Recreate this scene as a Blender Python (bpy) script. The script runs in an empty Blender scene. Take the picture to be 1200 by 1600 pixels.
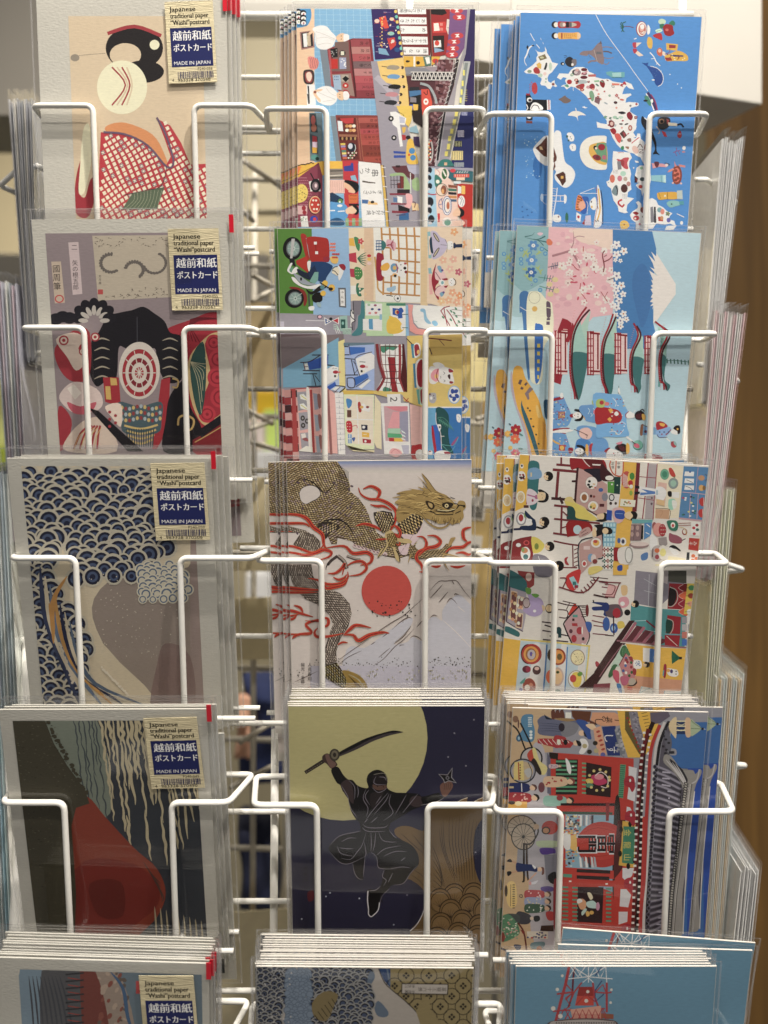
import bpy, math, random
from mathutils import Vector, Matrix
random.seed(7)
S = bpy.context.scene
COL = S.collection
# ---------------------------------------------------------------- camera, world, lamps, exposure
F = 1300.0; CX = 600.0; CY = 665.0          # focal length and vanishing point in photo pixels (1200 x 1600)
cam_d = bpy.data.cameras.new('camera'); cam = bpy.data.objects.new('camera', cam_d); COL.objects.link(cam)
S.camera = cam
cam.location = (0, 0, 0); cam.rotation_euler = (math.radians(90), 0, 0)
cam_d.sensor_fit = 'VERTICAL'; cam_d.sensor_height = 36.0; cam_d.sensor_width = 27.0
cam_d.lens = F/1600*36.0; cam_d.shift_y = (CY-800)/1600.0
cam_d.clip_start = 0.02; cam_d.clip_end = 50
cam_d.dof.use_dof = True; cam_d.dof.focus_distance = 0.425; cam_d.dof.aperture_fstop = 5.0
w = bpy.data.worlds.new('World'); S.world = w; w.use_nodes = True
bg = w.node_tree.nodes['Background']; bg.inputs[0].default_value = (1.0, 0.95, 0.88, 1); bg.inputs[1].default_value = 0.16
def lamp(kind, name, loc, target, energy, size, col, spot=None):
    d = bpy.data.lights.new(name, kind); d.energy = energy; d.color = col
    if kind == 'AREA': d.shape = 'DISK'; d.size = size
    else: d.shadow_soft_size = size
    if spot: d.spot_size = math.radians(spot); d.spot_blend = 0.6
    o = bpy.data.objects.new(name, d); COL.objects.link(o); o.location = loc
    o.rotation_euler = (Vector(target)-Vector(loc)).to_track_quat('-Z', 'Y').to_euler(); return o
WARM = (1.0, 0.93, 0.83)
T0 = (0, .42, -.05)
lamp('SPOT', 'ceiling_spot', (0.42, -0.16, 1.40), T0, 122, 0.020, WARM, 60)
lamp('SPOT', 'ceiling_spot', (0.16, -0.02, 1.50), T0, 70, 0.020, WARM, 60)
lamp('SPOT', 'ceiling_spot', (0.30, -0.75, 1.45), T0, 48, 0.03, WARM, 60)
lamp('AREA', 'overhead_fill', (-0.3, -0.7, 1.6), T0, 11, 0.9, WARM)  # broad soft fill added to lift the card faces
st_ = lamp('AREA', 'sleeve_reflection_strip', (-.03, -.15, -.76), (0, .41, -.22), .11, .5, (1, .97, .93)); st_.data.shape = 'RECTANGLE'; st_.data.size = .7; st_.data.size_y = .05  # unseen strip added for the pale band reflected in the sleeves
lamp('AREA', 'background_light', (0.05, 0.78, 1.2), (-.16, 1.3, 0.0), 13, 0.4, WARM)  # fill added to brighten the boxes behind the gap
lamp('AREA', 'background_light', (-.9, 1.9, .9), (-.75, 2.4, .1), 26, 0.4, (1, .88, .68))
vs = S.view_settings; vs.view_transform = 'Standard'; vs.look = 'None'; vs.exposure = 0; vs.gamma = 1; vs.use_curve_mapping = False
S.cycles.transparent_max_bounces = 48; S.cycles.max_bounces = 10; S.cycles.glossy_bounces = 4
# ---------------------------------------------------------------- helpers
def lin(c): return c/12.92 if c <= .04045 else ((c+.055)/1.055)**2.4
def hexc(h, k=1.0):
    h = h.lstrip('#')
    if len(h) == 3: h = ''.join(a+a for a in h)
    return tuple(min(.86, lin(int(h[i:i+2], 16)/255)*k) for i in (0, 2, 4))
def ray(px, py): return Vector(((px-CX)/F, 1.0, (CY-py)/F))
def at(px, py, d): return ray(px, py)*d          # the point seen at that photo pixel, d metres deep
def tagit(o, label=None, cat=None, group=None, kind=None):
    for k, v in (('label', label), ('category', cat), ('group', group), ('kind', kind)):
        if v: o[k] = v
    return o
def link(name, me, parent=None):
    o = bpy.data.objects.new(name, me); COL.objects.link(o)
    if parent: o.parent = parent
    return o
def new_mesh(name, v, f, mat, smooth=False):
    me = bpy.data.meshes.new(name); me.from_pydata([tuple(p) for p in v], [], f); me.update()
    me.materials.append(mat)
    if smooth: me.polygons.foreach_set('use_smooth', [True]*len(me.polygons))
    return me
def copy_tree(o, parent=None):
    c = o.copy(); COL.objects.link(c); c.parent = parent
    for ch in o.children: copy_tree(ch, c)
    return c
def nodes(name):
    m = bpy.data.materials.new(name); m.use_nodes = True; nt = m.node_tree
    return m, nt, nt.nodes.get('Principled BSDF'), nt.nodes.get('Material Output')
def N(nt, t, **kw):
    n = nt.nodes.new(t)
    for k, v in kw.items():
        if k.startswith('i_'): n.inputs[int(k[2:]) if k[2:].isdigit() else k[2:].replace('_', ' ')].default_value = v
        else: setattr(n, k, v)
    return n
def solid(name, col, rough=.5, noise=0, nscale=40, bump=0, bscale=300, stretch=(1, 1, 1), spec=.5):
    m, nt, b, out = nodes(name); b.inputs['Roughness'].default_value = rough
    b.inputs['Base Color'].default_value = (*col, 1); b.inputs['Specular IOR Level'].default_value = spec
    tc = N(nt, 'ShaderNodeTexCoord'); mp = N(nt, 'ShaderNodeMapping'); mp.inputs[3].default_value = stretch
    nt.links.new(tc.outputs['Object'], mp.inputs[0])
    if noise:
        nz = N(nt, 'ShaderNodeTexNoise'); nz.inputs['Scale'].default_value = nscale; nz.inputs['Detail'].default_value = 6
        nt.links.new(mp.outputs[0], nz.inputs[0])
        r = N(nt, 'ShaderNodeMapRange'); r.inputs[1].default_value = .3; r.inputs[2].default_value = .7
        r.inputs[3].default_value = 1-noise; r.inputs[4].default_value = 1+noise
        nt.links.new(nz.outputs[0], r.inputs[0])
        mx = N(nt, 'ShaderNodeMix', data_type='RGBA', blend_type='MULTIPLY'); mx.inputs[0].default_value = 1
        mx.inputs[6].default_value = (*col, 1); nt.links.new(r.outputs[0], mx.inputs[7]); nt.links.new(mx.outputs[2], b.inputs['Base Color'])
    if bump:
        nz2 = N(nt, 'ShaderNodeTexNoise'); nz2.inputs['Scale'].default_value = bscale; nz2.inputs['Detail'].default_value = 3
        nt.links.new(mp.outputs[0], nz2.inputs[0])
        bp = N(nt, 'ShaderNodeBump'); bp.inputs['Strength'].default_value = bump; bp.inputs['Distance'].default_value = .0005
        nt.links.new(nz2.outputs[0], bp.inputs['Height']); nt.links.new(bp.outputs[0], b.inputs['Normal'])
    return m
def print_mat(name, fibre, bump, rough, bscale):
    m, nt, b, out = nodes(name); b.inputs['Roughness'].default_value = rough; b.inputs['Specular IOR Level'].default_value = .18
    a = N(nt, 'ShaderNodeAttribute', attribute_name='ink')
    tc = N(nt, 'ShaderNodeTexCoord'); mp = N(nt, 'ShaderNodeMapping'); mp.inputs[3].default_value = (.45, 1, 1.6)
    nt.links.new(tc.outputs['Object'], mp.inputs[0])
    nz = N(nt, 'ShaderNodeTexNoise'); nz.inputs['Scale'].default_value = bscale; nz.inputs['Detail'].default_value = 5
    nt.links.new(mp.outputs[0], nz.inputs[0])
    r = N(nt, 'ShaderNodeMapRange'); r.inputs[1].default_value = .3; r.inputs[2].default_value = .7
    r.inputs[3].default_value = 1-fibre; r.inputs[4].default_value = 1+fibre
    nt.links.new(nz.outputs[0], r.inputs[0])
    mx = N(nt, 'ShaderNodeMix', data_type='RGBA', blend_type='MULTIPLY'); mx.inputs[0].default_value = 1
    nt.links.new(a.outputs['Color'], mx.inputs[6]); nt.links.new(r.outputs[0], mx.inputs[7]); nt.links.new(mx.outputs[2], b.inputs['Base Color'])
    bp = N(nt, 'ShaderNodeBump'); bp.inputs['Strength'].default_value = bump; bp.inputs['Distance'].default_value = .0003
    nt.links.new(nz.outputs[0], bp.inputs['Height']); nt.links.new(bp.outputs[0], b.inputs['Normal'])
    return m
M = {}
M['print'] = print_mat('printed_card', .045, .07, .55, 700)
M['washi_print'] = print_mat('printed_washi', .05, .2, .7, 800)
M['foil'] = print_mat('gold_foil_print', .08, .3, .32, 900)
M['foil'].node_tree.nodes['Principled BSDF'].inputs['Metallic'].default_value = .85
M['paper'] = solid('card_stock', (.66, .63, .58), .7, .03, 300, .25, 500)
M['washi'] = solid('washi_paper', (.60, .585, .53), .8, .025, 420, .3, 800, (.6, 1, 1.3))
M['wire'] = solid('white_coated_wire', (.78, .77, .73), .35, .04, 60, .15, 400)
M['wire_dim'] = solid('white_wire_dimmed', (.40, .37, .31), .6, .12, 120, .5, 900)  # wire coat darkened in its colour so wires in the gaps look dimmer
M['red_tab'] = solid('red_tape', (.62, .01, .03), .35)
M['sticker'] = solid('kraft_sticker_paper', (.66, .58, .38), .75, .1, 420, .7, 700, (.3, 1, 2))
def film(name, milk, gloss, rough):
    m, nt, b, out = nodes(name); nt.nodes.remove(b)
    tr = N(nt, 'ShaderNodeBsdfTransparent'); tr.inputs[0].default_value = (.985, .985, .985, 1)
    gl = N(nt, 'ShaderNodeBsdfGlossy'); gl.inputs['Roughness'].default_value = rough; gl.inputs[0].default_value = (1, 1, 1, 1)
    df = N(nt, 'ShaderNodeBsdfTranslucent'); df.inputs[0].default_value = (.8, .8, .82, 1)
    d2 = N(nt, 'ShaderNodeBsdfDiffuse'); d2.inputs[0].default_value = (.8, .8, .82, 1)
    ad = N(nt, 'ShaderNodeMixShader'); ad.inputs[0].default_value = .5
    nt.links.new(df.outputs[0], ad.inputs[1]); nt.links.new(d2.outputs[0], ad.inputs[2])
    m1 = N(nt, 'ShaderNodeMixShader'); m1.inputs[0].default_value = milk
    nt.links.new(tr.outputs[0], m1.inputs[1]); nt.links.new(ad.outputs[0], m1.inputs[2])
    fr = N(nt, 'ShaderNodeFresnel'); ge = N(nt, 'ShaderNodeNewGeometry')
    io = N(nt, 'ShaderNodeMapRange'); io.inputs[3].default_value = 1.38; io.inputs[4].default_value = 1/1.38; nt.links.new(ge.outputs['Backfacing'], io.inputs[0]); nt.links.new(io.outputs[0], fr.inputs[0])
    mu = N(nt, 'ShaderNodeMath', operation='MULTIPLY'); mu.inputs[1].default_value = gloss; nt.links.new(fr.outputs[0], mu.inputs[0])
    m2 = N(nt, 'ShaderNodeMixShader'); nt.links.new(mu.outputs[0], m2.inputs[0])
    nt.links.new(m1.outputs[0], m2.inputs[1]); nt.links.new(gl.outputs[0], m2.inputs[2])
    nt.links.new(m2.outputs[0], out.inputs[0]); return m
M['film'] = film('clear_sleeve_film', .003, 1.0, .04)
M['seam'] = film('sleeve_seam', .24, 1.8, .15)
# tubes swept along a rounded path
def round_path(pts, r, n=5):
    P = [Vector(p) for p in pts]; out = [P[0]]
    for i in range(1, len(P)-1):
        a, b, c = P[i-1], P[i], P[i+1]; u = (a-b); v = (c-b)
        rr = min(r, u.length*.45, v.length*.45); u.normalize(); v.normalize()
        s, e = b+u*rr, b+v*rr
        for k in range(n+1):
            t = k/n; out.append((1-t)**2*s + 2*t*(1-t)*b + t*t*e)
    out.append(P[-1]); return out
def tube(pts, rad, V, Fc, seg=10, corner=.004):
    P = round_path(pts, corner); base = len(V); n = len(P); up = None
    for i, p in enumerate(P):
        t = (P[min(i+1, n-1)]-P[max(i-1, 0)]).normalized()
        if up is None:
            up = t.orthogonal().normalized()
        up = (up-t*up.dot(t)).normalized(); sd = t.cross(up)
        for k in range(seg):
            a = 2*math.pi*k/seg; V.append(p+(up*math.cos(a)+sd*math.sin(a))*rad)
    for i in range(n-1):
        for k in range(seg):
            a = base+i*seg+k; b = base+i*seg+(k+1) % seg
            Fc.append((a, b, b+seg, a+seg))
    Fc.append(tuple(base+k for k in range(seg))[::-1]); Fc.append(tuple(base+(n-1)*seg+k for k in range(seg)))
def wire_obj(name, paths, rad, parent, mat='wire', corner=.004):
    V, Fc = [], []
    for p in paths: tube(p, rad, V, Fc, corner=corner)
    return link(name, new_mesh(name, V, Fc, M[mat], True), parent)
def box(V, Fc, x0, x1, y0, y1, z0, z1):
    b = len(V); V += [Vector(p) for p in ((x0,y0,z0),(x1,y0,z0),(x1,y1,z0),(x0,y1,z0),(x0,y0,z1),(x1,y0,z1),(x1,y1,z1),(x0,y1,z1))]
    for f in ((0,1,5,4),(1,2,6,5),(2,3,7,6),(3,0,4,7),(4,5,6,7),(3,2,1,0)): Fc.append(tuple(b+i for i in f))
# ---------------------------------------------------------------- text outlines (built-in font)
_tc = {}
def text_tris(s):
    if s in _tc: return _tc[s]
    cu = bpy.data.curves.new('t', 'FONT'); cu.body = s; cu.size = 1; cu.resolution_u = 2
    ob = bpy.data.objects.new('t', cu); COL.objects.link(ob)
    me = bpy.data.meshes.new_from_object(ob.evaluated_get(bpy.context.evaluated_depsgraph_get()))
    vs_ = [(v.co.x, v.co.y) for v in me.vertices]; fs = [tuple(p.vertices) for p in me.polygons]
    COL.objects.unlink(ob); bpy.data.objects.remove(ob); bpy.data.curves.remove(cu); bpy.data.meshes.remove(me)
    _tc[s] = (vs_, fs); return _tc[s]
def catmull(P, closed, n=4):
    m = len(P); out = []
    for i in range(m if closed else m-1):
        g = (lambda j: P[j % m]) if closed else (lambda j: P[max(0, min(m-1, j))])
        a, b, c, d = g(i-1), g(i), g(i+1), g(i+2)
        for k in range(n):
            t = k/n
            out.append(tuple(.5*(2*b[q]+(c[q]-a[q])*t+(2*a[q]-5*b[q]+4*c[q]-d[q])*t*t+(3*b[q]-a[q]-3*c[q]+d[q])*t**3) for q in (0, 1)))
    if not closed: out.append(P[-1])
    return out
def clip_poly(P, x0, y0, x1, y1):
    for ax, lim, sg in ((0, x0, 1), (0, x1, -1), (1, y0, 1), (1, y1, -1)):
        out = []
        for i in range(len(P)):
            a, b = P[i-1], P[i]; ia = (a[ax]-lim)*sg >= 0; ib = (b[ax]-lim)*sg >= 0
            if ia != ib:
                t = (lim-a[ax])/(b[ax]-a[ax]); out.append((a[0]+(b[0]-a[0])*t, a[1]+(b[1]-a[1])*t))
            if ib: out.append(b)
        P = out
        if len(P) < 3: return []
    return P
class Art:
    """flat ink shapes; coordinates are typed in the pixels of an enlarged crop (origin ox, oy, scale k)"""
    def __init__(s, ox=0, oy=0, k=1.0, gain=1.0, pal=None):
        s.o = (ox, oy, k); s.sh = []; s.gain = gain; s.pal = pal or {}
    def T(s, p): return (s.o[0]+p[0]/s.o[2], s.o[1]+p[1]/s.o[2])
    def c(s, col):
        r, g, b = hexc(col, s.gain); y = .14*(.3*r+.6*g+.1*b); return (.86*r+y, .86*g+y, .86*b+y)  # greys the inks slightly: gloss veil of the sleeve put into the colour
    def p(s, col, *pts):
        P = [s.T((pts[i], pts[i+1])) for i in range(0, len(pts), 2)]; s.sh.append((s.c(col), P, [tuple(range(len(P)))], 1))
    def s(s, col, *pts):
        P = catmull([s.T((pts[i], pts[i+1])) for i in range(0, len(pts), 2)], True); s.sh.append((s.c(col), P, [tuple(range(len(P)))], 1))
    def r(s, col, x0, y0, x1, y1): s.p(col, x0, y0, x1, y0, x1, y1, x0, y1)
    def e(s, col, cx, cy, rx, ry=None, ang=0, n=None):
        ry = rx if ry is None else ry; n = n or max(8, min(40, int(max(rx, ry)/s.o[2]*2)+8)); ca, sa = math.cos(math.radians(ang)), math.sin(math.radians(ang)); q = []
        for k in range(n):
            a = 2*math.pi*k/n; x, y = rx*math.cos(a), ry*math.sin(a); q += [cx+x*ca-y*sa, cy+x*sa+y*ca]
        s.p(col, *q)
    def line(s, col, wd, P, taper=0):
        P = [P[0]]+[P[i] for i in range(1, len(P)) if abs(P[i][0]-P[i-1][0])+abs(P[i][1]-P[i-1][1]) > 1e-6]
        n = len(P)
        if n < 2: return
        V, Fc = [], []
        for i in range(n):
            a = P[max(i-1, 0)]; b = P[min(i+1, n-1)]; dx, dy = b[0]-a[0], b[1]-a[1]; L = math.hypot(dx, dy) or 1
            ww = wd/2
            if taper == 1: ww *= 1-.85*i/(n-1)
            elif taper == 2: ww *= math.sin(math.pi*(.06+.88*i/(n-1)))
            V += [s.T((P[i][0]-dy/L*ww, P[i][1]+dx/L*ww)), s.T((P[i][0]+dy/L*ww, P[i][1]-dx/L*ww))]
        for i in range(n-1): Fc.append((2*i, 2*i+1, 2*i+3, 2*i+2))
        s.sh.append((s.c(col), V, Fc, 0))
    def l(s, col, wd, *pts): s.line(col, wd, [(pts[i], pts[i+1]) for i in range(0, len(pts), 2)])
    def b(s, col, wd, *pts): s.line(col, wd, catmull([(pts[i], pts[i+1]) for i in range(0, len(pts), 2)], False))
    def bt(s, col, wd, tp, *pts): s.line(col, wd, catmull([(pts[i], pts[i+1]) for i in range(0, len(pts), 2)], False), tp)
    def t(s, col, size, x, y, txt, ang=0, sx=1.0, bold=0, shear=0):
        vs_, fs = text_tris(txt); ca, sa = math.cos(math.radians(ang)), math.sin(math.radians(ang))
        for ox in ((0, bold) if bold else (0,)):
            V = [s.T((x+((u+shear*v)*size*sx+ox)*ca+v*size*sa, y+((u+shear*v)*size*sx+ox)*sa-v*size*ca)) for u, v in vs_]
            s.sh.append((s.c(col), V, fs, 0))
    def tv(s, col, size, x, y, txt, ang=0, step=1.0):       # characters stacked one below the other, turned with ang
        ca, sa = math.cos(math.radians(ang)), math.sin(math.radians(ang))
        for i, ch in enumerate(txt):
            dy = i*size*step; s.t(col, size, x-dy*sa, y+dy*ca, ch, ang)
# ---------------------------------------------------------------- a card: plane from its corners in the photo
class Card:
    def __init__(c, TL, TR, BL, d, lean, W=.100, H=.148):
        tl = at(*TL, d); tr = at(*TR, d); r = ray(*BL); ta = math.tan(math.radians(lean))
        s = (tl.y+tl.z*ta)/(r.y+r.z*ta); bl = r*s
        X = (tr-tl); c.W = X.length; X.normalize(); Z = (tl-bl); Z = (Z-X*Z.dot(X)).normalized(); Y = Z.cross(X)
        c.H = H; c.base = tl+X*(c.W/2)-Z*H
        c.M = Matrix(((X.x, Y.x, Z.x, c.base.x), (X.y, Y.y, Z.y, c.base.y), (X.z, Y.z, Z.z, c.base.z), (0, 0, 0, 1)))
        c.inv = c.M.inverted(); c.n = Y; c.tl = tl
    def uv(c, p):
        r = ray(*p); t = c.base.dot(c.n)/r.dot(c.n); q = c.inv @ (r*t); return (q.x, q.z)
def art_mesh(card, art, mat, name='artwork', rect=None, y0=-.00006):
    x0, z0, x1, z1 = rect or (-card.W/2+.0002, .0002, card.W/2-.0002, card.H-.0002)
    G = 160; import numpy as np
    grid = np.zeros((G, G), dtype=int); V, Fc, C = [], [], []; todo = []
    gx = lambda x: max(0, min(G-1, int((x-x0)/(x1-x0)*G))); gz = lambda z: max(0, min(G-1, int((z-z0)/(z1-z0)*G)))
    for col, P, fs, single in art.sh:
        Q = [card.uv(p) for p in P]; polys = []
        inside = all(x0 <= q[0] <= x1 and z0 <= q[1] <= z1 for q in Q)
        if inside: polys = [(Q, fs)]
        else:
            for f in fs:
                R = clip_poly([Q[i] for i in f], x0, z0, x1, z1)
                if R: polys.append((R, [tuple(range(len(R)))]))
        if not polys: continue
        xs = [q[0] for R, _ in polys for q in R]; zs = [q[1] for R, _ in polys for q in R]
        a, b, c_, d = gx(min(xs)), gx(max(xs)), gz(min(zs)), gz(max(zs))
        lv = int(grid[a:b+1, c_:d+1].max())+1; grid[a:b+1, c_:d+1] = lv
        todo.append((lv, polys, col))
    mx_ = max([t[0] for t in todo] or [1]); step = min(3e-6, .00026/mx_)
    for lv, polys, col in todo:
        y = y0-lv*step
        for R, ff in polys:
            k = len(V); V += [(q[0], y, q[1]) for q in R]
            for f in ff:
                Fc.append(tuple(k+i for i in f)); C.append((col, len(f)))
    me = new_mesh(name, V, Fc, M[mat])
    at_ = me.color_attributes.new('ink', 'FLOAT_COLOR', 'CORNER'); buf = []
    for col, n in C: buf += [col[0], col[1], col[2], 1.0]*n
    if len(buf) == len(at_.data)*4: at_.data.foreach_set('color', buf)
    else: print('COLOUR MISMATCH', name, len(buf), len(at_.data)*4)
    return me
def sleeve_mesh(W, H, top=.006, side=.0025, seed=0, depth=.0014):
    """clear bag: wavy front and back films, welded side seams and a folded top hem"""
    rnd = random.Random(seed); V, Fc, mats = [], [], []
    nx, nz = 14, 20; a, b = rnd.uniform(0, 6), rnd.uniform(0, 6)
    x0, x1 = -W/2-side, W/2+side; z0, z1 = -.002, H+top
    for sgn in (-1, 1):
        k0 = len(V)
        for j in range(nz+1):
            for i in range(nx+1):
                u, v = i/nx, j/nz; bulge = min(1, 6*min(u, 1-u))**.5
                y = sgn*(.0002+bulge*(depth*(.72 if sgn < 0 else 1)+.00016*math.sin(5*u+3*v+a)+.00013*math.sin(9*v-4*u+b)))
                if z0+(z1-z0)*v > H: y *= max(.25, 1-(z0+(z1-z0)*v-H)/top*.75)
                V.append((x0+(x1-x0)*u, y+(.0004 if sgn > 0 else 0), z0+(z1-z0)*v))
        for j in range(nz):
            for i in range(nx):
                q = k0+j*(nx+1)+i; Fc.append((q, q+1, q+nx+2, q+nx+1)); mats.append(0)
    def strip(xa, xb, za, zb, y):
        k = len(V); V.extend([(xa, y, za), (xb, y, za), (xb, y, zb), (xa, y, zb)]); Fc.append((k, k+1, k+2, k+3)); mats.append(1)
    strip(x0-.0004, x0+.0005, z0, z1, -.0004); strip(x1-.0005, x1+.0004, z0, z1, -.0004)
    strip(x0, x1, z1-.0003, z1+.0002, -.0006); strip(x0, x1, z0-.0002, z0+.0002, -.0006)
    me = new_mesh('sleeve', V, Fc, M['film'], True); me.materials.append(M['seam'])
    me.polygons.foreach_set('material_index', mats); return me
def paper_mesh(W, H, mat, t=.0008):
    V, Fc = [], []; box(V, Fc, -W/2, W/2, 0, t, 0, H); return new_mesh('paper', V, Fc, M[mat])
# ---------------------------------------------------------------- setting behind the rack
M['white_lam'] = solid('white_laminate', (.52, .50, .46), .45, .02, 8)
M['grey_lam'] = solid('grey_laminate', (.20, .185, .16), .5, .04, 6)
M['cream_wall'] = solid('cream_wall', (.36, .32, .225), .8, .05, 3)
M['dark_edge'] = solid('dark_shelf_edge', (.10, .065, .03), .6, .2, 30)
def wood_mat():
    m, nt, b, out = nodes('oak_veneer'); b.inputs['Roughness'].default_value = .5
    tc = N(nt, 'ShaderNodeTexCoord'); mp = N(nt, 'ShaderNodeMapping'); mp.inputs[3].default_value = (34, 34, 1.1)
    nt.links.new(tc.outputs['Object'], mp.inputs[0])
    nz = N(nt, 'ShaderNodeTexNoise'); nz.inputs['Scale'].default_value = 2.2; nz.inputs['Detail'].default_value = 8; nz.inputs['Distortion'].default_value = .6
    nt.links.new(mp.outputs[0], nz.inputs[0])
    cr = N(nt, 'ShaderNodeValToRGB'); cr.color_ramp.elements[0].position = .3; cr.color_ramp.elements[1].position = .72
    cr.color_ramp.elements[0].color = (.085, .042, .009, 1); cr.color_ramp.elements[1].color = (.17, .09, .022, 1)
    nt.links.new(nz.outputs[0], cr.inputs[0]); nt.links.new(cr.outputs[0], b.inputs['Base Color']); return m
M['wood'] = wood_mat()
def quadbox(name, px, mat, depth, tag_=None, kind=None, bevel=.0015, dl=None):
    """a box whose front face is seen at px = (x0, y0, x1, y1); d may differ left / right"""
    (x0, y0, x1, y1), (d0, d1) = px, dl
    a, b = at(x0, CY, d0), at(x1, CY, d1); n = Vector((b.y-a.y, -(b.x-a.x), 0)).normalized()*-1
    zt, zb = (CY-y0)*d1/F, (CY-y1)*d1/F
    if n.y < 0: n = -n
    V = [Vector((p.x, p.y, z)) for z in (zb, zt) for p in (a, b, b+n*depth, a+n*depth)]
    o = V[0].copy(); V = [v-o for v in V]
    Fc = [(0,1,5,4),(1,2,6,5),(2,3,7,6),(3,0,4,7),(4,5,6,7),(3,2,1,0)]
    ob = link(name, new_mesh(name, V, Fc, mat)); ob.location = o
    if bevel:
        bv = ob.modifiers.new('b', 'BEVEL'); bv.width = bevel; bv.segments = 2
    if tag_: tagit(ob, *tag_)
    if kind: ob['kind'] = kind
    return ob
quadbox('wall', (-900, -900, 1160, 2600), M['cream_wall'], .02, kind='structure', dl=(2.9, 2.9))
quadbox('wood_panel', (1112, -700, 2400, 2500), M['wood'], .03, ('tall oak veneer panel standing at the right behind the rack', 'panel'), dl=(1.15, 1.05))
quadbox('display_shelf', (700, -30, 1191, 163), M['white_lam'], .5, ('white laminate shelf with a sharp lower corner above the blue map postcards', 'shelf'), dl=(.585, .672), bevel=.001)
quadbox('header_board', (330, -180, 800, 20), M['white_lam'], .012, ('white header board across the top behind the middle column of cards', 'board'), dl=(.515, .515))
quadbox('wall_cabinet', (-500, -500, 330, 181), M['grey_lam'], .12, ('grey wall cabinet in the top left corner behind the rack', 'cabinet'), dl=(.86, .86))
quadbox('cabinet_rail', (-500, 183, 300, 203), M['dark_edge'], .05, ('thin dark rail under the grey cabinet', 'rail'), dl=(.93, .93))
quadbox('shelf_back_panel', (-500, 396, 420, 480), M['grey_lam'], .03, ('grey shelf edge behind the left end of the rack', 'shelf'), dl=(1.5, 1.5))
quadbox('light_panel', (330, 60, 800, 330), M['cream_wall'], .02, ('beige panel behind the top row of the rack', 'panel'), dl=(.95, .95))
# things on the shelves behind, far out of focus
def goods(x0, y0, x1, y1, d, col, nm, label, cat, grp=None):
    key = 'goods_'+col
    if key not in M: M[key] = solid(key, hexc(col, 1.3), .6, .08, 30)
    V, Fc = [], []; a, b = at(x0, y1, d), at(x1, y0, d); wd, ht = b.x-a.x, b.z-a.z
    box(V, Fc, 0, wd, 0, .05, 0, ht*.93); box(V, Fc, wd*.06, wd*.94, .003, .047, ht*.93, ht)
    o = link(nm, new_mesh(nm, V, Fc, M[key])); o.location = a
    bv = o.modifiers.new('b', 'BEVEL'); bv.width = .003; bv.segments = 2
    return tagit(o, label, cat, grp)
for args in [
 (384, 610, 470, 655, 1.3, 'f0b030', 'gift_box', 'orange yellow box behind the gap left of the sushi cafe card', 'box'),
 (382, 655, 412, 700, 1.25, 'f6c8c4', 'gift_box', 'pale pink box low behind the left gap, beside the green one', 'box'),
 (408, 640, 450, 730, 1.28, 'b8d070', 'gift_box', 'pale green box behind the left gap, beside the pink one', 'box'),
 (375, 705, 440, 770, 1.22, 'f4f0ea', 'gift_box', 'white box below the pink and green boxes', 'box'),
 (398, 560, 450, 606, 1.35, 'fff0c0', 'gift_box', 'bright cream box above the orange one', 'box'),
 (-60, 560, 14, 700, 1.3, 'f4d890', 'gift_box', 'pale yellow box at the left edge of the view', 'box'),
 (-60, 700, 10, 775, 1.25, 'a8b83c', 'gift_box', 'lime green box at the left edge, under the yellow one', 'box'),
 (-60, 880, 12, 980, 1.2, 'b07860', 'gift_box', 'brown box at the left edge of the view', 'box'),
 (760, 560, 800, 700, 1.3, 'c89a3c', 'gift_box', 'mustard box behind the right gap', 'box'),
 (775, 700, 812, 880, 1.3, 'd8b870', 'gift_box', 'tan box behind the right gap, below the mustard one', 'box'),
 (742, 460, 790, 560, 1.3, 'f4efdc', 'gift_box', 'cream box behind the right gap, above the mustard one', 'box'),
 (384, 890, 430, 975, 1.2, 'f0d8d8', 'gift_box', 'pale pink packet behind the left gap beside the dragon card', 'packet'),
 (742, 900, 775, 1000, 1.15, 'e8dcc8', 'gift_box', 'beige packet behind the right gap beside the dragon card', 'packet')]: goods(*args)
# navy folded cloth behind the lower left gap: a rumpled bundle
def bundle(nm, x0, y0, x1, y1, d, col, label, cat, seed):
    rnd = random.Random(seed); M[nm] = solid(nm, hexc(col, 1.0), .85, .2, 30, .4, 60)
    a, b = at(x0, y1, d), at(x1, y0, d); V, Fc = [], []; nx, nz = 14, 26; ph = [rnd.uniform(0, 6) for _ in range(6)]
    for s_ in (0, 1):
        k = len(V)
        for j in range(nz+1):
            for i in range(nx+1):
                u, v = i/nx, j/nz; edge = min(1, 5*min(u, 1-u, v, 1-v))**.5
                wv = math.sin(7*u+4*v+ph[0])*.3+math.sin(13*v-5*u+ph[1])*.2+math.sin(19*u+ph[2])*.15
                y = (-1 if s_ == 0 else 1)*.03*edge*(1+.4*wv)
                V.append(((b.x-a.x)*(u+.05*math.sin(6*v+ph[3])), y, (b.z-a.z)*v))
        for j in range(nz):
            for i in range(nx):
                q = k+j*(nx+1)+i; Fc.append((q, q+1, q+nx+2, q+nx+1))
    o = link(nm, new_mesh(nm, V, Fc, M[nm], True)); o.location = a; return tagit(o, label, cat)
bundle('cloth_bundle', 378, 1050, 480, 1222, .80, '1c2850', 'dark navy cloth seen through the wires left of the ninja card', 'cloth', 3)
bundle('cloth_roll', 375, 1262, 438, 1418, .84, '141a34', 'nearly black cloth low behind the wires left of the ninja card', 'cloth', 5)
bundle('skin_tone_blob', 372, 1085, 402, 1180, .78, 'c49880', 'small skin coloured pouch beside the dark navy cloth', 'blob', 8)  # stand-in shape for the blurred skin tone in the gap
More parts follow.
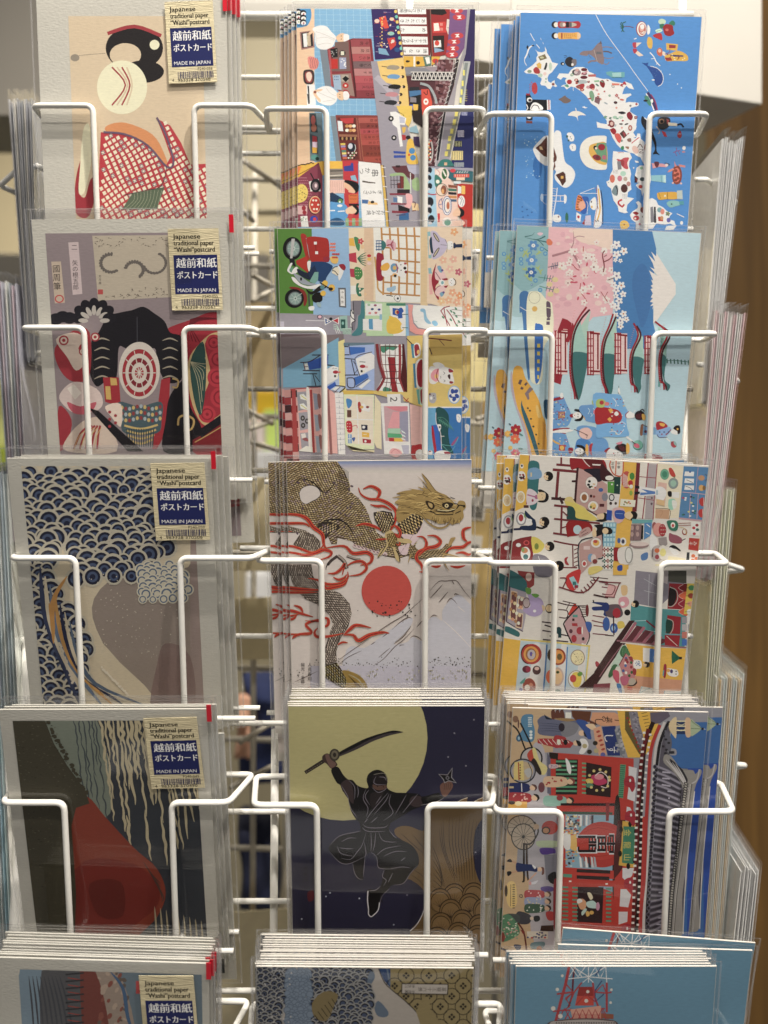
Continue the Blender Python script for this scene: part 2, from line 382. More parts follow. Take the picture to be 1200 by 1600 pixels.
# ---------------------------------------------------------------- the cards: corners of each front card in the photo
CARDS = {  # key: TL, TR, BL, depth of top edge, lean, W
 '11': ((56,-12),(353,-12),(86,325),.439,6,.1003), '12': ((463,13),(743,14),(464,348),.441,5,.095), '13': ((813,19),(1097,26),(804,349),.435,7,.095),
 '21': ((49,343),(355,341),(75,698),.426,9,.1003), '22': ((433,357),(723,354),(440,711),.426,8,.095), '23': ((808,352),(1096,364),(787,719),.4288,8,.095),
 '31': ((10.5,716),(329,716),(66,1097),.410,12,.1003), '32': ((447,721),(737,718),(452,1079),.4255,7,.095), '33': ((812,710),(1108,728),(783,1094),.417,9,.095),
 '41': ((-2,1109),(322,1108),(60,1460),.4025,13,.1003), '42': ((450,1103),(758,1103),(457,1460),.401,9,.095), '43': ((801,1106),(1107,1113),(780,1492),.4036,9,.095),
 '51': ((-10,1496),(326,1506),(4,1600),.389,11,.1003), '52': ((400,1510),(740,1513),(402,1600),.3835,9,.1003), '53': ((806,1510),(1120,1510),(804,1600),.393,9,.095)}
CARDS = {k: Card(a, b, c, d, l) for k, (a, b, c, d, l, w_) in CARDS.items()}
# pocket wires: front corner left, left upright, right upright, front corner right, y of the front wire, y of the pocket floor
POCK = {'11': (52,145,303,392,165,372), '12': (416,510,665,754,170,378), '13': (765,862,1015,1105,178,388),
 '21': (36,131,287,388,512,745), '22': (408,506,665,758,516,748), '23': (752,863,1022,1118,521,758),
 '31': (18,118,281,392,872,1130), '32': (404,502,665,766,876,1138), '33': (768,868,1033,1136,880,1140),
 '41': (4,100,268,357,1254,1505), '42': (397,495,668,768,1258,1512), '43': (776,877,1046,1146,1268,1520),
 '51': (-12,85,250,348,1640,1905), '52': (390,490,672,775,1646,1910), '53': (782,885,1055,1158,1655,1915)}
rack = bpy.data.objects.new('postcard_rack', None); COL.objects.link(rack); rack.location = (0, .47, -.62)
tagit(rack, 'white wire spinner rack holding all the postcards in rows of open pockets', 'rack')
RI = Matrix.Translation(-rack.location)
def rk(p): return Vector(p)-rack.location
DB = .033
def wire_depth(k, y):      # depth just in front of the card of pocket k at that height
    c = CARDS[k]; r = ray(600, y); return c.base.dot(c.n)/r.dot(c.n)-.0042
for k, (xl, ul, ur, xr, yw, yf) in POCK.items():
    c = CARDS[k]; dw = wire_depth(k, yw); zt = (CY-yw)*dw/F; zb = (CY-yf)*dw/F; lean = math.atan2(c.n.z, c.n.y)*-1
    def P(x, yy=0, z=None): return rk(((x-CX)*dw/F, dw+yy, zt if z is None else z))
    tl = math.tan(math.radians(7)); low = (zt-zb)*tl
    fl = .007
    for s_, x0, x1 in ((-1, xl, ul), (1, xr, ur)):
        off = -s_*fl if (s_ > 0) else fl*.3
        a = P(x0); bx = a.x + (fl if s_ > 0 else -.004)
        pts = [Vector((bx-s_*.018, a.y+DB, a.z)), Vector((bx, a.y+DB, a.z)), a, P(x1), P(x1, low, zb), P(x1, low+DB-.012, zb)]
        wire_obj('pocket_wire', [pts], .00155, rack, 'wire', .0042)
    # floor rail and floor cross wires
    wire_obj('pocket_floor', [[P(xl, low+.004, zb-.0025), P(xr, low+.004, zb-.0025)], [P(xl, low+.02, zb-.0025), P(xr, low+.02, zb-.0025)]], .0013, rack, 'wire')
# grid of the near face
def gd(y): return .4755-(y-180)*(.4755-.449)/1080
GH = [-100, 25, 121, 206, 240, 358, 482, 608, 735, 863, 994, 1130, 1268, 1408, 1548, 1690, 1840]
for y in GH:
    d = gd(y)+.004
    wire_obj('grid_wire', [[rk(at(84, y, d)), rk(at(1082, y, d))]], .0015 if y != 25 else .0026, rack, 'wire' if y < 500 or y > 900 else 'wire_dim')
for x0, x1, ya in ((96, 90, -150), (430, 424, 1140), (640, 640, -150), (1066, 1072, -150)):
    wire_obj('upright_wire', [[rk(at(x0, ya, gd(ya)+.008)), rk(at(x1, 1900, gd(1900)+.008))]], .0021, rack, 'wire')
# far face of the spinner, seen through the gaps: crossing wires
for y in (285, 420, 545, 655, 790, 1048, 1160, 1330, 1560):
    d = .66; wire_obj('far_wire', [[rk(at(350, y-6, d)), rk(at(800, y+8, d))]], .0022, rack, 'wire_dim')
for x, ya in ((398, 270), (448, 900), (776, 420)):
    wire_obj('far_wire', [[rk(at(x, ya, .67)), rk(at(x-4, 1800, .63))]], .0023, rack, 'wire_dim')
for (a, b) in (((378,250),(450,300)),((385,640),(425,662)),((385,672),(425,658)),((390,690),(440,705)),
               ((360,1230),(430,1195)),((375,1160),(440,1120)),((745,280),(800,250)),((745,655),(800,640)),((748,150),(790,120)),((380,330),(395,345)),((395,430),(440,455)),((395,470),(440,445))):
    wire_obj('brace_wire', [[rk(at(*a, .56)), rk(at(*b, .60))]], .0018, rack, 'wire_dim')
# leg tube and hooks of the side faces
wire_obj('frame_tube', [[rk(at(48, 995, .478)), rk(at(44, 1100, .47)), rk(at(30, 1400, .452)), rk(at(14, 1750, .44))]], .0046, rack, 'wire', .02)
wire_obj('frame_brace', [[rk(at(26, 1397, .455)), rk(at(66, 1399, .46))], [rk(at(46, 1330, .455)), rk(at(48, 1440, .45)), rk(at(60, 1450, .45)), rk(at(56, 1340, .452))]], .0022, rack, 'wire')
for pts in ([(70,265),(42,252),(0,290),(26,302)], [(62,552),(40,546),(-20,575),(0,590)], [(30,872),(22,858),(-20,866)], [(20,1152),(-20,1160)]):
    wire_obj('side_hook', [[rk(at(x, y, .475+.012*i)) for i, (x, y) in enumerate(pts)]], .0016, rack, 'wire', .003)
for pts in ([(1088,281),(1105,281),(1150,316),(1136,324)], [(1092,570),(1108,570),(1154,596),(1140,601)], [(1095,870),(1112,874),(1162,890),(1130,894)], [(1120,1192),(1166,1196),(1140,1200)], [(1130,1505),(1166,1511),(1140,1515)]):
    wire_obj('side_hook', [[rk(at(x, y, .465+.012*i)) for i, (x, y) in enumerate(pts)]], .0016, rack, 'wire', .003)
ARTS={}
LG=1.55           # paper white seen in the photo -> base colour
def art11():        # plain generic stand-in: rounded shapes over a checked field
 A=Art(0,0,2.857,LG);A.r('b5a48a',-300,-300,1500,1400)
 A.e('1d1a1c',600,215,128,100);A.e('b5a48a',560,245,70,52);A.e('1d1a1c',640,320,92,50);A.e('cdc2a6',545,390,112,120)
 for i in range(4): A.b('b5a48a' if i % 2 else '8c2c34',7,500+i*22,300,560+i*10,380,500+i*22,470)
 A.b('8c2c34',16,480,150,600,118,720,160);A.l('6c6258',2,330,250,470,238);A.e('7c7468',335,258,20,16);A.e('cdc2a6',690,200,22)
 A.s('b87848',480,560,560,548,680,600,735,690,740,745,600,620,480,590)
 fieldA=[(450,590),(560,600),(660,650),(740,740),(762,700),(735,620),(700,530),(760,560),(810,640),(850,735),(940,730),(1010,770),(1010,1000),(560,1000),(430,1000),(440,800)]
 A.p('a02a35',*[q for p in fieldA for q in p])
 A.s('8c2430',362,715,340,790,333,890,345,960,400,960,440,800,405,800,380,880,352,850)
 def inside(x,y):
  r=False;n=len(fieldA)
  for i in range(n):
   (x1,y1),(x2,y2)=fieldA[i],fieldA[i-1]
   if (y1 > y) != (y2 > y) and x < (x2-x1)*(y-y1)/(y2-y1)+x1: r=not r
  return r
 rnd=random.Random(2)
 ca,sa=math.cos(.3),math.sin(.3)
 for i in range(-20,40):
  for j in range(-20,40):
   if (i+j) % 2: continue
   x=430+(i*ca-j*sa)*17+7*math.sin(j*.4);y=580+(i*sa+j*ca)*17+6*math.sin(i*.35)
   if inside(x,y) and inside(x+12,y+12) and inside(x-12,y-6):
    A.p('d2c0aa',x-10,y-4,x+3,y-11,x+10,y+3,x-3,y+11)
    if rnd.random() < .2:
     for q in range(5): A.e('6e6470',x+7*math.cos(q*1.257),y+7*math.sin(q*1.257),4,3)
 A.p('4c5a48',590,865,735,835,700,935,545,935)
 for q in range(9): A.b('8c9078',1.5,560+q*18,930,600+q*14,890,595+q*16,850)
 A.b('5c4a60',9,462,590,560,600,660,650,745,745,775,720,740,600,700,525)
 A.b('3a3038',3,745,745,720,830,650,850,560,870)
 A.b('3a3038',2.5,385,560,365,720,350,850);A.s('cdc2a6',372,580,400,560,410,700,380,850,352,860,358,740)
 return A
def art21():        # stand-in: mauve ground,sprig panel,name slips,black and red rounded forms
 A=Art(0,320,2.857,LG);A.r('7c7074',-300,-300,1500,1800)
 A.p('a09686',412,138,800,135,810,410,438,428)
 rnd=random.Random(5)
 for (x0,y0,x1,y1,n) in ((425,145,770,185,34),(455,370,790,415,34)):
  for i in range(n):
   x,y=rnd.uniform(x0,x1),rnd.uniform(y0,y1);a=rnd.uniform(0,3)
   A.l('5c544c',1.4,x,y,x+14*math.cos(a),y+9*math.sin(a));A.e('5c544c',x,y,3.2,2.2)
 for (cx,cy,r,a0) in ((495,260,45,1.0),(600,290,40,3.4),(690,260,50,5.2)):
  for i in range(15):
   a=a0+i*.27;A.e('5a5450',cx+r*math.cos(a),cy+r*.9*math.sin(a),9,6,i*20)
 A.r('a03c3c',437,378,460,400);A.tv('3a3434',13,440,325,'芳月画',0,1.1)
 A.p('ae9ea0',305,168,350,166,368,398,325,402);A.t('221e22',28,318,200,'二');A.tv('221e22',27,322,270,'矢の根五郎',-2,1.0)
 A.p('a89888',229,254,272,253,290,437,245,440);A.tv('221e22',36,234,300,'國周筆',-3,1.08);A.e('a83038',265,420,20,18);A.e('a89888',265,420,15,13)
 A.s('8c1c2c',740,560,860,510,935,480,1000,490,1040,560,1040,1100,860,1100,840,800,800,620)
 for i in range(8): A.b('5c1220',4,780+i*16,600+i*2,850,540-i*4,900+i*14,510)
 A.s('b09868',900,610,960,570,1030,590,1040,760,1030,900,960,970,900,975,850,860,840,700)
 A.s('8c1c2c',915,620,960,590,1020,600,1030,760,1020,890,955,955,912,960,900,880,940,760)
 for (x,y,r) in ((955,615,36),(975,690,44),(970,770,44),(985,860,46),(925,935,38)):
  A.e('a42434',x,y,r);A.e('7c1626',x,y,r*.7);A.e('a42434',x,y,r*.55);A.e('7c1626',x,y,r*.2)
 A.s('24423e',850,700,905,610,920,720,915,850,895,940,865,860)
 for i in range(6): A.b('a8a080',2,850,700,880+i*8,780-i*14,900+i*3,930-i*50)
 A.s('15131a',410,600,440,570,480,500,540,480,590,470,640,455,690,485,735,520,760,570,810,590,815,680,810,780,740,790,700,700,690,640,620,660,560,640,530,640,520,770,470,790,430,810,400,740)
 for x0,sgn in ((420,1),(795,-1)):
  for j in range(5): A.bt('8c8474',7,2,x0,610+j*42,x0+sgn*35,596+j*42,x0+sgn*70,606+j*42)
 A.bt('3c3c44',3,0,612,500,613,640)
 for x,y in ((280,500),(250,510),(310,505)): A.e('18161e',x,y,32,26)
 for i in range(7):
  a=math.pi*(1.02+i*.16);A.e('18161e',420+70*math.cos(a),510+70*math.sin(a)*.9,24,32,math.degrees(a)+90);A.e('a09a94',420+48*math.cos(a),520+55*math.sin(a)*.9,10,22,math.degrees(a)+90)
 A.e('b4aca4',622,740,92,128)
 for q,cc in enumerate(('8c1e2a','b4aca4','6e1824','b4aca4','8c1e2a')): A.e(cc,622,750,76-q*14,106-q*20)
 for i in range(10): A.l('b4aca4',4,622,750,622+74*math.cos(i*.628),750+104*math.sin(i*.628))
 A.p('8c1e2a',460,770,530,770,540,900,470,880);A.p('b09048',492,772,520,775,524,805,495,806);A.p('b09048',470,810,492,810,497,870,474,868)
 A.p('8c1e2a',720,780,760,770,750,1000,700,1090,680,1090)
 A.s('3c5058',530,880,625,900,720,880,722,960,700,1020,560,1020,540,960)
 for j in range(3):
  for i in range(11): A.e(('b09858','7c3034','8c98a0')[(i+j) % 3],545+i*17,905+j*26+6*math.sin(i),7,9)
 for j in range(4): A.b('b09858',9,555+j*8,985+j*22,630,1000+j*22,705-j*8,982+j*22)
 for i in range(12): A.b('2c3c40',5,565+i*11,1000,572+i*10,1080)
 A.s('15131a',760,850,830,780,850,900,900,1000,860,1100,730,1100,740,960)
 A.b('a88c50',9,795,985,800,950,830,940,865,960,855,1000,820,1010);A.b('a88c50',7,770,775,795,785,790,815,770,812)
 A.s('8c2430',245,640,330,560,400,570,400,760,330,790,270,740)
 A.s('b8a89c',250,600,330,570,380,600,350,640,380,700,340,740,300,680)
 for (x,y,r) in ((285,605,22),(370,655,18),(425,590,20)): A.e('8c2430',x,y,r);A.e('b8a89c',x,y,r*.7);A.e('8c2430',x,y,r*.35)
 A.s('b8a8a4',265,850,330,790,430,820,460,880,430,920,340,930,290,900);A.s('a84858',300,880,360,900,430,880,400,930,330,930)
 A.p('c4bcb4',300,820,330,800,365,840,335,870)
 A.s('8c2430',262,900,320,960,300,1060,262,1090);A.s('b4a498',300,1040,380,960,470,960,520,1100,300,1100)
 for i in range(5): A.b('8c2430',9,330+i*26,1090,360+i*20,1020,400+i*12,985)
 for i in range(4): A.b('b09858',3,330+i*30,1095,355+i*26,1030,405+i*16,995)
 A.p('15131a',395,905,440,920,640,1100,570,1100);A.s('c4b4a8',470,900,540,890,540,990,500,950)
 for i in range(5): A.e('8c2430',490+(i % 2)*26,925+i*16,7)
 A.p('6c1620',860,1050,1040,950,1040,1100,860,1100);A.b('a88c50',4,870,1060,940,1020,1040,960);A.p('15131a',880,1010,1040,900,1040,940,900,1040)
 return A
def scallops(A,x0,y0,x1,y1,r,cols,clip,ang=0,seed=0):
 rnd=random.Random(seed);rows=int((y1-y0)/(r*.55));r0=r
 for j in range(rows):
  for i in range(int((x1-x0)/(2*r))+2):
   x=x0+i*2*r0+(r0 if j % 2 else 0);y=y0+j*r0*.55
   if not clip(x,y): continue
   x += rnd.uniform(-.35,.35)*r0;y += rnd.uniform(-.3,.3)*r0;r=r0*rnd.uniform(.75,1.3)
   for q,cc in enumerate(cols): A.e(cc,x,y,r*(1-q*.24)*1.02,r*(1-q*.24)*1.02,0,16)
def art31():        # stand-in: generic stylised water pattern,not the famous picture
 A=Art(0,690,2.857,LG);A.r('80746c',-300,-300,1500,2000)
 A.s('b4a890',-300,-300,1100,-300,900,300,840,560,600,560,420,700,460,900,700,1250,-300,1250)
 A.r('857570',850,430,1100,1500)
 rnd=random.Random(3)
 def band(x,y):
  u=(x-100)*.6+(y-100)*.8
  return (x < 330+90*math.sin(y*.008) and y > 90) or (300 < x < 830-.9*max(0,abs(y-330)-60) and 110 < y < 620)
 scallops(A,60,140,900,1230,40,('a8a292','1a1c30','3c4a68','1c2038'),band)
 scallops(A,560,420,850,720,24,('b4ae9c','4c5c74','b0aa98'),lambda x,y: 620 < x < 860-.5*abs(y-640) and y > 540)
 for i in range(7): A.bt(('2c3450','b4a890','54647c','a87c3c','1f2440','b4a890','46566c')[i],30-i*2,2,180+i*22,560+i*40,200+i*24,760+i*30,270+i*26,960+i*20,360+i*50,1180)
 for i in range(3): A.bt('a87838',20,2,300-i*40,600+i*60,235,720+i*40,240,900)
 for i in range(130):
  x,y=rnd.uniform(400,800),rnd.uniform(590,980);A.e('b0a696',x,y,rnd.uniform(1.2,3))
 for i in range(26): A.e('b0a696',265+i*2.5+rnd.uniform(-5,5),900+i*7,6)
 for i in range(30): A.e('c0b8a8',455+i*4,1010+i*4+rnd.uniform(-5,5),5);
 A.s('74605c',700,1000,740,900,850,960,860,1200,680,1200)
 return A
def art41():        # stand-in: olive slope,rounded terracotta hill,streaked dusk sky
 A=Art(0,1080,2.857,LG);A.r('2c3038',-300,-300,1500,1800)
 A.s('6c7468',190,100,420,100,500,500,420,560,300,420,230,260)
 rnd=random.Random(6)
 for i in range(30):
  x=330+i*19;y0=110+rnd.uniform(-30,10);n=rnd.randint(2,4)
  for q in range(n):
   L=rnd.uniform(100,230);pts=[]
   for s_ in range(8): pts += [x+q*16+s_*L/7*.13+rnd.uniform(-5,5),y0+s_*L/7]
   lim=300+(x-330)*.95
   if y0 < lim+100: A.bt('a89c7c' if x > 430 else '3c4448',rnd.uniform(9,17) if x > 430 else 7,2,*pts)
   y0 += L*.85
 A.s('7a2e1c',200,620,310,500,390,470,470,560,600,700,700,790,740,900,700,1010,600,1120,560,1300,100,1300)
 A.s('6e2018',330,800,560,760,700,850,700,960,560,1090,500,1300,250,1300)
 A.s('5c1a14',400,860,540,850,550,1000,440,1000)
 A.p('3a3628',-300,100,190,100,240,230,300,330,380,440,400,500,340,520,320,600,340,900,330,1300,-300,1300)
 for i in range(420):
  x=rnd.uniform(60,420);y=rnd.uniform(150,1080)
  lim=190+(y-100)*.6 if y < 480 else 300
  if x < lim+20: A.l(rnd.choice(('57523e','262318','4a4634')),2.5,x,y,x+7,y+rnd.uniform(-2,4))
 for i in range(60):
  t=rnd.random();x=195+t*190;y=110+t*350;A.e('3a3628',x+rnd.uniform(-4,10),y+rnd.uniform(-8,8),8,6)
 for i in range(6): A.bt('45302a',6,2,640+i*14,760+i*22,680+i*10,820+i*20,720,860+i*16)
 for i in range(10):
  x=690+i*26;y0=960+i*8;A.bt('988c70',8,2,x,y0,x+6,y0+70,x+10,y0+150)
 return A
def art51():
 A=Art(0,1400,2,LG);A.r('5c6c78',-300,-300,1500,1800)
 rnd=random.Random(9)
 A.s('6c8090',60,230,200,230,220,330,210,600,60,600);A.s('4c4c50',130,235,250,235,255,420,250,600,150,600)
 for i in range(9): A.bt('3c3f46',6,2,90+i*12,250,100+i*14,340,110+i*16,480)
 A.s('8c7c70',300,235,370,240,420,400,430,600,320,600);A.s('6c342c',250,235,300,240,340,400,350,600,280,600)
 for i in range(10): A.l('2c2c30',5,205,245+i*22,262,240+i*22);A.l('8c3830',3,212,255+i*22,255,262+i*22)
 for i in range(40): A.e(rnd.choice(('5c5048','a08c7c','7c4438')),rnd.uniform(310,400),rnd.uniform(240,440),rnd.uniform(4,9),rnd.uniform(3,12),30)
 A.bt('3c5878',12,2,345,236,385,290,400,380,430,460);A.r('a83838',425,265,440,305)
 A.p('b8b0a0',20,225,62,225,60,245,45,255,35,252,20,252)
 return A
ARTS.update({'11': art11,'21': art21,'31': art31,'41': art41,'51': art51})
IG=1.35
def O(A,ox,oy,k): A.o=(ox,oy,k)
def jt(A,col,size,x,y,txt,step=1.05):     # sideways upright writing: first character at the right
 for i,ch in enumerate(txt): A.t(col,size,x-i*size*step-size*.85,y-size*.45,ch,90)
def flower(A,col,cx,cy,r,n=5,mid='b04040',a0=0):
 for i in range(n):
  a=a0+i*2*math.pi/n;A.e(col,cx+r*.6*math.cos(a),cy+r*.6*math.sin(a),r*.48,r*.36,math.degrees(a),8)
 if mid: A.e(mid,cx,cy,r*.24,n=8)
def art12():
 A=Art(420,0,20/3,IG)
 A.r('6ea0c4',-100,-100,1300,3000);
 for x in range(60,1150,70): A.b('9cc0d8',3,x-20,80,x,700,x+15,1100,x+30,2000)
 for y in range(100,2200,55): A.l('9cc0d8',2.5,40,y-8,1150,y+6)
 A.r('d0b090',-100,60,475,2330);rnd=random.Random(1)
 for i in range(26): A.l('c8a686',3,290,120+i*60,380,116+i*60);A.l('dcc0a2',3,380,150+i*60,472,146+i*60)
 A.s('3f86b8',-60,60,380,70,440,110,430,220,340,285,-60,290)
 for i in range(3):
  for j in range(2):
   x,y=310+j*52,130+i*48+j*12;A.e('16161c',x-4,y-6,34,32);A.e('ddd8d4',x,y+4,26,22);A.e('b04048' if (i+j) % 2 else 'a8b088',x+2,y+3,9,8)
 for i in range(14): A.l('20507c',4,300+i*7,255+rnd.uniform(-8,8),306+i*7,272)
 A.p('8c6460',322,335,455,318,478,492,340,520);A.p('1c1c22',338,345,450,330,462,480,350,500);A.p('dcdad4',355,352,395,345,402,488,365,490);A.p('b09c84',398,345,430,340,440,478,408,484)
 A.l('d8d0b0',6,405,380,405,470);A.l('2a2a2c',10,440,370,448,425);A.p('e0b090',415,340,455,310,468,330,425,370)
 A.s('dcdcd8',455,300,520,268,600,275,650,330,700,385,690,430,660,490,590,518,520,505,485,450,480,350)
 A.b('b4b0ac',5,490,330,580,360,690,410);A.b('b4b0ac',4,500,400,600,390,680,420);A.b('b4b0ac',4,510,470,590,450,650,455);A.b('b4b0ac',3,485,340,500,420,490,470)
 A.s('dcae8c',700,395,740,352,785,350,800,400,785,445,740,450);A.e('2a2020',755,375,5);A.e('2a2020',755,408,5);A.s('dedcd8',780,360,830,362,838,405,825,450,785,448)
 A.p('6c7884',530,515,612,520,650,900,585,900)
 A.p('7c2c34',608,515,870,400,1070,402,1135,1020,840,1020,660,905)
 A.p('6c5450',690,440,830,430,850,740,650,745);A.p('a0484c',620,520,640,520,668,900,650,900);A.p('8c7068',655,775,855,765,895,1005,830,990,680,900)
 A.p('161418',640,510,715,500,718,595,655,600);A.p('b01c14',648,615,718,615,720,715,655,720)
 for i in range(10): A.e('8c8c8c',650+rnd.uniform(0,60),520+rnd.uniform(0,70),6)
 A.e('121216',768,555,32,30);A.r('c8c8b4',750,535,785,575);A.p('8c94b0',735,600,805,600,808,718,738,720)
 for i in range(8): A.e('d0d4e4',750+rnd.uniform(0,50),615+rnd.uniform(0,90),9,6)
 A.p('8ca4bc',668,785,745,780,758,940,680,930);A.r('9c9488',755,780,830,850);A.p('101014',765,820,800,790,838,820,800,855);A.e('a81c1c',800,892,32,28);A.e('d4c8bc',800,892,12);A.s('98242c',775,945,810,935,845,975,820,990)
 for i in range(6): A.e('3c5c84',685+(i % 3)*18,800+(i//3)*30,6)
 cs=['8c3c44','a8706c','a0484e','6c5458','a87070','a44850','98404a','7c3038'];tx=['牛肉','豆腐','あらい','くし巻','ます','たこ','さざえ','えび']
 A.p('4c1c20',838,408,870,405,915,1012,895,1012)
 for i in range(8):
  y0=412+i*76;dx=i*9;A.p(cs[i],850+dx,y0,1045+dx,y0,1052+dx,y0+74,858+dx,y0+74);jt(A,'2a1c1c',40,1040+dx,y0+38,tx[i],1.35 if len(tx[i]) < 3 else 1.05)
 A.b('701820',7,1050,405,1075,640,1120,1020);A.l('701820',7,840,1022,1135,1022)
 A.s('cc7c74',405,600,470,595,520,640,500,715,430,715)
 for i in range(5): A.b('8c4a48',5,425+i*20,600,440+i*18,650,430+i*18,712)
 A.s('3a2c2e',362,745,400,725,460,735,475,800,460,870,395,878,362,840);A.s('8c3c3c',380,760,440,750,455,820,440,858,390,850);A.s('e0b8a8',390,770,425,750,450,790,430,850,400,830)
 A.p('d4d4dc',395,880,480,880,490,1105,398,1100);A.p('20242c',402,892,418,895,424,980,408,975);A.p('3c3c40',398,980,424,978,428,1080,410,1085)
 A.s('dcdcd8',490,945,560,902,630,900,690,940,720,985,700,1060,640,1100,560,1085,500,1045)
 A.s('dcae8c',460,965,490,935,560,930,540,950,500,960,500,990,540,1040,530,1065,490,1020);A.e('7c3c34',482,960,14)
 A.b('b4b0ac',5,510,960,600,1000,690,1035);A.b('b4b0ac',4,560,1060,620,1050,690,1040);A.b('b4b0ac',4,600,920,640,970,700,1000)
 A.s('dcae8c',705,990,730,955,775,958,790,1000,770,1045,730,1035);A.e('2a2020',740,985,5);A.e('2a2020',740,1010,5);A.s('dedcd8',775,962,815,952,838,985,830,1030,785,1040)
 O(A,420,170,20/3)
 A.p('5c7078',420,40,560,40,560,560,430,540);A.p('2c3438',425,50,490,50,510,250,440,240);A.e('a0604c',470,200,28,40);A.e('8c4440',462,120,24,50);A.p('3a4850',425,260,512,290,515,470,445,465);A.p('a02834',455,280,500,290,505,345,455,345);A.p('c8b0c4',455,345,505,345,505,405,455,400);A.p('d09c18',452,400,505,405,500,462,455,460);A.e('4c8c84',480,505,40,26);A.e('16302c',505,520,20)
 A.p('d8a424',130,600,300,590,560,545,780,545,780,640,300,760,290,1230,130,1230)
 for i in range(24): A.e('241c18',140+i*14,612-i*2+rnd.uniform(-8,8),8,7)
 A.p('d87030',130,700,300,600,340,600,300,700,130,800)
 A.p('7c3448',-60,900,290,730,520,560,560,700,560,1230,-60,1230);A.b('4c1420',5,110,780,300,690,525,570)
 for i in range(9):
  for j in range(11):
   x,y=300+i*20+j*2-(j % 2)*8,715+j*28
   if x < 385+10*j and not (310 < x < 400 and 780 < y < 950): A.l('c898a0',4,x,y,x+14,y+8);A.l('a04860',3,x+8,y-6,x+2,y+12)
 A.s('d8b850',290,820,350,785,400,830,405,900,370,960,290,970)
 for i in range(26): A.l('5c4420',5,*(lambda x,y: (x,y,x+9,y+7))(rnd.uniform(295,385),rnd.uniform(800,950)))
 A.p('d4d0cc',418,760,520,730,540,860,435,860);A.e('181c20',488,800,55,72);A.e('705c64',485,805,34,44);A.e('dcb8bc',490,800,14,22);A.l('18181c',12,435,670,470,740)
 A.e('3a2420',480,1000,70,98);A.e('d89c78',482,1000,64,92);A.e('b02c20',484,1000,54,80)
 for i in range(6): A.e('ecd8c4',484+32*math.cos(i),1000+52*math.sin(i*1.05),11)
 A.r('c4a0a0',300,1010,400,1100);A.e('8c1c2c',365,1035,22,26);A.e('8c1c2c',372,1080,22,22);A.p('d0d0cc',330,1120,400,1115,415,1230,340,1230);A.e('243c9c',470,1150,40,36);A.e('c02c30',478,1150,18);
 for i in range(9): A.e('5c7c5c',335+rnd.uniform(0,70),1125+rnd.uniform(0,70),6)
 A.p('6c7c88',640,75,705,75,755,540,700,545);A.p('7c3430',695,65,1160,68,1210,600,755,545)
 A.p('5c2420',715,90,905,95,940,530,755,530);A.p('b02c30',740,100,885,95,880,150,800,155,760,130);A.p('c8ccd0',715,125,765,130,775,235,725,230)
 for i in range(6): A.e(('b07c44','dcd0c0','d89c64')[i % 3],815+(i//2)*36,180+(i % 2)*45,20,17)
 A.p('8c5c44',730,265,920,270,925,292,735,290);
 for i in range(8): A.e(('24181a','a08048')[i % 2],745+i*22,310,9,18)
 for i in range(7): A.p(('c8b03c','8c7cac','c04838','4c7c6c','d8c060','9080a8','c05c40')[i],745+i*4,360+i*24,795+i*3,358+i*24,797+i*3,378+i*24,748+i*4,380+i*24)
 A.e('1c2430',860,400,46,48);A.e('b8bcc8',850,390,24,30);A.b('c8d0d8',5,895,370,905,410,890,450)
 for i in range(14): A.e(('d8b4a8','2c2428','c8c8c4','5c8c5c')[i % 4],830+(i % 5)*20,460+(i//5)*26,9)
 A.b('a06448',5,915,95,960,540);A.b('a06448',5,935,95,985,540)
 cs=['a04c44','7c3430','a04044','984038','a0443c','7c342c','7c3428','984034'];tx=['冷奴','焼き鳥','もつ煮込','からあげ','にら玉','山かけ','おから和','ゆず']
 for i in range(8):
  y0=92+i*58;A.p(cs[i],935+i*7,y0,1130+i*7,y0,1137+i*7,y0+56,942+i*7,y0+56);jt(A,'2a1416',34,1130+i*7,y0+28,tx[i],1.25)
 A.p('b02834',765,540,930,540,940,1200,800,1200);A.p('2c3c8c',780,600,850,590,860,560,880,570,885,650,785,650)
 A.r('7c746c',610,625,775,735);A.l('c8c4b8',8,612,700,770,690);A.l('3c3a38',10,612,650,770,645);A.l('3c3a38',8,612,720,770,712)
 A.r('d0aca0',610,740,790,880)
 for i in range(9): A.l('a8746c',3,625+i*19,750,622+i*19,870)
 A.p('78a4bc',850,700,900,690,925,760,860,740);A.s('16161a',790,745,860,750,930,780,935,850,900,880,850,850,800,790);A.s('dca888',785,770,850,800,900,860,880,880,800,850);A.p('b02c30',790,820,830,850,825,1000,800,1000)
 A.p('c06028',830,895,930,890,925,980,835,985);A.l('7c3418',5,845,905,915,905);A.l('7c3418',5,845,940,915,940);A.r('1c1a1e',835,990,940,1010)
 A.p('1c3450',612,890,660,870,780,940,760,1000,612,1010);A.e('4c7c3c',745,965,26,28);A.e('e8e0d8',740,970,10)
 A.s('4c8cc0',612,990,700,975,800,1000,830,1080,800,1160,720,1190,612,1200);A.l('dcdad4',12,625,1060,690,1060);A.l('dcdad4',12,720,1070,790,1065);A.e('e8dcd0',740,1010,28,14);A.s('1c4c74',640,1160,710,1135,770,1160,780,1210,640,1210)
 A.s('e0b090',800,1050,880,1010,920,1060,890,1090,820,1100);A.s('16161a',870,1010,920,1015,940,1060,925,1100,890,1100,915,1060);A.p('b43c3c',830,1090,890,1100,860,1150,820,1150)
 for i in range(5): A.p(('7ca070','c04c34')[i % 2],800+i*34,1140,832+i*34,1140,834+i*34,1220,800+i*34,1220)
 A.p('dcdad6',935,548,1160,572,1215,1230,975,1230);jt(A,'1c1c20',84,1145,665,'串',1);jt(A,'1c1c20',64,1060,640,'か');jt(A,'1c1c20',60,995,650,'つ')
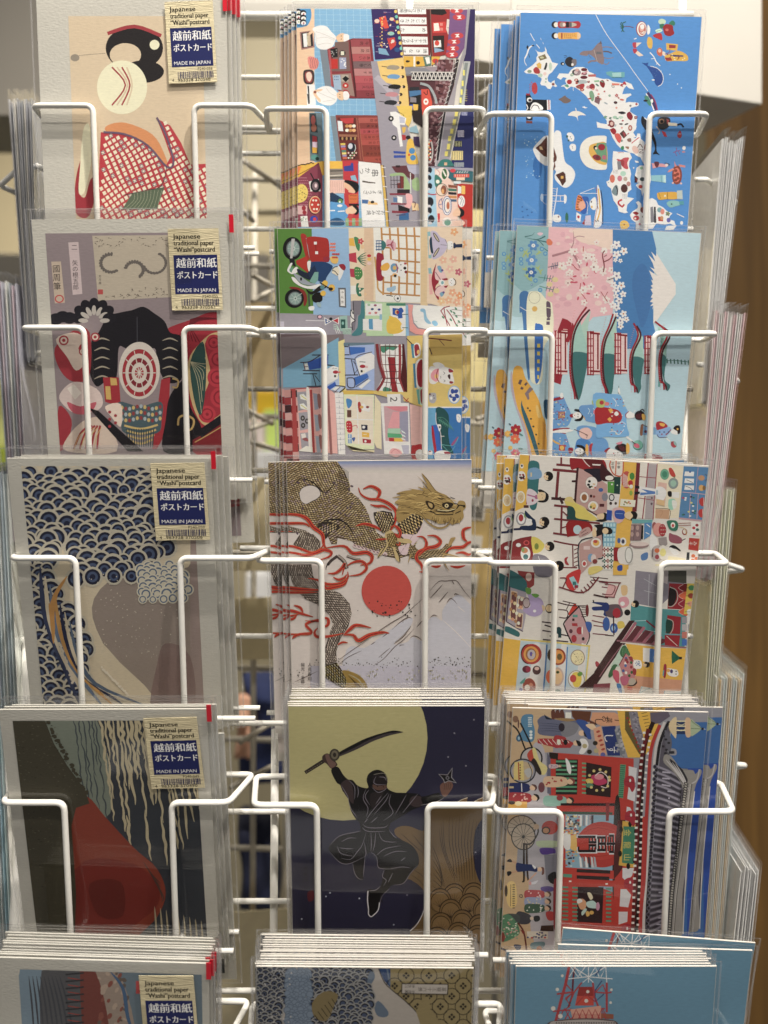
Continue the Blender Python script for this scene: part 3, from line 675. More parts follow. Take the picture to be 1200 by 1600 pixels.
 A.p('4c4038',975,748,1060,762,1110,768,1110,778,1050,775,975,765);jt(A,'1c1c20',50,1180,868,'ぎょうざ',1.0)
 A.p('3c6498',970,945,1040,950,1030,990,970,985);A.p('d8a868',1040,960,1130,980,1135,1000,1030,998);A.e('241c1c',1080,972,20,14)
 jt(A,'1c1c20',50,1215,1080,'お好み焼',1.0)
 O(A,580,0,20/3)
 A.p('2c2058',-2,60,265,60,330,600,40,622);
 for i in range(26): A.l(rnd.choice(('a8a0b8','6c4c8c','b02c34')),4,*(lambda x,y,L: (x,y,x+L,y+rnd.uniform(-3,3)))(rnd.uniform(15,200),rnd.uniform(120,580),rnd.uniform(20,60)))
 A.p('c83c24',80,185,150,165,185,290,110,300);A.p('b83028',165,400,245,390,260,470,200,525);A.e('e0b0a0',60,220,26,22);A.e('d8b090',215,200,24,18);A.p('6c98b4',75,500,150,510,190,580,80,560);A.e('7cb0a8',205,350,36,20);A.e('c8c0b4',225,430,18);A.e('24487c',270,520,28,24)
 for i in range(9): A.e('d8b850',112,190+i*36,7);A.e('5cb0a4' if i % 2 else 'd8b44c',255+i*8,120+i*55,16,18)
 for i in range(30): A.e(rnd.choice(('d8c8c0','b02c30','3c3c6c','c89c50')),rnd.uniform(90,260),rnd.uniform(170,500),rnd.uniform(4,10))
 A.p('6c2024',262,60,600,60,615,575,335,575)
 sg=[(68,148,'しめさば串揚'),(178,255,'あじたたき'),(270,352,'めた'),(380,465,'ポテトサラダ'),(490,570,'焼きなす')]
 for i,(y0,y1,tx) in enumerate(sg):
  x0=272+i*15;A.p('dcdad2',x0,y0,568+i*6,y0+5,572+i*6,y1,x0+8,y1);n=len(tx);st=(265-45)/max(1,n-1)
  for q,ch in enumerate(tx): A.t('1c1c1c',46,520+i*6-q*st,(y0+y1)/2-20,ch,90)
 A.p('4c1418',570,60,830,60,640,700,622,600);A.p('6c4c44',610,95,640,95,655,600,630,600)
 A.p('8c1c20',620,95,820,80,830,560,640,600)
 A.p('1a1416',620,100,760,90,790,140,740,160,625,150);A.p('b82c28',640,235,775,225,785,340,640,345);A.p('d0ccc4',650,245,700,240,715,320,655,325);A.r('c8746c',715,240,745,270);A.r('c8746c',718,290,748,320);A.p('241a1a',640,375,760,370,760,540,650,545);A.p('dcd8d0',650,425,725,420,730,490,655,495);A.e('c03828',685,450,24,28);A.p('7c98b4',655,500,720,510,760,530,660,550)
 A.p('c4bcb4',790,200,825,205,840,330,800,360,780,300);A.l('1c1c1c',4,790,290,850,292);A.e('16161a',900,285,48);
 for i in range(7): A.e('d8d4d0',900+32*math.cos(i*.9),285+32*math.sin(i*.9),12,9,i*51)
 A.e('c83030',905,285,9)
 A.p('6c4878',820,120,1000,100,970,500,900,610,780,560,800,430)
 for i,(x,y) in enumerate(((890,112),(915,180),(895,372),(862,435),(850,505),(840,570))): A.e('b03038',x,y,66,34);A.p('e0d8d4',x-28,y-14,x+26,y-18,x+10,y,x+28,y+16,x-20,y+18,x-4,y)
 A.p('c89c24',335,585,540,590,560,690,340,700);A.r('d8d4c8',440,590,460,695);A.e('241c14',488,655,20);A.e('241c14',380,640,22,12);A.p('4c6c60',540,590,620,585,625,680,560,690);A.p('d8d8cc',560,600,605,592,615,660,580,670)
 A.p('c89c24',628,590,720,590,700,650,630,680);A.e('b82c20',668,635,32,24);A.s('8c8088',560,700,700,690,760,620,790,600,780,680,700,740,600,745)
 A.p('787880',350,700,560,705,620,740,600,780,360,780);A.e('b07c8c',700,670,24,18)
 A.p('4c2830',360,790,420,790,870,830,800,1200,400,1200)
 A.p('5c3438',700,620,870,620,860,1200,620,1200)
 for i in range(150):
  x,y=rnd.uniform(650,840),rnd.uniform(610,1200)
  if x+.22*y < 1010 : A.r(rnd.choice(('7c5860','906c70','3c1c24','6c444c','8c7478')),x,y,x+rnd.uniform(18,30),y+rnd.uniform(14,34))
 A.p('2c2a30',420,750,880,755,880,835,430,830)
 for i in range(11):
  x=420+i*42;A.l('c4c0bc',8,x,830,x+20,752);A.l('c4c0bc',8,x+20,752,x+42,830);
 A.l('c4c0bc',9,412,752,885,755);A.l('c4c0bc',9,420,832,880,836);A.l('c4c0bc',6,420,793,880,796)
 A.p('8c8890',1000,100,1035,95,985,560,960,620,890,900,850,1200,760,1200,860,900,930,610,970,500)
 A.p('2a2050',1035,60,1100,60,1100,1300,940,1300,960,640,985,560)
 A.b('2c2428',30,900,620,850,860,780,1080);
 for i in range(8): A.l('b8b4b4',5,905-i*16,640+i*60,855-i*14,670+i*60)
 A.b('b8b4b4',5,862,620,830,860,770,1080)
 A.p('a0a4a4',965,640,1035,642,990,900,960,1200,900,1200,930,900);A.p('747c7c',975,655,1010,655,965,960,940,1090,915,1090)
 for y in (760,870,960,1045): A.r('d8c850',955-(y-760)*.12,y-28,975-(y-760)*.12,y+28)
 for i in range(6): A.l('c0bc50',4,975,940+i*22,1000,940+i*22)
 A.p('d0b060',60,640,330,600,380,900,400,1200,300,1200,100,900);A.p('8c8894',-2,640,60,635,110,850,300,900,280,1200,60,1200)
 A.b('a09ca8',60,50,800,200,960,300,1180)
 for (x,y,cb,ch) in ((235,705,'8c8474','3c2c28'),(240,800,'5c8cb8','241c20'),(250,905,'1a1a1c','1c1c1e'),(220,985,'b07880','2c2024'),(210,1070,'24262c','1c1c20')):
  A.s(cb,x-65,y-12,x-20,y-26,x+40,y-20,x+60,y,x+30,y+24,x-30,y+20,x-70,y+14);A.e(ch,x+88,y,18,17);A.e('dcb090',x+72,y+2,9,12);A.l('2a2428',7,x-70,y-6,x-125,y-14)
 A.p('24262c',400,910,500,905,505,980,400,970);A.p('3c6c98',395,950,520,940,520,985,400,1010);A.p('1a1a1c',400,1010,510,990,520,1200,415,1200);A.p('2c54b0',400,1090,440,1090,440,1140,405,1145);A.p('d8a830',435,1085,490,1090,485,1150,440,1150);A.p('78747c',405,1010,470,1020,470,1070,405,1065)
 A.p('c04030',520,930,600,930,635,1060,630,1200,530,1200);A.e('d8d0cc',570,1060,26,34);A.e('c04030',570,1060,12);A.b('16161c',8,545,960,580,990,585,940)
 A.b('8c9498',26,510,870,600,900,660,1000,680,1080)
 O(A,580,170,20/3)
 A.p('8c8894',60,-20,300,-20,380,200,500,560,510,1230,160,1230)
 A.p('d0b040',260,-30,430,-30,420,120,390,190,360,160,300,60);A.p('241a1c',420,20,530,10,540,200,440,130)
 A.p('dcdcd8',195,35,255,30,300,60,365,100,350,170,300,165,330,390,300,395,270,200,225,165);A.p('a8acc0',292,80,350,95,350,150,298,150);A.b('2c2a2c',4,265,25,330,60,340,80)
 for y in (103,303): A.e('1c1c20',207+(30 if y > 200 else 0),y,28);A.e('bcb8b8',207+(30 if y > 200 else 0),y,12)
 A.p('c8a030',320,195,360,190,355,240,330,260);A.p('a02830',318,270,360,275,360,325,325,330);A.e('241c20',385,300,26,22)
 A.p('7ca0b0',400,200,470,170,500,260,400,240);A.p('3c2c50',440,290,500,290,510,400,440,380)
 A.s('d0a82c',380,330,430,320,455,420,490,560,440,580,370,560,365,440);A.e('3c7cb0',425,440,32);A.e('3c7cb0',435,510,30);A.e('c03c2c',395,480,12)
 A.p('2c4898',230,440,358,448,358,470,235,465);A.p('2c4898',235,485,358,485,358,510,235,512)
 A.e('a8a4a4',600,430,40,125);A.e('2c2020',600,430,30,105)
 for i in range(14): A.e(('d84030','e8d8c8','d8a040')[i % 3],590+rnd.uniform(-14,20),340+i*13,9)
 A.p('4c2c34',590,30,750,30,680,600,590,600)
 for i in range(110):
  x,y=rnd.uniform(600,740),rnd.uniform(30,590)
  if x+.12*y < 740: A.r(rnd.choice(('7c5860','906c70','3c1c24','6c444c')),x,y,x+rnd.uniform(14,26),y+rnd.uniform(14,30))
 A.e('a8a4a4',605,440,42,130);A.e('3a2626',598,440,34,110)
 for i in range(16): A.e(('d84030','e8d8c8','d8a040')[i % 3],598+rnd.uniform(-10,26),335+i*13,9)
 A.p('8c8894',790,20,930,20,820,540,700,600,660,600,720,250);A.b('26242c',26,765,30,720,300,690,540)
 for i in range(8): A.l('b8b4b4',5,750-i*10,60+i*64,700-i*6,110+i*64)
 A.b('c0bcbc',5,755,30,700,330,670,600);A.b('c0bcbc',4,780,30,740,300,700,560)
 A.b('76786c',50,905,30,850,260,790,500);
 for x,y,h in ((890,50,60),(868,140,60),(842,235,50),(820,310,50),(808,395,60),(785,470,50)): A.p('c8bc50',x-16,y-h/2,x+16,y-h/2,x+8,y+h/2,x-22,y+h/2)
 A.b('c0c0bc',5,930,30,870,280,820,530)
 A.p('22285c',935,20,1075,20,1075,620,860,620,830,520)
 for (x0,y0,w_,h_,cc,n) in ((900,225,66,70,'b8b4c8',5),(865,335,80,62,'181a24',5),(835,440,120,95,'c8b878',5),(865,560,100,46,'8c949c',5),(940,30,60,40,'8c90b0',4)):
  A.r(cc,x0,y0,x0+w_,y0+h_)
  for i in range(n): A.l('2c3058' if cc != '181a24' else 'c8c890',4,x0+(i+.5)*w_/n,y0+4,x0+(i+.5)*w_/n,y0+h_-4)
 A.s('286c68',700,570,740,530,810,530,850,570,850,600,700,600);A.r('c8a080',760,560,790,590)
 A.p('8c8c9c',590,600,1075,620,1075,650,590,625)
 A.p('285c68',800,635,1075,655,1075,765,800,740);A.r('c84838',860,680,1020,715);A.e('c0303c',850,645,30,20);A.r('dcb8a0',885,715,975,745)
 for i in range(5): A.l('dcd8d4',6,890+i*26,670,905+i*26,650)
 for i in range(6): A.l('f0d8c8',5,875+i*24,685,875+i*24,708)
 A.p('8cb4cc',585,620,670,620,690,1230,585,1230);A.p('dcb4a8',660,620,830,740,900,860,900,1230,690,1230,670,850)
 A.e('d8c4bc',740,680,72,66);A.e('2c5c34',762,680,28,56);
 for i in range(5): A.e('d8dcc8',750+i*6,650+i*12,9)
 A.b('b04848',5,690,640,715,670,700,700);A.s('2c6c60',665,690,700,700,740,760,680,820,660,770);A.e('d0d8c4',692,760,20)
 A.e('2c2428',735,845,62,66);A.e('d8c0b0',735,845,56,60);A.e('7c4838',755,845,30,48);A.e('c89050',745,860,14,26)
 A.p('bcc8cc',860,755,935,755,935,785,860,780);A.p('a82018',935,780,1075,790,1075,1230,960,1230,900,1000,890,790)
 for i in range(5): A.p(('7c4430','3c6c5c','242028','b87c44','3c5874')[i],800,790+i*38,890,800+i*36,890,826+i*36,805,822+i*36)
 A.p('d8a848',940,800,978,805,978,890,940,888);A.p('c8d0d0',900,800,938,815,936,880,900,885);A.e('d4d0d0',940,965,36,60);A.b('38486c',5,915,920,940,950,925,1000);A.b('38486c',4,935,915,960,960,945,1015)
 A.e('2c4c8c',790,1010,50,100);A.e('d8d0d4',790,1010,44,94);A.e('2c4c8c',792,1010,36,80);A.e('d8c8c0',794,1010,30,72);A.e('a85c40',800,1010,16,40)
 A.b('2c4c8c',6,745,930,710,960,705,1020,740,1050);A.b('2c4c8c',6,730,940,740,990,700,1000)
 A.s('dcac90',850,1080,900,1030,940,1060,930,1110,860,1120);A.s('18181c',915,1030,965,1060,965,1110,920,1130,930,1080)
 for (x,y,r) in ((608,640,32),(605,720,28),(610,805,32),(610,970,50),(605,1060,34),(625,1150,42)): A.e('20222c',x,y,r*.8,r);A.e('b8b8c0',x-12,y+r,r*.5,r*.4)
 A.b('a03040',12,590,885,640,895,680,890);A.p('b82c34',690,1090,715,1090,715,1180,695,1180);A.e('d8c8c4',790,1180,50,50);A.e('5c8c7c',795,1185,34,34);A.e('d8b0a0',915,1190,60,34)
 A.p('5c3038',210,600,380,590,450,690,450,750,420,740,340,690,250,660);A.r('2c1c20',255,590,300,612)
 A.p('a0a0b4',370,590,500,590,500,680,440,680,390,650)
 A.s('8ca878',200,680,330,670,380,740,410,830,370,850,330,820,320,700,210,705);A.p('6c2c2c',300,700,340,705,340,830,270,830,265,780,300,770)
 A.s('8ca878',430,740,490,720,500,850,440,840,425,790);A.r('2c2228',270,840,400,885);A.l('c8ccc8',8,408,670,412,880)
 for i in range(4): A.l('3a3038',6,205+i*32,700,208+i*32,830)
 A.l('3a3038',6,200,745,300,745);A.l('3a3038',6,200,790,300,790)
 A.p('7c3040',190,880,360,880,365,900,195,900);A.p('7c3040',205,980,370,985,370,1000,205,1000);A.p('e0dcd8',270,910,325,920,325,985,275,975);A.p('4c6c94',230,920,275,930,270,975,230,970)
 A.s('d89ca0',360,890,420,895,430,960,400,1040,340,1010,370,990);A.p('1e1a1e',280,1000,400,1040,400,1080,285,1080);A.p('dcb488',420,980,490,990,500,1060,430,1060);A.b('5c2830',9,430,970,460,980,450,1030);A.b('5c2830',9,425,1065,465,1060)
 A.p('7c2c3c',215,1060,380,1070,380,1090,215,1085);A.p('2c5c8c',290,1100,390,1080,395,1170,290,1160);A.l('4c2c34',7,260,1110,360,1105);A.l('4c2c34',7,220,1165,400,1165)
 A.b('c09c38',26,110,590,130,800,150,1000,170,1230);A.b('3c2c28',8,128,590,150,800,168,1000,186,1230)
 for y in (612,705,812,945,1072): A.l('dcdad6',7,108+(y-612)*.08,y-4,150+(y-612)*.08,y+2)
 return A
def art13():
 A=Art(800,10,7.5,IG);A.r('4482c2',-200,-200,2600,3000);rnd=random.Random(11)
 W='dcd8d2'
 def mini(A,pts,n,lo=8,hi=22,seed=1):
  rr=random.Random(seed);xs=pts[::2];ys=pts[1::2];m=len(xs);c=0;t=0
  placed=[]
  while c < n and t < 4000:
   t += 1;x,y=rr.uniform(min(xs),max(xs)),rr.uniform(min(ys),max(ys));ins=False
   for i in range(m):
    x1,y1,x2,y2=xs[i],ys[i],xs[i-1],ys[i-1]
    if (y1 > y) != (y2 > y) and x < (x2-x1)*(y-y1)/(y2-y1)+x1: ins=not ins
   if not ins or any((x-a)**2+(y-b)**2 < 34**2 for a,b in placed): continue
   placed.append((x,y));c += 1;r=rr.uniform(lo,hi);an=rr.uniform(-40,40);k=rr.random()
   cc=rr.choice(('9c3038','9c3038','7c2830','2a2a30','5c8c78','b85c50','b8848c','7c6458','4c6c64','c87c6c','8c98a0'))
   if k < .3: A.e(cc,x,y,r,r*.75,an);A.e(rr.choice(('d8c4b8','5c2028','c8a890')),x,y,r*.5,r*.35,an)
   elif k < .5: A.e(cc,x,y,r*1.3,r*.5,an)
   elif k < .65: flower(A,cc,x,y,r*.9,5,'e0c8c0',an)
   elif k < .8: A.p(cc,x-r,y-r*.6,x+r*.9,y-r*.7,x+r*.6,y+r*.7,x-r*.7,y+r*.8);A.l('e0d8d0',3,x-r*.5,y,x+r*.5,y)
   elif k < .9: A.l(cc,6,x-r,y-r*.3,x+r,y+r*.4);A.l(cc,5,x-r*.2,y-r,x+r*.3,y+r*.8);A.e(cc,x+r*.5,y-r*.2,r*.3)
   else: A.s(cc,x-r,y,x-r*.2,y-r*.8,x+r,y-r*.3,x+r*.3,y+r*.2,x+r*.8,y+r*.8,x-r*.4,y+r*.6)
 N1=[270,505,300,530,350,540,390,525,385,470,405,510,410,545,440,590,470,655,540,672,520,700,470,770,430,800,415,840,425,880,460,900,470,880,500,865,500,900,530,935,510,945,475,930,450,970,420,965,390,930,345,925,330,905,350,850,330,830,290,800,245,790,165,785,140,765,175,735,240,690,290,640,285,600,305,570,290,530]
 A.p(W,*N1)
 A.l(W,7,215,315,240,365,265,405);A.l(W,8,285,445,325,492);A.l(W,4,335,370,342,395);A.l(W,4,360,420,370,445)
 A.p('6c6040',305,590,385,560,410,610,330,635);A.e('b0b08c',350,600,24,12);A.p('c8a040',285,680,320,655,345,680,340,735,300,720);A.s('9c2c30',250,740,285,710,320,740,325,785,270,785);A.p('24242a',395,660,412,662,412,700,395,745,370,740,385,700);A.e('a8bcb0',450,705,18,48);A.e('788c78',205,762,26,18);A.e('a8bcac',330,808,28,24);A.e('dcb8b4',385,790,20);A.e('7c4448',482,912,17);A.e('7ca08c',398,850,10,12);A.e('7ca08c',396,885,9)
 for (y,c1,c2) in ((215,'9c2430','7c6058'),(345,'d0983c','a85040')):
  A.e('1c1c22',500,y,38,40);A.e('d8ccc4',516,y,26,30);A.s(c1,540,y-32,600,y-38,700,y-36,780,y-40,806,y,780,y+40,700,y+36,600,y+40,545,y+32)
  if y < 300: A.e('8c7c74',590,y,34,30);A.e('c8b8b0',610,y,18,22);A.r('1c1c22',632,y-32,668,y+32);A.p('a8a094',700,y-28,755,y-10,755,y+10,700,y+28);A.r('4c5c60',672,y-26,700,y+26)
  else:
   A.r('8c3c34',575,y-34,592,y+34)
   for i in range(16): A.l('5c1c1c',5,610+(i % 6)*24,y-26+(i//6)*22,622+(i % 6)*24,y-16+(i//6)*22)
   A.r('e0d4c8',770,y-36,778,y+36);A.r('e0d4c8',790,y-30,797,y+30)
 A.b(W,16,245,455,200,490,175,560,150,610);A.bt(W,7,0,150,600,148,650,172,695);A.e('1c2430',182,480,12,22);A.e('1c2430',245,460,16,7);A.l('1c2430',7,195,555,205,600)
 A.s('a83038',235,920,270,890,295,930,295,1000,265,1030,235,990);
 for i in range(4): A.b('a83038',5,240,930+i*20,215,910+i*28,205,925+i*32)
 A.b('a83038',6,250,905,225,890,235,885);
 A.s('24242c',635,610,680,590,720,620,735,660,720,710,660,705,620,660);A.s('6c6468',700,630,750,620,755,680,720,700);A.e('24242c',592,672,24,20);A.e('d8d8d8',598,675,10);A.l('24242c',5,605,580,640,575);A.l('24242c',5,610,600,645,590);A.e('d8ccc8',708,682,14,18)
 A.s('7c6c70',790,560,830,525,880,520,940,510,990,450,1040,420,1060,490,1070,560,1080,640,1060,680,1000,650,960,600,900,560,880,580,830,575);A.b('7c6c70',20,990,640,930,640,890,665);A.b('5c5054',16,1070,530,1120,530,1170,550);A.b('7c6c70',10,1060,480,1120,475,1185,490);A.b('7c6c70',9,1050,660,1110,680,1140,650);A.b('7c6c70',9,1070,600,1130,610,1190,600);A.p('5c5458',1020,440,1040,400,1055,440)
 A.b('a89c98',5,960,510,980,580,1000,650);A.p('5c6068',990,530,1050,535,1050,560,985,560);A.b('5c5458',4,900,540,900,570,930,610)
 A.s('6c5c58',545,1090,580,1070,620,1045,640,1065,690,1100,660,1130,610,1135,575,1110)
 A.p('16181e',160,1040,210,1030,240,1090,410,1095,412,1220,170,1230);A.p('8c2430',165,1020,210,1022,212,1045,165,1042);A.p(W,408,1095,450,1098,452,1210,412,1215);A.p('9c3440',425,1095,437,1096,440,1212,428,1212)
 A.e(W,205,1095,32,28);A.e('2a2024',210,1100,20,18);A.s(W,230,1150,270,1125,330,1150,365,1190,340,1215,220,1215);A.b('16181e',8,225,1200,250,1160,300,1165,320,1205)
 A.b(W,9,170,1150,185,1190,170,1215)
 A.s('d8ccc4',655,1275,700,1235,745,1225,800,1235,865,1275,810,1275,770,1290,775,1345,755,1300,710,1285);A.l('d8ccc4',8,745,1190,755,1235);A.p(W,820,1180,850,1170,860,1180,885,1185,860,1195,845,1192)
 N2=[525,835,555,785,660,790,690,745,740,712,830,710,880,730,900,765,960,790,980,830,1060,850,1130,850,1180,880,1300,900,1325,880,1400,910,1430,975,1370,960,1340,930,1310,970,1290,1030,1390,1020,1400,1040,1340,1075,1330,1130,1370,1120,1480,1130,1460,1170,1390,1190,1380,1230,1420,1260,1470,1290,1460,1350,1450,1430,1420,1480,1455,1530,1420,1540,1400,1560,1440,1600,1440,1640,1480,1620,1500,1720,1560,1760,1600,1800,1600,1860,1560,1880,1490,1740,1370,1710,1270,1660,1230,1620,1180,1540,1140,1440,1070,1430,1000,1420,990,1350,1040,1370,1110,1380,1110,1340,1060,1270,990,1180,930,1140,870,1050,800,990,740,950,690,940,640,975,610,940,570,940,600,920,640,915,620,870,640,840,600,830,570,860]
 A.p(W,*N2)
 A.l(W,6,715,950,718,990)
 A.e('9c2430',672,885,30,28);A.p('4c8c74',610,930,650,910,670,940,650,950)
 for (x,y,rx,ry) in ((845,742,36,20),(845,790,34,16),(842,832,42,20)): A.e('5c1c28',x,y,rx,ry)
 A.e('8c7880',755,775,52,36);A.e('2c2428',740,770,36,30);A.e('b8a8ac',748,772,24,22);A.e('9ca8ac',815,885,70,24);A.e('24242c',765,880,18,20)
 A.s('9c2c34',755,930,830,905,850,930,820,970,760,955);A.s('8c2834',900,935,940,905,970,930,960,975,910,960);A.p('a85858',890,800,980,795,985,825,895,825);A.p('7ca884',960,870,1020,862,1025,885,965,890);A.s('7c1c24',1030,880,1065,865,1090,910,1070,955,1035,925);A.s('6c9478',905,1010,940,990,965,1050,950,1110,920,1090);A.p('74545c',975,1060,1040,1075,1020,1150,965,1120)
 mini(A,N2[:84]+[1400,1560,1300,1600,1140,1440,1110,1340,870,1050],46,12,24,3)
 O(A,940,10,7.5)
 A.b('24584c',12,235,185,225,215,260,240);A.b('24584c',12,285,180,245,200,255,235);A.b('24584c',12,225,260,250,250,235,300);A.b('24584c',11,265,300,245,270,255,240);A.b('24584c',10,215,240,240,240,265,245);A.b('6c3c44',8,265,235,320,235,375,250)
 A.e('8c2c34',468,265,64,90);A.e('dcd4cc',470,265,56,82);A.e('b06058',475,268,44,68);A.e('c8988c',470,255,26,40);A.s('ece4dc',450,225,490,210,500,250,470,270);A.s('dcd8d4',540,215,570,260,560,320,535,320)
 for i in range(4): A.b('e0d4c8',4,450+i*12,300,470+i*10,320,490+i*6,290)
 A.s('a8c0a4',665,170,700,145,750,165,740,205,680,205);A.s('2c6c54',680,215,730,205,720,250,690,260);A.s('2c7058',790,195,830,165,860,190,850,225,800,215);A.s('8c1c24',720,240,760,208,830,225,838,270,850,320,800,350,745,335,725,290);A.e('b85c58',765,275,20,16);A.s('a8242c',598,345,650,318,700,320,710,395,660,380);A.s('b0d0b8',630,280,690,260,710,290,650,310);A.b('2c6c54',4,630,300,670,285,700,275)
 A.s('c8a03c',545,360,585,375,598,430,585,495,550,485,530,430);A.s('a83044',362,430,410,425,410,480,375,485);A.p('d8bcac',405,425,470,425,405,480);A.s('a83044',365,500,410,500,415,545,380,550);A.p('d8bcac',395,550,420,520,490,575,440,588);A.p(W,375,380,410,368,408,380,385,388)
 A.s('b85c44',645,520,680,485,710,510,705,580,660,570);A.e('d8a890',680,520,18,22);A.s('c89c30',740,580,800,555,900,520,1000,570,1005,635,900,640,850,640,760,640);A.p('c89c30',755,430,895,445,885,520,760,510);A.p('8c2c34',790,450,870,455,865,490,790,490);A.p('8c2c30',740,600,810,600,830,635,760,640);A.p('34386c',790,565,960,575,955,590,850,590);A.s('d8c0b0',715,530,745,540,745,580,715,570);A.b('8c2c34',6,740,560,790,540,800,500)
 for i in range(14): A.e(rnd.choice(('8c3430','e8d8b0','5c2c2c')),rnd.uniform(760,980),rnd.uniform(560,635),7)
 A.b(W,12,565,540,610,590,640,650,685,698);A.l(W,7,580,615,620,610);A.l(W,7,640,680,660,660)
 A.s('24488c',520,690,570,705,640,720,695,770,722,850,700,910,655,935,625,900,600,820,560,750);A.p('24488c',468,660,510,665,550,658,535,700,515,695);A.b(W,7,570,700,650,725,710,790,722,860,700,915,660,937);A.e(W,605,862,18,8);A.l(W,5,695,750,698,775)
 for i in range(16): A.e('6c94c4',rnd.uniform(590,690),rnd.uniform(750,860),2)
 for x,y in ((800,798),(890,910),(935,955)): A.e('c8dcf0',x,y,7)
 A.bt('e4e8ec',7,0,-70,95,60,330,280,630,400,800,540,990)
 A.b('3c305c',34,535,1010,590,1090,640,1220);A.b('8c2c50',13,575,1030,625,1110,655,1220);A.b(W,13,520,1020,570,1110,615,1220);A.s('3c7c6c',500,1060,540,1050,580,1130,570,1170,530,1130);A.e('2c2424',515,1105,26,12);A.e('c8d0cc',590,1110,14,24)
 A.p('5c9ca4',50,770,110,760,150,770,270,770,270,830,130,840,60,800);A.p('8cb8b8',120,780,230,775,230,825,130,825);A.l('2c5c74',5,120,832,240,836)
 A.p(W,380,1120,435,1140,430,1165,400,1175);A.e('9c3038',408,1145,14)
 A.p(W,340,20,345,22,344,24);A.s('24242c',190,1245,240,1230,285,1250,240,1265);A.s('7c1c2c',295,1260,330,1235,365,1290,345,1335,305,1310);A.e('8cb09c',155,1300,26,18);A.e('a8c0b4',225,1300,30,16);A.s('a8303c',245,905,270,880,290,920);A.p('c86c5c',120,900,210,905,210,925,120,925)
 O(A,940,180,7.5)
 A.s('6c242c',85,70,120,60,152,95,135,140,95,135);A.e('c8a8a0',118,100,20,24);A.s('8c1c28',105,170,140,150,172,185,150,228,115,205);A.s('c04c48',150,225,200,215,232,265,215,325,180,300);A.p('4c3434',210,215,255,175,298,235,260,275);A.s('903840',245,200,280,215,270,255);A.e('9c5048',335,150,24,34);A.e('c8b8b0',335,150,12,18)
 P2=[300,320,330,260,400,270,420,215,450,215,460,280,500,310,510,420,520,490,440,490,400,470,370,440,330,440,300,420]
 A.p(W,*P2);A.e('c8a8a0',395,405,34,50,-30);A.b('b03044',10,350,330,400,290,440,260);A.b('5c4448',10,420,380,450,340,480,380);A.s('7c5c54',300,280,340,270,345,310,310,310);A.e('8c2c34',515,380,14,40);A.b('5c4448',6,440,400,490,405,440,440,490,440)
 A.p(W,385,130,410,125,400,180);
 P3=[135,420,200,430,260,430,330,440,355,500,325,540,320,600,335,640,345,690,335,740,345,840,350,870,310,900,300,960,380,975,350,1000,300,1050,290,1120,310,1140,270,1150,200,1130,190,1070,140,1000,120,920,110,860,70,830,55,780,90,760,100,700,130,640,125,560,130,480]
 A.p(W,*P3)
 A.s('b04450',175,515,230,520,260,500,320,500,300,560,310,630,260,620,210,560);A.p('74747c',180,540,225,540,235,635,190,640);A.s('903038',225,520,265,540,255,600,230,580);A.e('c06450',125,745,30,48);A.e('9cc0b0',252,685,34,30);A.e('b8687c',212,742,28,34);A.e('a8988c',278,748,24,26);A.e('a87470',315,805,24,28);A.e('4c2c2c',265,858,40,50);A.s('6c8088',120,890,160,820,190,840,185,940,140,930);A.b('2c242c',12,165,830,185,880,180,930);A.b('a82430',20,240,990,200,1010,200,1040,240,1070,265,1045);A.b('a82430',9,240,1060,240,1085)
 for i in range(12): A.e('5c5c60',140+(i % 4)*16,645+(i//4)*16,4);A.e('8c8c94',250+(i % 3)*18,930+(i//3)*14,5)
 A.e('3c3c44',80,790,5);A.b('b87c74',7,190,440,240,435,260,440);A.s('2c7c54',225,375,255,360,262,395,235,408);A.s('8c6450',275,370,320,370,310,400)
 P4=[410,615,450,590,500,590,570,640,580,760,560,830,500,880,475,950,462,880,420,850,400,820,440,790,385,790,385,720,400,670]
 A.p(W,*P4);A.e('7cac8c',465,620,18);A.p('2c2a34',385,705,425,740,415,790,385,790);A.p('8c1c24',395,740,418,750,412,785);A.e('3c4c50',475,750,28,24);A.e('a83834',455,838,24,22);A.e('c8c8c4',430,680,26,16)
 P5=[400,1020,430,1005,465,1040,470,1090,500,1060,520,1000,590,970,640,1000,660,1050,720,1080,760,1120,830,1150,800,1180,790,1220,850,1240,870,1300,800,1270,740,1280,640,1270,600,1330,400,1340,400,1260,350,1220,330,1170,360,1130,420,1090,425,1060]
 A.p(W,*P5)
 A.s('8c1c24',365,1145,400,1130,435,1150,405,1170);A.e('b03c44',405,1205,36,30);A.e('e0d4cc',395,1210,12);A.e('7c3c34',480,1110,28,34);A.p('74747c',570,1080,600,1070,620,1250,575,1260);A.p('2a2a32',612,1075,632,1072,640,1260,615,1262);A.e('6c98a0',680,1110,30,30);A.e('c87c70',712,1130,24,34);A.p('a83c34',660,1190,720,1190,720,1245,665,1240);A.e('b88454',705,1205,18,24);flower(A,'5c7c5c',775,1155,28);A.e('5c5ca0',785,1230,24,28);A.e('9c3c5c',445,1275,14);A.s('2c2c30',470,1190,500,1170,505,1210)
 A.l(W,9,880,1155,925,1175,965,1195);A.e(W,937,1262,18,22);A.p(W,760,1300,880,1290,840,1345,740,1345);A.s('d0a840',215,1260,255,1232,305,1250,325,1300,290,1330,230,1330);A.e('7c3c34',265,1282,9)
 A.p('dcd8d0',385,530,430,540,435,560,400,555);A.e(W,375,618,9)
 A.s('1c1e26',470,15,500,30,560,110,610,230,640,320,645,420,680,465,640,455,600,455,625,400,610,320,560,230,510,170,465,90);A.b(W,10,500,30,530,60,560,130)
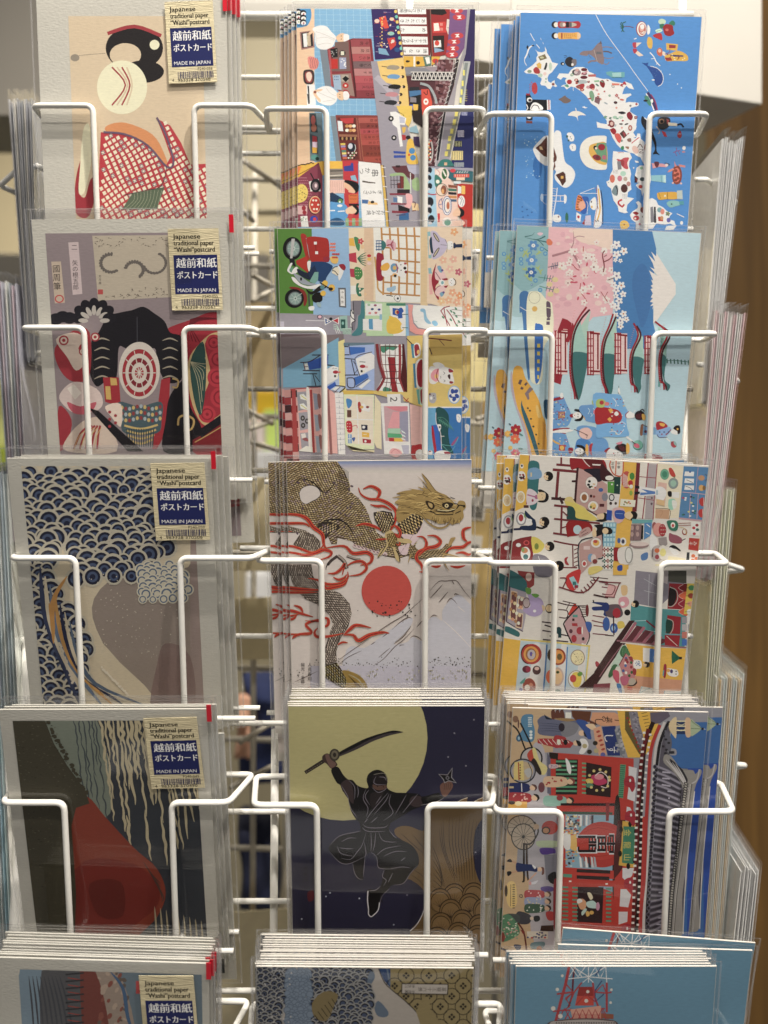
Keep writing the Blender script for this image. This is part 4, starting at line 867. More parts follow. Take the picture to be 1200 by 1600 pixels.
 A.s('2a2a2c',660,50,720,20,800,40,790,130,720,170,660,140);A.e('7c5c44',700,70,34,30);A.e('16161a',705,75,20);A.p('8c3838',760,40,790,60,790,110,765,100);A.p('c8c0ac',780,85,885,95,885,128,780,122);A.b('1c1e26',18,885,115,930,105,960,140);A.p('a82834',700,180,745,200,770,255,730,250);A.b('b8a084',9,640,130,680,190,660,220);A.s('8c2c38',890,215,920,180,940,235,920,270,890,255);A.l('d8c0b8',4,895,220,930,220)
 A.b('8c3060',7,840,440,880,420,925,415);A.b('8c3060',6,880,420,875,380);A.b('8c3060',6,860,430,880,480);A.b('8c3060',5,900,420,915,460);A.e(W,965,385,20,24);A.e('b87878',960,430,20,9)
 A.s('7c3c30',830,650,860,595,910,600,940,670,935,760,900,808,850,800,828,740);A.s('c86858',845,660,870,620,900,625,920,680,915,750,885,785,850,770)
 for (x,y) in ((868,650),(890,690),(862,705),(895,740),(868,760)): A.e('7c3c30',x,y,20,18)
 A.p('c87c74',850,540,880,600,855,605);A.p('c87c74',900,575,980,590,980,612,915,605);A.p('c87c74',770,670,790,640,840,620,850,640,800,665);A.e('d8a89c',835,795,12);A.e('d8a89c',930,800,12)
 A.p('c88c94',585,560,640,570,700,565,760,580,760,610,680,605,600,625);A.s('5c2c38',615,550,670,550,665,600,635,610);A.e('d8c0bc',762,585,18);A.b('1c1c22',7,740,560,790,575,785,590)
 A.p('7cb0bc',580,705,750,700,755,795,700,785,585,770);A.l('38647c',4,695,705,705,785);A.p('a8c8c8',720,705,752,702,754,790,725,788)
 A.s('c89828',648,930,670,905,760,900,880,905,885,980,760,985,670,990);A.l('5c4c1c',5,770,900,772,985);A.e('e8e0b8',742,945,12);A.l('5c4c1c',4,665,905,695,985);A.p('a8b4b0',880,885,945,880,950,985,885,982)
 A.s('78acac',760,1030,820,1000,900,1010,920,1050,860,1070,800,1080);A.e('38584c',820,1042,10);A.p('48909c',905,1010,960,1005,965,1050,910,1045)
 O(A,800,180,7.5)
 A.e('2a66a8',300,610,55,140);A.e('34589c',190,120,4)
 A.p('7c4444',165,65,238,68,238,98,165,95);A.p('20222a',165,-20,240,-20,240,60,165,60);A.e(W,200,20,26,20)
 for i in range(34): A.e('a8c8e4',rnd.uniform(130,350),rnd.uniform(220,730),rnd.choice((3,4,7)))
 A.s(W,250,385,330,290,400,240,470,300,470,640,430,600,370,580,300,520,262,450);A.p('5c342c',275,385,340,330,410,250,410,490,370,480);A.p('c8a878',320,370,352,360,362,410,325,400);A.l('2c2020',6,330,350,400,420)
 A.s(W,470,260,500,200,525,178,570,200,585,300,600,430,625,550,700,610,740,690,710,790,650,845,590,840,510,760,500,700,515,660,480,600,480,450);A.p('5c342c',475,300,490,380,525,490,520,530,500,550,510,600,490,650,480,640,495,560,465,530,490,490)
 A.p('4c2c26',510,700,600,660,625,690,632,775,590,830,560,770);A.r('c89c40',572,712,602,745)
 A.s(W,645,215,690,205,728,250,720,300,680,305,655,270);A.e('2c5450',645,250,12,16);A.e('2c5450',662,296,12);A.e('2a2428',682,255,6);A.e('2a2428',694,278,6);A.s(W,672,370,700,335,745,350,745,410,700,418);A.e('2a2428',706,368,5);A.e('2a2428',710,385,5)
 A.s('d4cec6',1100,245,1108,290,1106,340,1112,560,1110,620,1080,640,960,635,860,590,800,490,800,370,850,290,930,250,1020,240);A.s('c89c3c',920,350,1000,325,1100,330,1115,560,1040,575,960,530,905,450,900,390);A.p('5c8c6c',1000,325,1105,325,1115,560,1040,540,960,400)
 A.e('8c1c2c',1050,375,42,38);A.e('1c1c22',972,380,20,24);A.e('d8c0b4',985,388,14);A.s('7c2834',940,490,980,460,1030,480,1040,520,990,530);A.e('a85c70',1080,495,26,28);A.e('5c2c34',1000,495,20,18)
 A.l('c8c8d0',7,345,935,440,935);A.e('a8bcd4',350,965,18,46);A.b('c8c8d0',5,350,1000,390,1040,440,1045)
 A.b(W,11,530,850,510,1020,460,1290);A.l('d8c8c8',8,445,942,620,945);A.l('d8c8c8',8,450,1005,620,1010);A.l('d8c8c8',6,565,945,568,1008);A.s(W,610,935,640,950,635,1020,612,1030)
 for i in range(14): A.l('b8b4bc',4,450,850+i*30,515-i*3,862+i*30)
 A.b('b8b4bc',5,450,880,490,860,520,870);A.s('d8d0cc',480,1180,540,1165,575,1200,560,1250,490,1245);A.e('7c5c64',545,1190,9,14);A.e('2c6450',642,1200,19,60)
 A.b('4c8c94',5,700,1010,720,1060,700,1110);A.b('4c8c94',5,720,970,715,1040,730,1090)
 A.s('c8743c',745,1060,770,940,820,960,850,1050,840,1110,800,1130,750,1110)
 for i in range(6): A.bt('5c2c24',9,0,750+i*4,1110-i*32,790+i*4,1100-i*26,820,1090-i*20)
 A.s('d89880',790,1020,850,1010,860,1080,820,1110,780,1080);A.s('2858a4',820,960,890,960,900,1030,890,1100,850,1160,800,1130,860,1080,850,1020);A.p(W,755,1135,810,1170,800,1255,750,1225);A.e('a82830',778,1192,15,18);A.p('8c1c24',820,1270,865,1200,855,1290);A.p('b8b0c4',860,1180,920,1170,930,1290,850,1290);A.b(W,5,875,1010,890,1050,880,1130,880,1160)
 A.s(W,1000,820,1030,880,1050,1050,1055,1200,1040,1300,960,1310,975,1150,1000,1000);A.b('9c3834',6,985,840,1000,960,1000,1060,960,1290);A.b('c89c38',16,1010,860,1025,1000,1030,1120,1000,1230);A.b('1c2440',10,1040,880,1062,1050,1062,1280)
 A.s(W,915,1010,970,960,990,1020,980,1100,950,1110,920,1080);A.l(W,6,795,918,965,852);A.l(W,6,795,918,1000,915);A.e('c89c38',935,1075,10,16);A.e('2c3048',930,1015,8,12);A.b('2c1c24',6,1005,1030,1000,1060,1010,1100);A.t('1c1c22',60,975,1225,'S',90)
 for i in range(10): A.l('6c9ccc',3,130+i*16,1000+i*12,145+i*16,1060+i*10)
 for x,y in ((120,1075),(175,1105),(122,1128),(232,1138),(185,1175),(130,1195)): A.e('2c5c9c',x,y,11,9)
 return A
ARTS.update({'12': art12,'13': art13})
def art22():
 A=Art(425,345,7.5,IG);rnd=random.Random(21)
 A.r('8c8894',-100,0,2500,2800)
 A.p('4c7a2c',-100,60,470,60,495,1090,-100,1080);A.p('84a8cc',465,60,900,60,925,1110,485,1100);A.p('d8c0a4',895,60,2400,60,2400,1000,1100,940,925,940)
 A.r('c8ac90',1080,60,1190,940)
 for (cx,cy,rx,ry) in ((240,325,112,135),(262,910,112,112)):
  A.e('141416',cx,cy,rx,ry);A.e('5c6468',cx+8,cy,rx*.72,ry*.72);A.e('7c9490',cx+10,cy,rx*.62,ry*.62);
  for i in range(8): A.l('a8b8b4',4,cx+10,cy,cx+10+rx*.6*math.cos(i*.785),cy+ry*.6*math.sin(i*.785))
  A.e('a8b8b4',cx+12,cy,22,26);A.e('3c4448',cx+12,cy,9)
 A.p('a8a8a8',230,210,268,210,238,450,210,465)
 A.s('9c241c',340,155,400,170,430,300,440,450,400,440,370,330,345,230);A.b('8c8c94',8,400,200,430,380,460,490)
 A.s('9c201c',410,195,600,195,665,240,672,440,640,480,600,480,460,480,430,330);A.r('dcd8d4',492,245,525,278);A.r('dcd8d4',506,358,540,392);A.l('4c1414',5,512,280,516,358);A.s('8c2434',600,430,672,425,665,480,615,480)
 A.p('a8281c',280,470,410,410,440,560,420,610,290,510);A.p('1c1c20',200,440,260,440,280,540,215,510);A.s('d8dcd8',180,570,215,500,240,500,215,570,260,600,235,625,190,600);A.s('5c8c74',205,570,240,540,250,600,215,600)
 A.s('d8dcd8',235,590,280,540,308,560,300,600,250,625);A.s('1c2438',300,560,420,610,500,520,520,600,460,690,380,670,310,620)
 A.s('1c3c68',440,490,600,480,700,520,705,560,640,660,620,710,540,700,520,600,470,580);A.p('1c2c4c',420,600,500,520,530,600,450,690);A.s('dcdcd4',415,480,455,480,440,590,420,560)
 A.s('8c94a0',250,620,320,640,440,720,520,740,480,760,340,730);A.s('dcdcdc',228,660,270,670,340,740,440,765,560,740,560,780,470,800,360,780,260,720);A.r('1c1c20',330,665,352,700);A.p('6c9c94',500,600,545,600,540,690,500,740,440,710)
 A.s('7c2420',210,775,300,780,380,820,412,900,400,980,370,990,370,880,310,810,220,795);A.b('9cb0a8',8,262,905,320,870,350,850)
 A.s('1c1c1c',400,800,470,830,560,760,640,770,600,800,480,860,430,850);A.s('141414',470,880,530,840,580,850,590,930,530,960,480,940);A.s('8ca8b0',520,960,570,960,575,1005,545,1010);A.s('dcdcd4',430,1010,490,1000,490,1045,440,1048);A.l('3c4840',20,430,850,440,1000)
 A.e('d8a830',620,735,34,38,40);A.e('d8a830',600,850,32);A.e('d8a430',700,785,40);A.e('241c1c',690,800,26,20);A.b('1c1c1c',12,560,720,620,760,690,800);A.e('4c7c84',590,780,26)
 for i in range(9): A.e('c84c3c',690+(i % 3)*22,270+(i//3)*38,12,14);A.l('d8a890',4,680+(i % 3)*22,260+(i//3)*38,700+(i % 3)*22,285+(i//3)*38)
 A.s('d8a850',680,430,740,410,780,440,760,500,700,490)
 for i in range(7): A.e('b03834',715+(i % 4)*22,390+(i//4)*40,12)
 A.s('e0c8b4',700,600,735,540,790,560,775,640,740,630);A.s('dcdcd8',770,530,810,540,840,590,790,700,775,640,790,590);A.s('8c1c2c',785,515,840,508,865,545,845,580,810,560);A.b('1c1c1c',9,705,585,735,590,775,635);A.b('1c1c1c',9,708,570,730,545,770,535)
 A.p('5c6068',775,785,865,785,870,1020,785,1010);A.p('dcd8d0',795,805,850,805,855,1000,805,998)
 for i,ch in enumerate('そば処'): A.t('3c3434',34,812,820+i*58,ch,90)
 A.p('d0a028',900,205,955,200,975,300,905,290);A.s('3c7c50',960,190,1000,230,1030,280,1020,355,985,310);A.e('3c7c50',1000,215,40,16,40);flower(A,'b83c44',1040,240,36,5,'d8a0a0');A.e('e0b088',1062,305,22,26)
 A.p('b03044',900,385,985,370,995,495,905,475);
 for i in range(6): A.bt('2c6850',11,2,1000,440,1050,400+i*20,1105,370+i*32)
 A.e('b02c34',1138,410,24,18);A.e('d8a848',1140,450,24,18);A.e('d8b4b0',1140,500,26,18)
 A.p('a83048',910,560,980,565,985,670,920,655);A.s('3c7c40',965,560,1000,540,1050,570,1060,640,1020,690,975,670)
 for i in range(8): A.e('dccfa8',985+(i % 3)*26,570+(i//3)*36,5)
 A.e('d8b0a0',1070,570,14,24);A.r('dcd4cc',920,760,990,860);A.s('2c6c54',990,740,1020,735,1010,780,1080,790,1040,830,1050,880,1010,880,985,820);A.e('dcd4c4',1030,800,10,14);A.e('dcd4c4',1030,840,10,12);A.e('dcb088',1095,860,18)
 A.p('a8a4b4',90,1180,140,1180,150,1400,95,1400)
 A.l('c8c8cc',7,395,1168,620,1172);A.e('3c2c4c',560,1125,32,26);A.e('dca8b4',560,1125,22,18);A.p('d8dce0',612,1130,700,1180,620,1225);A.p('34508c',622,1145,685,1180,628,1210);A.e('d8dce0',650,1178,12);A.e('1c2428',690,1150,20,18)
 A.p('dcdcdc',700,1168,785,1130,785,1215);A.p('b02030',715,1168,775,1142,775,1202)
 A.p('8cb0a8',790,1120,880,1110,890,1300,800,1290);A.p('24504c',805,1155,860,1155,860,1260,808,1260);A.e('7cb0a8',830,1200,14,20)
 for i in range(3): A.b('b0ccc0',7,720,1220+i*24,760,1225+i*20,790,1290);A.b('dcdcdc',7,740+i*22,1270,760+i*20,1320)
 A.r('a8c4b8',830,1260,930,1330);
 for i in range(5): A.l('48605c',4,830,1275+i*12,930,1275+i*12)
 for i in range(5): A.l('d8d4d8',9,140+i*70,1450+(i % 2)*20,145+i*70,1545)
 A.p('d8d8d0',920,1050,1000,1050,960,1240,920,1240);A.p('74707c',945,935,1050,935,1030,1100,1000,1100,985,1160,970,1280,945,1290,930,1200,965,1170,950,1020);A.b('28262c',9,950,945,955,1090,925,1040,925,1120,975,1170,935,1200,945,1280)
 A.s('3c7880',1050,935,1085,960,1100,1030,1080,1150,1065,1290,1030,1340,930,1340,1000,1250,1010,1120,1035,1090)
 A.p('a8c098',1085,930,1200,960,1200,1320,1065,1310,1090,1130)
 O(A,575,345,7.5)
 A.p('a8c49c',-20,950,440,960,460,1350,-20,1350)
 A.p('d8d4cc',60,50,615,45,620,960,90,950)
 for i in range(5): A.b('b07c3c',22,155+i*96,50,170+i*96,350,180+i*93,600,178+i*92,870)
 for y,x0 in ((168,150),(325,200),(470,260),(605,440),(730,180),(862,190)): A.l('a87840' ,19,x0,y-12,610,y+16)
 A.b('b88c4c',20,80,420,110,700,120,800,180,855)
 A.p('dcd8d0',82,222,160,222,168,350,88,355)
 for i in range(4): A.l('24507c',9,90,235+i*34,162,232+i*34);A.l('24507c',7,98+i*20,228,100+i*20,350)
 A.s('2c6868',160,235,200,250,210,300,170,345);A.s('c89ca8',225,220,300,240,330,280,310,350,250,310,215,290)
 for i in range(6): A.b('8c2c44',7,215,290,260,280,300,220+i*26)
 A.s('8c1c34',100,400,150,380,185,420,190,600,175,690,130,705,100,660)
 A.s('dcd8d4',160,470,230,450,330,470,350,490,420,480,460,530,450,620,420,670,340,640,260,640,220,660,165,640,160,560);A.s('d89c2c',155,530,225,490,255,530,225,580,160,580);A.e('5c8cb0',305,550,42,52);A.e('c8a050',312,552,22,26);A.b('8c1c4c',11,325,500,345,550,340,610);A.e('d8a060',312,635,30,20);A.e('201c20',318,645,16);A.e('241c1c',432,555,18);A.e('7c3030',445,600,18);A.e('a03840',435,500,14)
 A.e('241c24',385,515,7);A.e('241c24',388,580,7);A.b('241c24',4,360,540,352,552,362,562)
 A.s('8cacc4',220,790,260,780,320,760,325,800,290,830,230,825)
 A.s('dcdcdc',310,880,350,865,385,890,365,945,325,930);A.e('1c1c1c',350,910,13);A.b('1c1c1c',9,215,875,255,875,290,885);A.b('1c1c24',4,312,880,305,910,330,940,365,948,382,900,350,866,312,880)
 A.r('c8b088',615,45,700,1000);A.p('dcbca4',700,45,1130,40,1140,1010,830,1000,690,960)
 for (x,y,c_) in ((1010,130,'d89868'),(880,460,'d8a48c'),(1000,450,'d8a090'),(960,565,'dca898'),(990,840,'d89878'),(1075,880,'d88c60'),(945,930,'d8a080'),(1040,955,'dc9c80'),(860,940,'dcac80')): flower(A,c_,x,y,46,5,'e8d0b0',rnd.random())
 flower(A,'b05468',1060,600,42,5,'e0b0a8')
 A.p('7ca8b0',695,130,730,125,745,440,708,440);A.p('dcc0b0',708,180,730,180,738,400,712,400)
 A.s('b0a8c0',740,120,800,130,850,190,910,220,930,290,910,350,860,410,780,450,750,430,730,300,735,200);A.s('24384c',720,230,745,190,755,300,765,380,735,360);A.e('2a2638',800,195,66,17,58);A.e('b0a48c',800,195,56,9,58);A.e('2a2638',800,370,66,17,-58);A.e('b0a48c',800,370,56,9,-58);A.b('3c3844',4,850,280,900,285,930,290)
 A.s('dcd8d8',930,250,980,240,1000,280,980,330,930,330);A.b('24283c',4,900,215,930,280,920,370);A.e('24405c',982,270,5);A.e('24405c',982,300,5);A.p('24304c',1000,265,1015,255,1030,275,1105,270,1108,312,1030,312,1015,325,1000,318)
 A.p('7ca8b0',705,555,740,550,750,620,712,620);A.p('dc9c98',712,625,742,625,760,860,722,865);A.s('8c1c30',800,495,760,600,745,700,770,830,820,925,830,890,790,780,830,710,790,640,790,560)
 A.s('dcb0b0',790,560,850,520,910,640,920,700,850,700,790,680);A.s('dcb0b0',850,760,920,760,890,850,840,890,790,860,790,800);A.s('6c98b0',810,540,850,530,870,600,840,600);A.s('6c98b0',840,850,880,830,890,860,860,890);A.p('8c1c30',865,680,930,670,935,695,880,700);A.p('8c1c30',890,765,940,755,920,785,900,785);A.e('d4d8d4',865,725,34,36);A.e('6ca0a8',872,725,16,20);A.b('8c5464',9,790,600,830,660,850,690);A.b('8c5464',9,780,830,810,780,850,760);A.e('5c4c84',870,580,14);A.e('5c4c84',885,840,14)
 A.s('e0dcd4',945,690,990,670,1020,720,990,765,950,750);A.b('1c1c20',8,1000,675,1025,700,1028,740,1005,755);A.e('241c20',978,700,4);A.e('241c20',980,735,4);A.e('b03c44',965,722,4)
 A.p('dcdcd4',-30,970,165,970,165,1110,-30,1110);
 for (x,y,c_) in ((10,985,'8cb090'),(85,990,'8c4c64'),(50,1035,'2c5070'),(130,1040,'3c3c7c'),(20,1082,'c8787c'),(92,1078,'b86c6c')): A.e(c_,x,y,18,13)
 A.p('dcd8d4',-60,1150,165,1150,165,1290,-60,1280);A.p('4c8cb4',8,1150,55,1150,60,1275,12,1270);A.r('7ca8c0',135,1095,165,1160)
 A.p('3c7864',215,965,440,965,440,995,215,995);A.p('d8dcdc',250,995,440,1000,440,1350,300,1350)
 A.p('24509c',288,1020,360,1030,375,1018,400,1020,420,1060,400,1080,405,1140,355,1145,350,1115,288,1100);A.e('d89c60',338,1070,22,28);A.e('8c2434',348,1072,16,20)
 A.s('d8ac2c',225,1170,300,1130,350,1150,410,1230,415,1280,350,1320,230,1310);A.s('d8ac2c',248,1115,300,1130,320,1190,260,1170);A.e('e0dcd0',400,1245,16,34)
 A.p('7ca8cc',440,990,470,990,480,1350,445,1350);A.l('3c5c5c',8,400,1100,470,1095);A.l('3c5c5c',8,400,1250,470,1255)
 A.p('dc8c88',470,980,530,985,515,1080,530,1200,580,1260,700,1280,690,1340,560,1330,490,1290);A.p('d0d8d0',530,985,830,1000,850,1260,700,1270,590,1250,540,1190,520,1080)
 A.s('7ca8c4',620,1030,670,1040,690,1130,740,1200,700,1205,660,1160,650,1080,615,1060);A.s('7cb0d0',750,1180,790,1170,820,1210,790,1235,755,1210);A.e('6c8c88',550,1180,5);A.e('6c8c88',572,1182,5)
 A.p('d4d8d0',830,1000,1140,1010,1140,1400,850,1400)
 for pts in ((850,1050,900,1130,960,1230),(890,1010,900,1090,930,1230),(920,1040,980,1120,1035,1225),(850,1060,890,1020,960,1000)): A.b('8c2c3c',11,*pts)
 for pts in ((980,1040,1100,1050),(990,1100,1100,1115),(1040,1200,1100,1190)): A.l('5c3c40',5,*pts)
 for x,y in ((1030,1030),(1010,1080),(1035,1120),(975,1060),(1065,1180),(970,1160),(880,1130),(1040,1225)): A.e('4c7c64',x,y,20,10,50)
 O(A,425,530,7.5)
 A.p('5c4c50',-20,-60,555,-60,555,120,-20,140)
 A.p('74686c',-20,-20,840,-60,840,20,560,120,130,340,-20,400)
 A.p('6c9cb8',130,345,780,-20,780,560,560,560,130,565)
 A.p('9cb0d4',620,540,620,450,840,430,870,580,700,600)
 A.p('d8c480',775,30,850,0,860,560,880,620,820,630,790,560)
 A.p('a03c3c',215,580,560,560,560,580,270,590,300,1300,230,1310);A.p('d0a09c',270,590,640,560,740,640,770,1340,300,1310);A.p('a03838',440,590,470,590,505,1330,478,1330);A.p('8c5c5c',640,590,668,590,710,1350,680,1350)
 for j in range(10):
  for i in range(3): A.p(('c08c88','7c1c24','b88480','8c3034','3c2024','c09490','78181c')[(j+i*2) % 7],70+i*75+j*3,590+j*90+i*6,143+i*75+j*3,584+j*90+i*6,146+i*75+j*3,668+j*90+i*6,72+i*75+j*3,676+j*90+i*6)
 A.p('a03c3c',232,580,275,585,308,1320,245,1320)
 for j,x in enumerate((290,310,330)):
  y=620+j*240;A.p('94929c',x,y,x+110,y-10,x+120,y+190,x+20,y+210)
 A.p('8c8c94',300,640,400,630,425,680,425,810,310,840)
 for i in range(2): A.p('d0d4cc',325,650+i*110,370,640+i*110,415,690+i*110,415,720+i*110,335,700+i*110);A.l('b8b43c',9,340,660+i*110,405,705+i*110)
 for (x,y) in ((360,925),(412,960),(365,1010)): A.e('3c3838',x,y,26,32);A.e('8c8c90',x,y,11,14)
 A.p('d0ccc8',340,1110,390,1100,400,1150,350,1165);A.p('8c4c50',350,1165,400,1150,440,1180,430,1200,380,1190)
 A.s('d0ccc8',400,590,435,590,450,900,470,1260,430,1250,420,900)
 A.p('dcd4c8',320,1300,400,1250,475,1265,478,1325,320,1310)
 for j in range(3): A.p('94a0b0' if j else '8c94a8',480+j*14,630+j*250,530+j*14,640+j*250,545+j*14,820+j*250,500+j*14,830+j*250);A.s('8c5c58',530+j*10,650+j*240,570+j*8,660+j*240,575+j*8,790+j*240,545+j*10,800+j*240)
 A.r('d8d8dc',560,560,640,1400) if False else None
 A.p('dcdce0',735,625,835,620,860,1350,780,1350);
 for j in range(11): A.l('6c6c84',3,745+j*3,680+j*62,845+j*2,690+j*60);A.l('6c6c84',3,785+j*2,650+j*62,787+j*2,690+j*62)
 A.l('2c242c',12,470,185,665,185);A.p('2c54a8',415,270,660,180,660,300,560,340,440,360);A.b('3c242c',11,330,272,440,262,560,190);A.p('d8d4cc',372,290,415,280,430,355,390,360);A.l('5c242c',9,370,275,390,365);A.l('5c242c',7,380,325,420,318);A.b('3c242c',11,360,365,560,370);A.b('2c242c',12,365,405,530,405);A.b('2c242c',10,480,410,515,545);A.b('2c242c',8,500,420,560,500);A.b('3c242c',11,410,553,640,548)
 A.p('dcdcdc',625,360,720,310,780,330,775,460,640,540);A.l('2c242c',9,640,300,735,308);A.e('9c2434',745,385,32,20);A.r('c85c5c',770,378,802,394);A.r('1c1c20',728,420,750,445);A.r('d0ccb8',750,420,768,442);A.b('3c4448',4,708,350,720,335,730,352);A.b('3c4448',4,735,345,765,340)
 A.p('2c54a8',640,560,740,498,755,545,680,595);A.p('a8b8dc',680,590,760,540,850,560,790,620);A.p('d8d8c8',710,580,770,552,790,560,735,600);A.b('2c242c',12,740,545,858,560,790,625);A.b('5c3c3c',7,735,620,800,560)
 A.p('5c7484',840,40,1200,40,1200,80,840,80);A.p('94a8d4',850,80,1200,60,1200,600,870,580)
 A.p('3464b0',905,90,1090,95,1090,150,920,185);A.l('4c3c44',9,900,60,915,190);A.l('2c242c',12,845,85,895,88);A.l('2c242c',12,850,182,905,182)
 A.p('dcdce0',980,230,1150,150,1200,190,1200,340,1030,425);A.b('4c4450',10,1170,150,975,220,1030,430);A.b('2c242c',11,850,225,975,235);A.b('2c242c',12,855,420,1010,418);A.b('2c242c',10,930,240,970,420);A.l('2c242c',6,945,250,975,290);A.l('2c242c',6,970,400,1000,360)
 A.e('9c2434',1062,318,34,20);A.r('c8a8a8',1092,312,1125,336);A.r('1c1c20',1040,362,1062,388);A.r('d0ccb8',1062,365,1086,388);A.b('3c4c4c',8,1025,265,1050,265,1095,268)
 A.p('3464b0',960,450,1115,400,1135,445,980,545);A.p('d8d8d0',1010,560,1130,470,1160,480,1050,580);A.l('4c4c58',10,980,560,1130,460);A.b('3c3438',12,880,455,890,555,965,560,960,460,880,455)
 A.p('c8a840',830,600,1200,600,1200,640,840,650);A.p('c8d4ac',840,645,1195,650,1200,1290,920,1290,860,1230);A.p('dcc8b8',870,665,1185,670,1190,1250,885,1215)
 A.l('d8e0d0',12,995,650,1015,1230);A.l('d8e0d0',12,865,935,1190,945)
 A.s('3c7cb4',870,700,930,710,935,760,915,800,885,800);A.r('5c3c34',880,830,930,915);A.s('a03030',1005,750,1035,740,1050,840,1020,850);A.s('e0dcd4',1040,800,1070,750,1110,790,1150,800,1140,850,1100,840,1060,830);A.e('7c3434',1120,795,20,14);A.e('c89c4c',1050,795,22,18)
 A.s('b02030',870,970,930,968,940,1080,885,1085);A.b('b84c54',8,940,1020,990,1010,1000,1040)
 for i in range(6): A.e('e8d8d0',885+(i % 2)*28,990+(i//2)*34,5)
 A.p('5c90c0',890,1110,935,1115,935,1220,895,1220);A.l('e0e0e4',8,912,1110,914,1220);A.l('e0e0e4',8,885,1165,935,1165);A.s('3c5ca0',935,1160,975,1150,960,1200)
 A.p('24243c',1045,1000,1120,1005,1120,1065,1050,1065);A.e('d8d8d8',1075,1030,18);A.p('d8a430',1055,1085,1140,1095,1140,1150,1055,1145);A.l('e8e0c0',7,1070,1115,1110,1115);A.p('9c2434',1060,1165,1160,1175,1160,1220,1065,1215);A.e('e0d8d4',1095,1195,14)
 A.p('dcc8a0',870,1240,930,1295,1200,1300,1200,1325,950,1310)
 O(A,575,530,7.5)
 A.p('c8b060',460,-40,1140,-60,1120,800,600,800,480,740,70,640,60,600,460,610)
 A.p('b09448',720,-40,1140,-60,1120,170,730,200)
 A.p('d8d8d0',140,60,410,60,420,620,100,600,170,450)
 A.s('3c8068',150,80,340,80,300,130,240,120,190,160,155,140);A.s('3c8068',190,560,240,570,300,600,180,610)
 A.p('8c2028',232,208,320,210,325,380,320,470,355,620,280,615,260,470,245,330)
 for x in (205,255,318): A.b('5c2028',7,x,60,x+2,300,x+20,450,x-5,610)
 for y,dy in ((80,10),(185,6),(298,0),(378,0),(455,0),(500,20)): A.l('5c2028',7,150,y,400,y+dy)
 A.b('7c2830',34,105,55,130,260,190,460);A.b('9c4848',10,140,60,160,260,205,450);A.b('7c2830',30,190,460,150,540,105,605);A.b('8c3438',30,372,60,375,280,368,460);A.b('8c3438',28,370,460,400,540,430,615);A.p('4c181c',400,50,425,60,455,380,460,620,430,615,380,460,400,280)
 A.l('5c2028',6,195,460,370,460)
 A.p('3c7c98',500,60,540,55,545,220,520,220);A.s('d8d4cc',540,60,600,50,620,150,600,200,545,210);A.s('8c2434',545,70,590,65,605,150,560,200,545,140);A.e('d8a860',590,150,18,26);A.b('3c242c',10,450,-10,520,60);A.b('3c242c',12,720,100,750,180);A.l('5c1c24',13,640,-20,980,15);A.b('5c3c3c',8,830,0,895,75)
 A.p('3c7ca0',525,285,565,280,570,570,545,570);A.s('d8dcdc',560,270,640,230,650,400,640,560,575,570,560,420);A.s('8c1c2c',580,290,640,250,640,540,590,540,572,420)
 A.s('dcdcd8',720,330,800,320,850,310,960,340,1000,360,990,400,1010,500,970,530,880,520,820,500,780,525,720,500);A.s('dcdcd8',765,280,830,270,895,310,870,350,820,330,770,310);A.e('c8c8d0',855,318,20,24);A.s('d88c98',745,390,790,350,830,360,815,490,760,480,735,440);A.e('d8b060',800,435,22,26);A.b('8c1c34',10,825,345,800,430,835,505)
 A.s('8c2838',945,345,990,360,995,385,950,388);A.s('8c2838',960,490,1000,500,985,522,955,515);A.s('3c2428',935,420,962,415,962,470,940,450);A.b('24242c',5,880,380,900,400,882,415);A.b('24242c',5,885,475,905,490,885,502);A.b('241c20',4,845,430,855,445,845,460)
 A.p('5c9c94',565,590,600,585,610,760,590,760);A.s('a8c4b0',600,580,650,585,650,750,610,755);A.s('7c2c34',615,600,650,600,650,740,620,740);A.s('9c9ca4',715,640,790,630,800,680,800,710,770,750,720,730);A.e('3c3440',770,660,7);A.e('3c3440',775,690,7);A.e('d8d4d4',740,690,16,20);A.e('5c3c44',725,645,12)
 A.e('7ca8d4',1010,650,74,106);A.e('d4dce4',1010,650,64,96)
 for i in range(5): A.e('2c4894',1010+34*math.cos(i*1.257+.3),650+50*math.sin(i*1.257+.3),30,22,math.degrees(i*1.257+.3)+30)
 A.e('d4dce4',995,655,18)
 A.p('d8d4d0',222,645,380,640,385,755,230,752);A.p('8c8c94',380,640,410,660,420,745,385,755);A.t('242428',118,262,672,'2',90,1.1);A.b('9c2434',10,415,680,445,715,480,735);A.b('9c2434',9,440,730,475,690)
 A.p('dcc8a8',80,650,150,750,160,1290,100,1270,70,1200)
 A.p('d8d8d8',150,750,480,745,500,1340,190,1345);A.p('b8949c',185,785,465,785,475,1200,205,1190);A.p('c87884',190,785,465,785,460,830,380,850,300,830);A.p('d09098',290,850,370,850,370,1040,230,1040);A.p('8c8ca4',370,850,470,845,475,1200,440,1195,370,1050);A.p('94bca4',232,1045,380,1045,378,1105,228,1100);A.p('4c9c70',228,1100,400,1110,400,1155,230,1150);A.p('a82c30',245,1155,305,1158,308,1198,248,1195);A.p('d8ac34',305,1158,400,1160,410,1200,308,1198);
 for i in range(3): A.p('c8d4d4',385,1060+i*45,430,1090+i*40,445,1110+i*38,400,1090+i*42)
 A.l('d8d8d8',10,195,1210,490,1215);A.s('d89ca0',250,1340,280,1280,360,1290,400,1340,330,1380);A.b('a84c5c',5,270,1330,320,1290,380,1330);A.p('a8a8bc',390,1240,480,1240,480,1350,420,1350)
 A.p('dca8a4',490,760,650,800,650,1240,505,1240);A.l('8c5c44',4,480,740,640,800)
 A.p('dcdcd4',700,790,1105,790,1105,805,700,805)
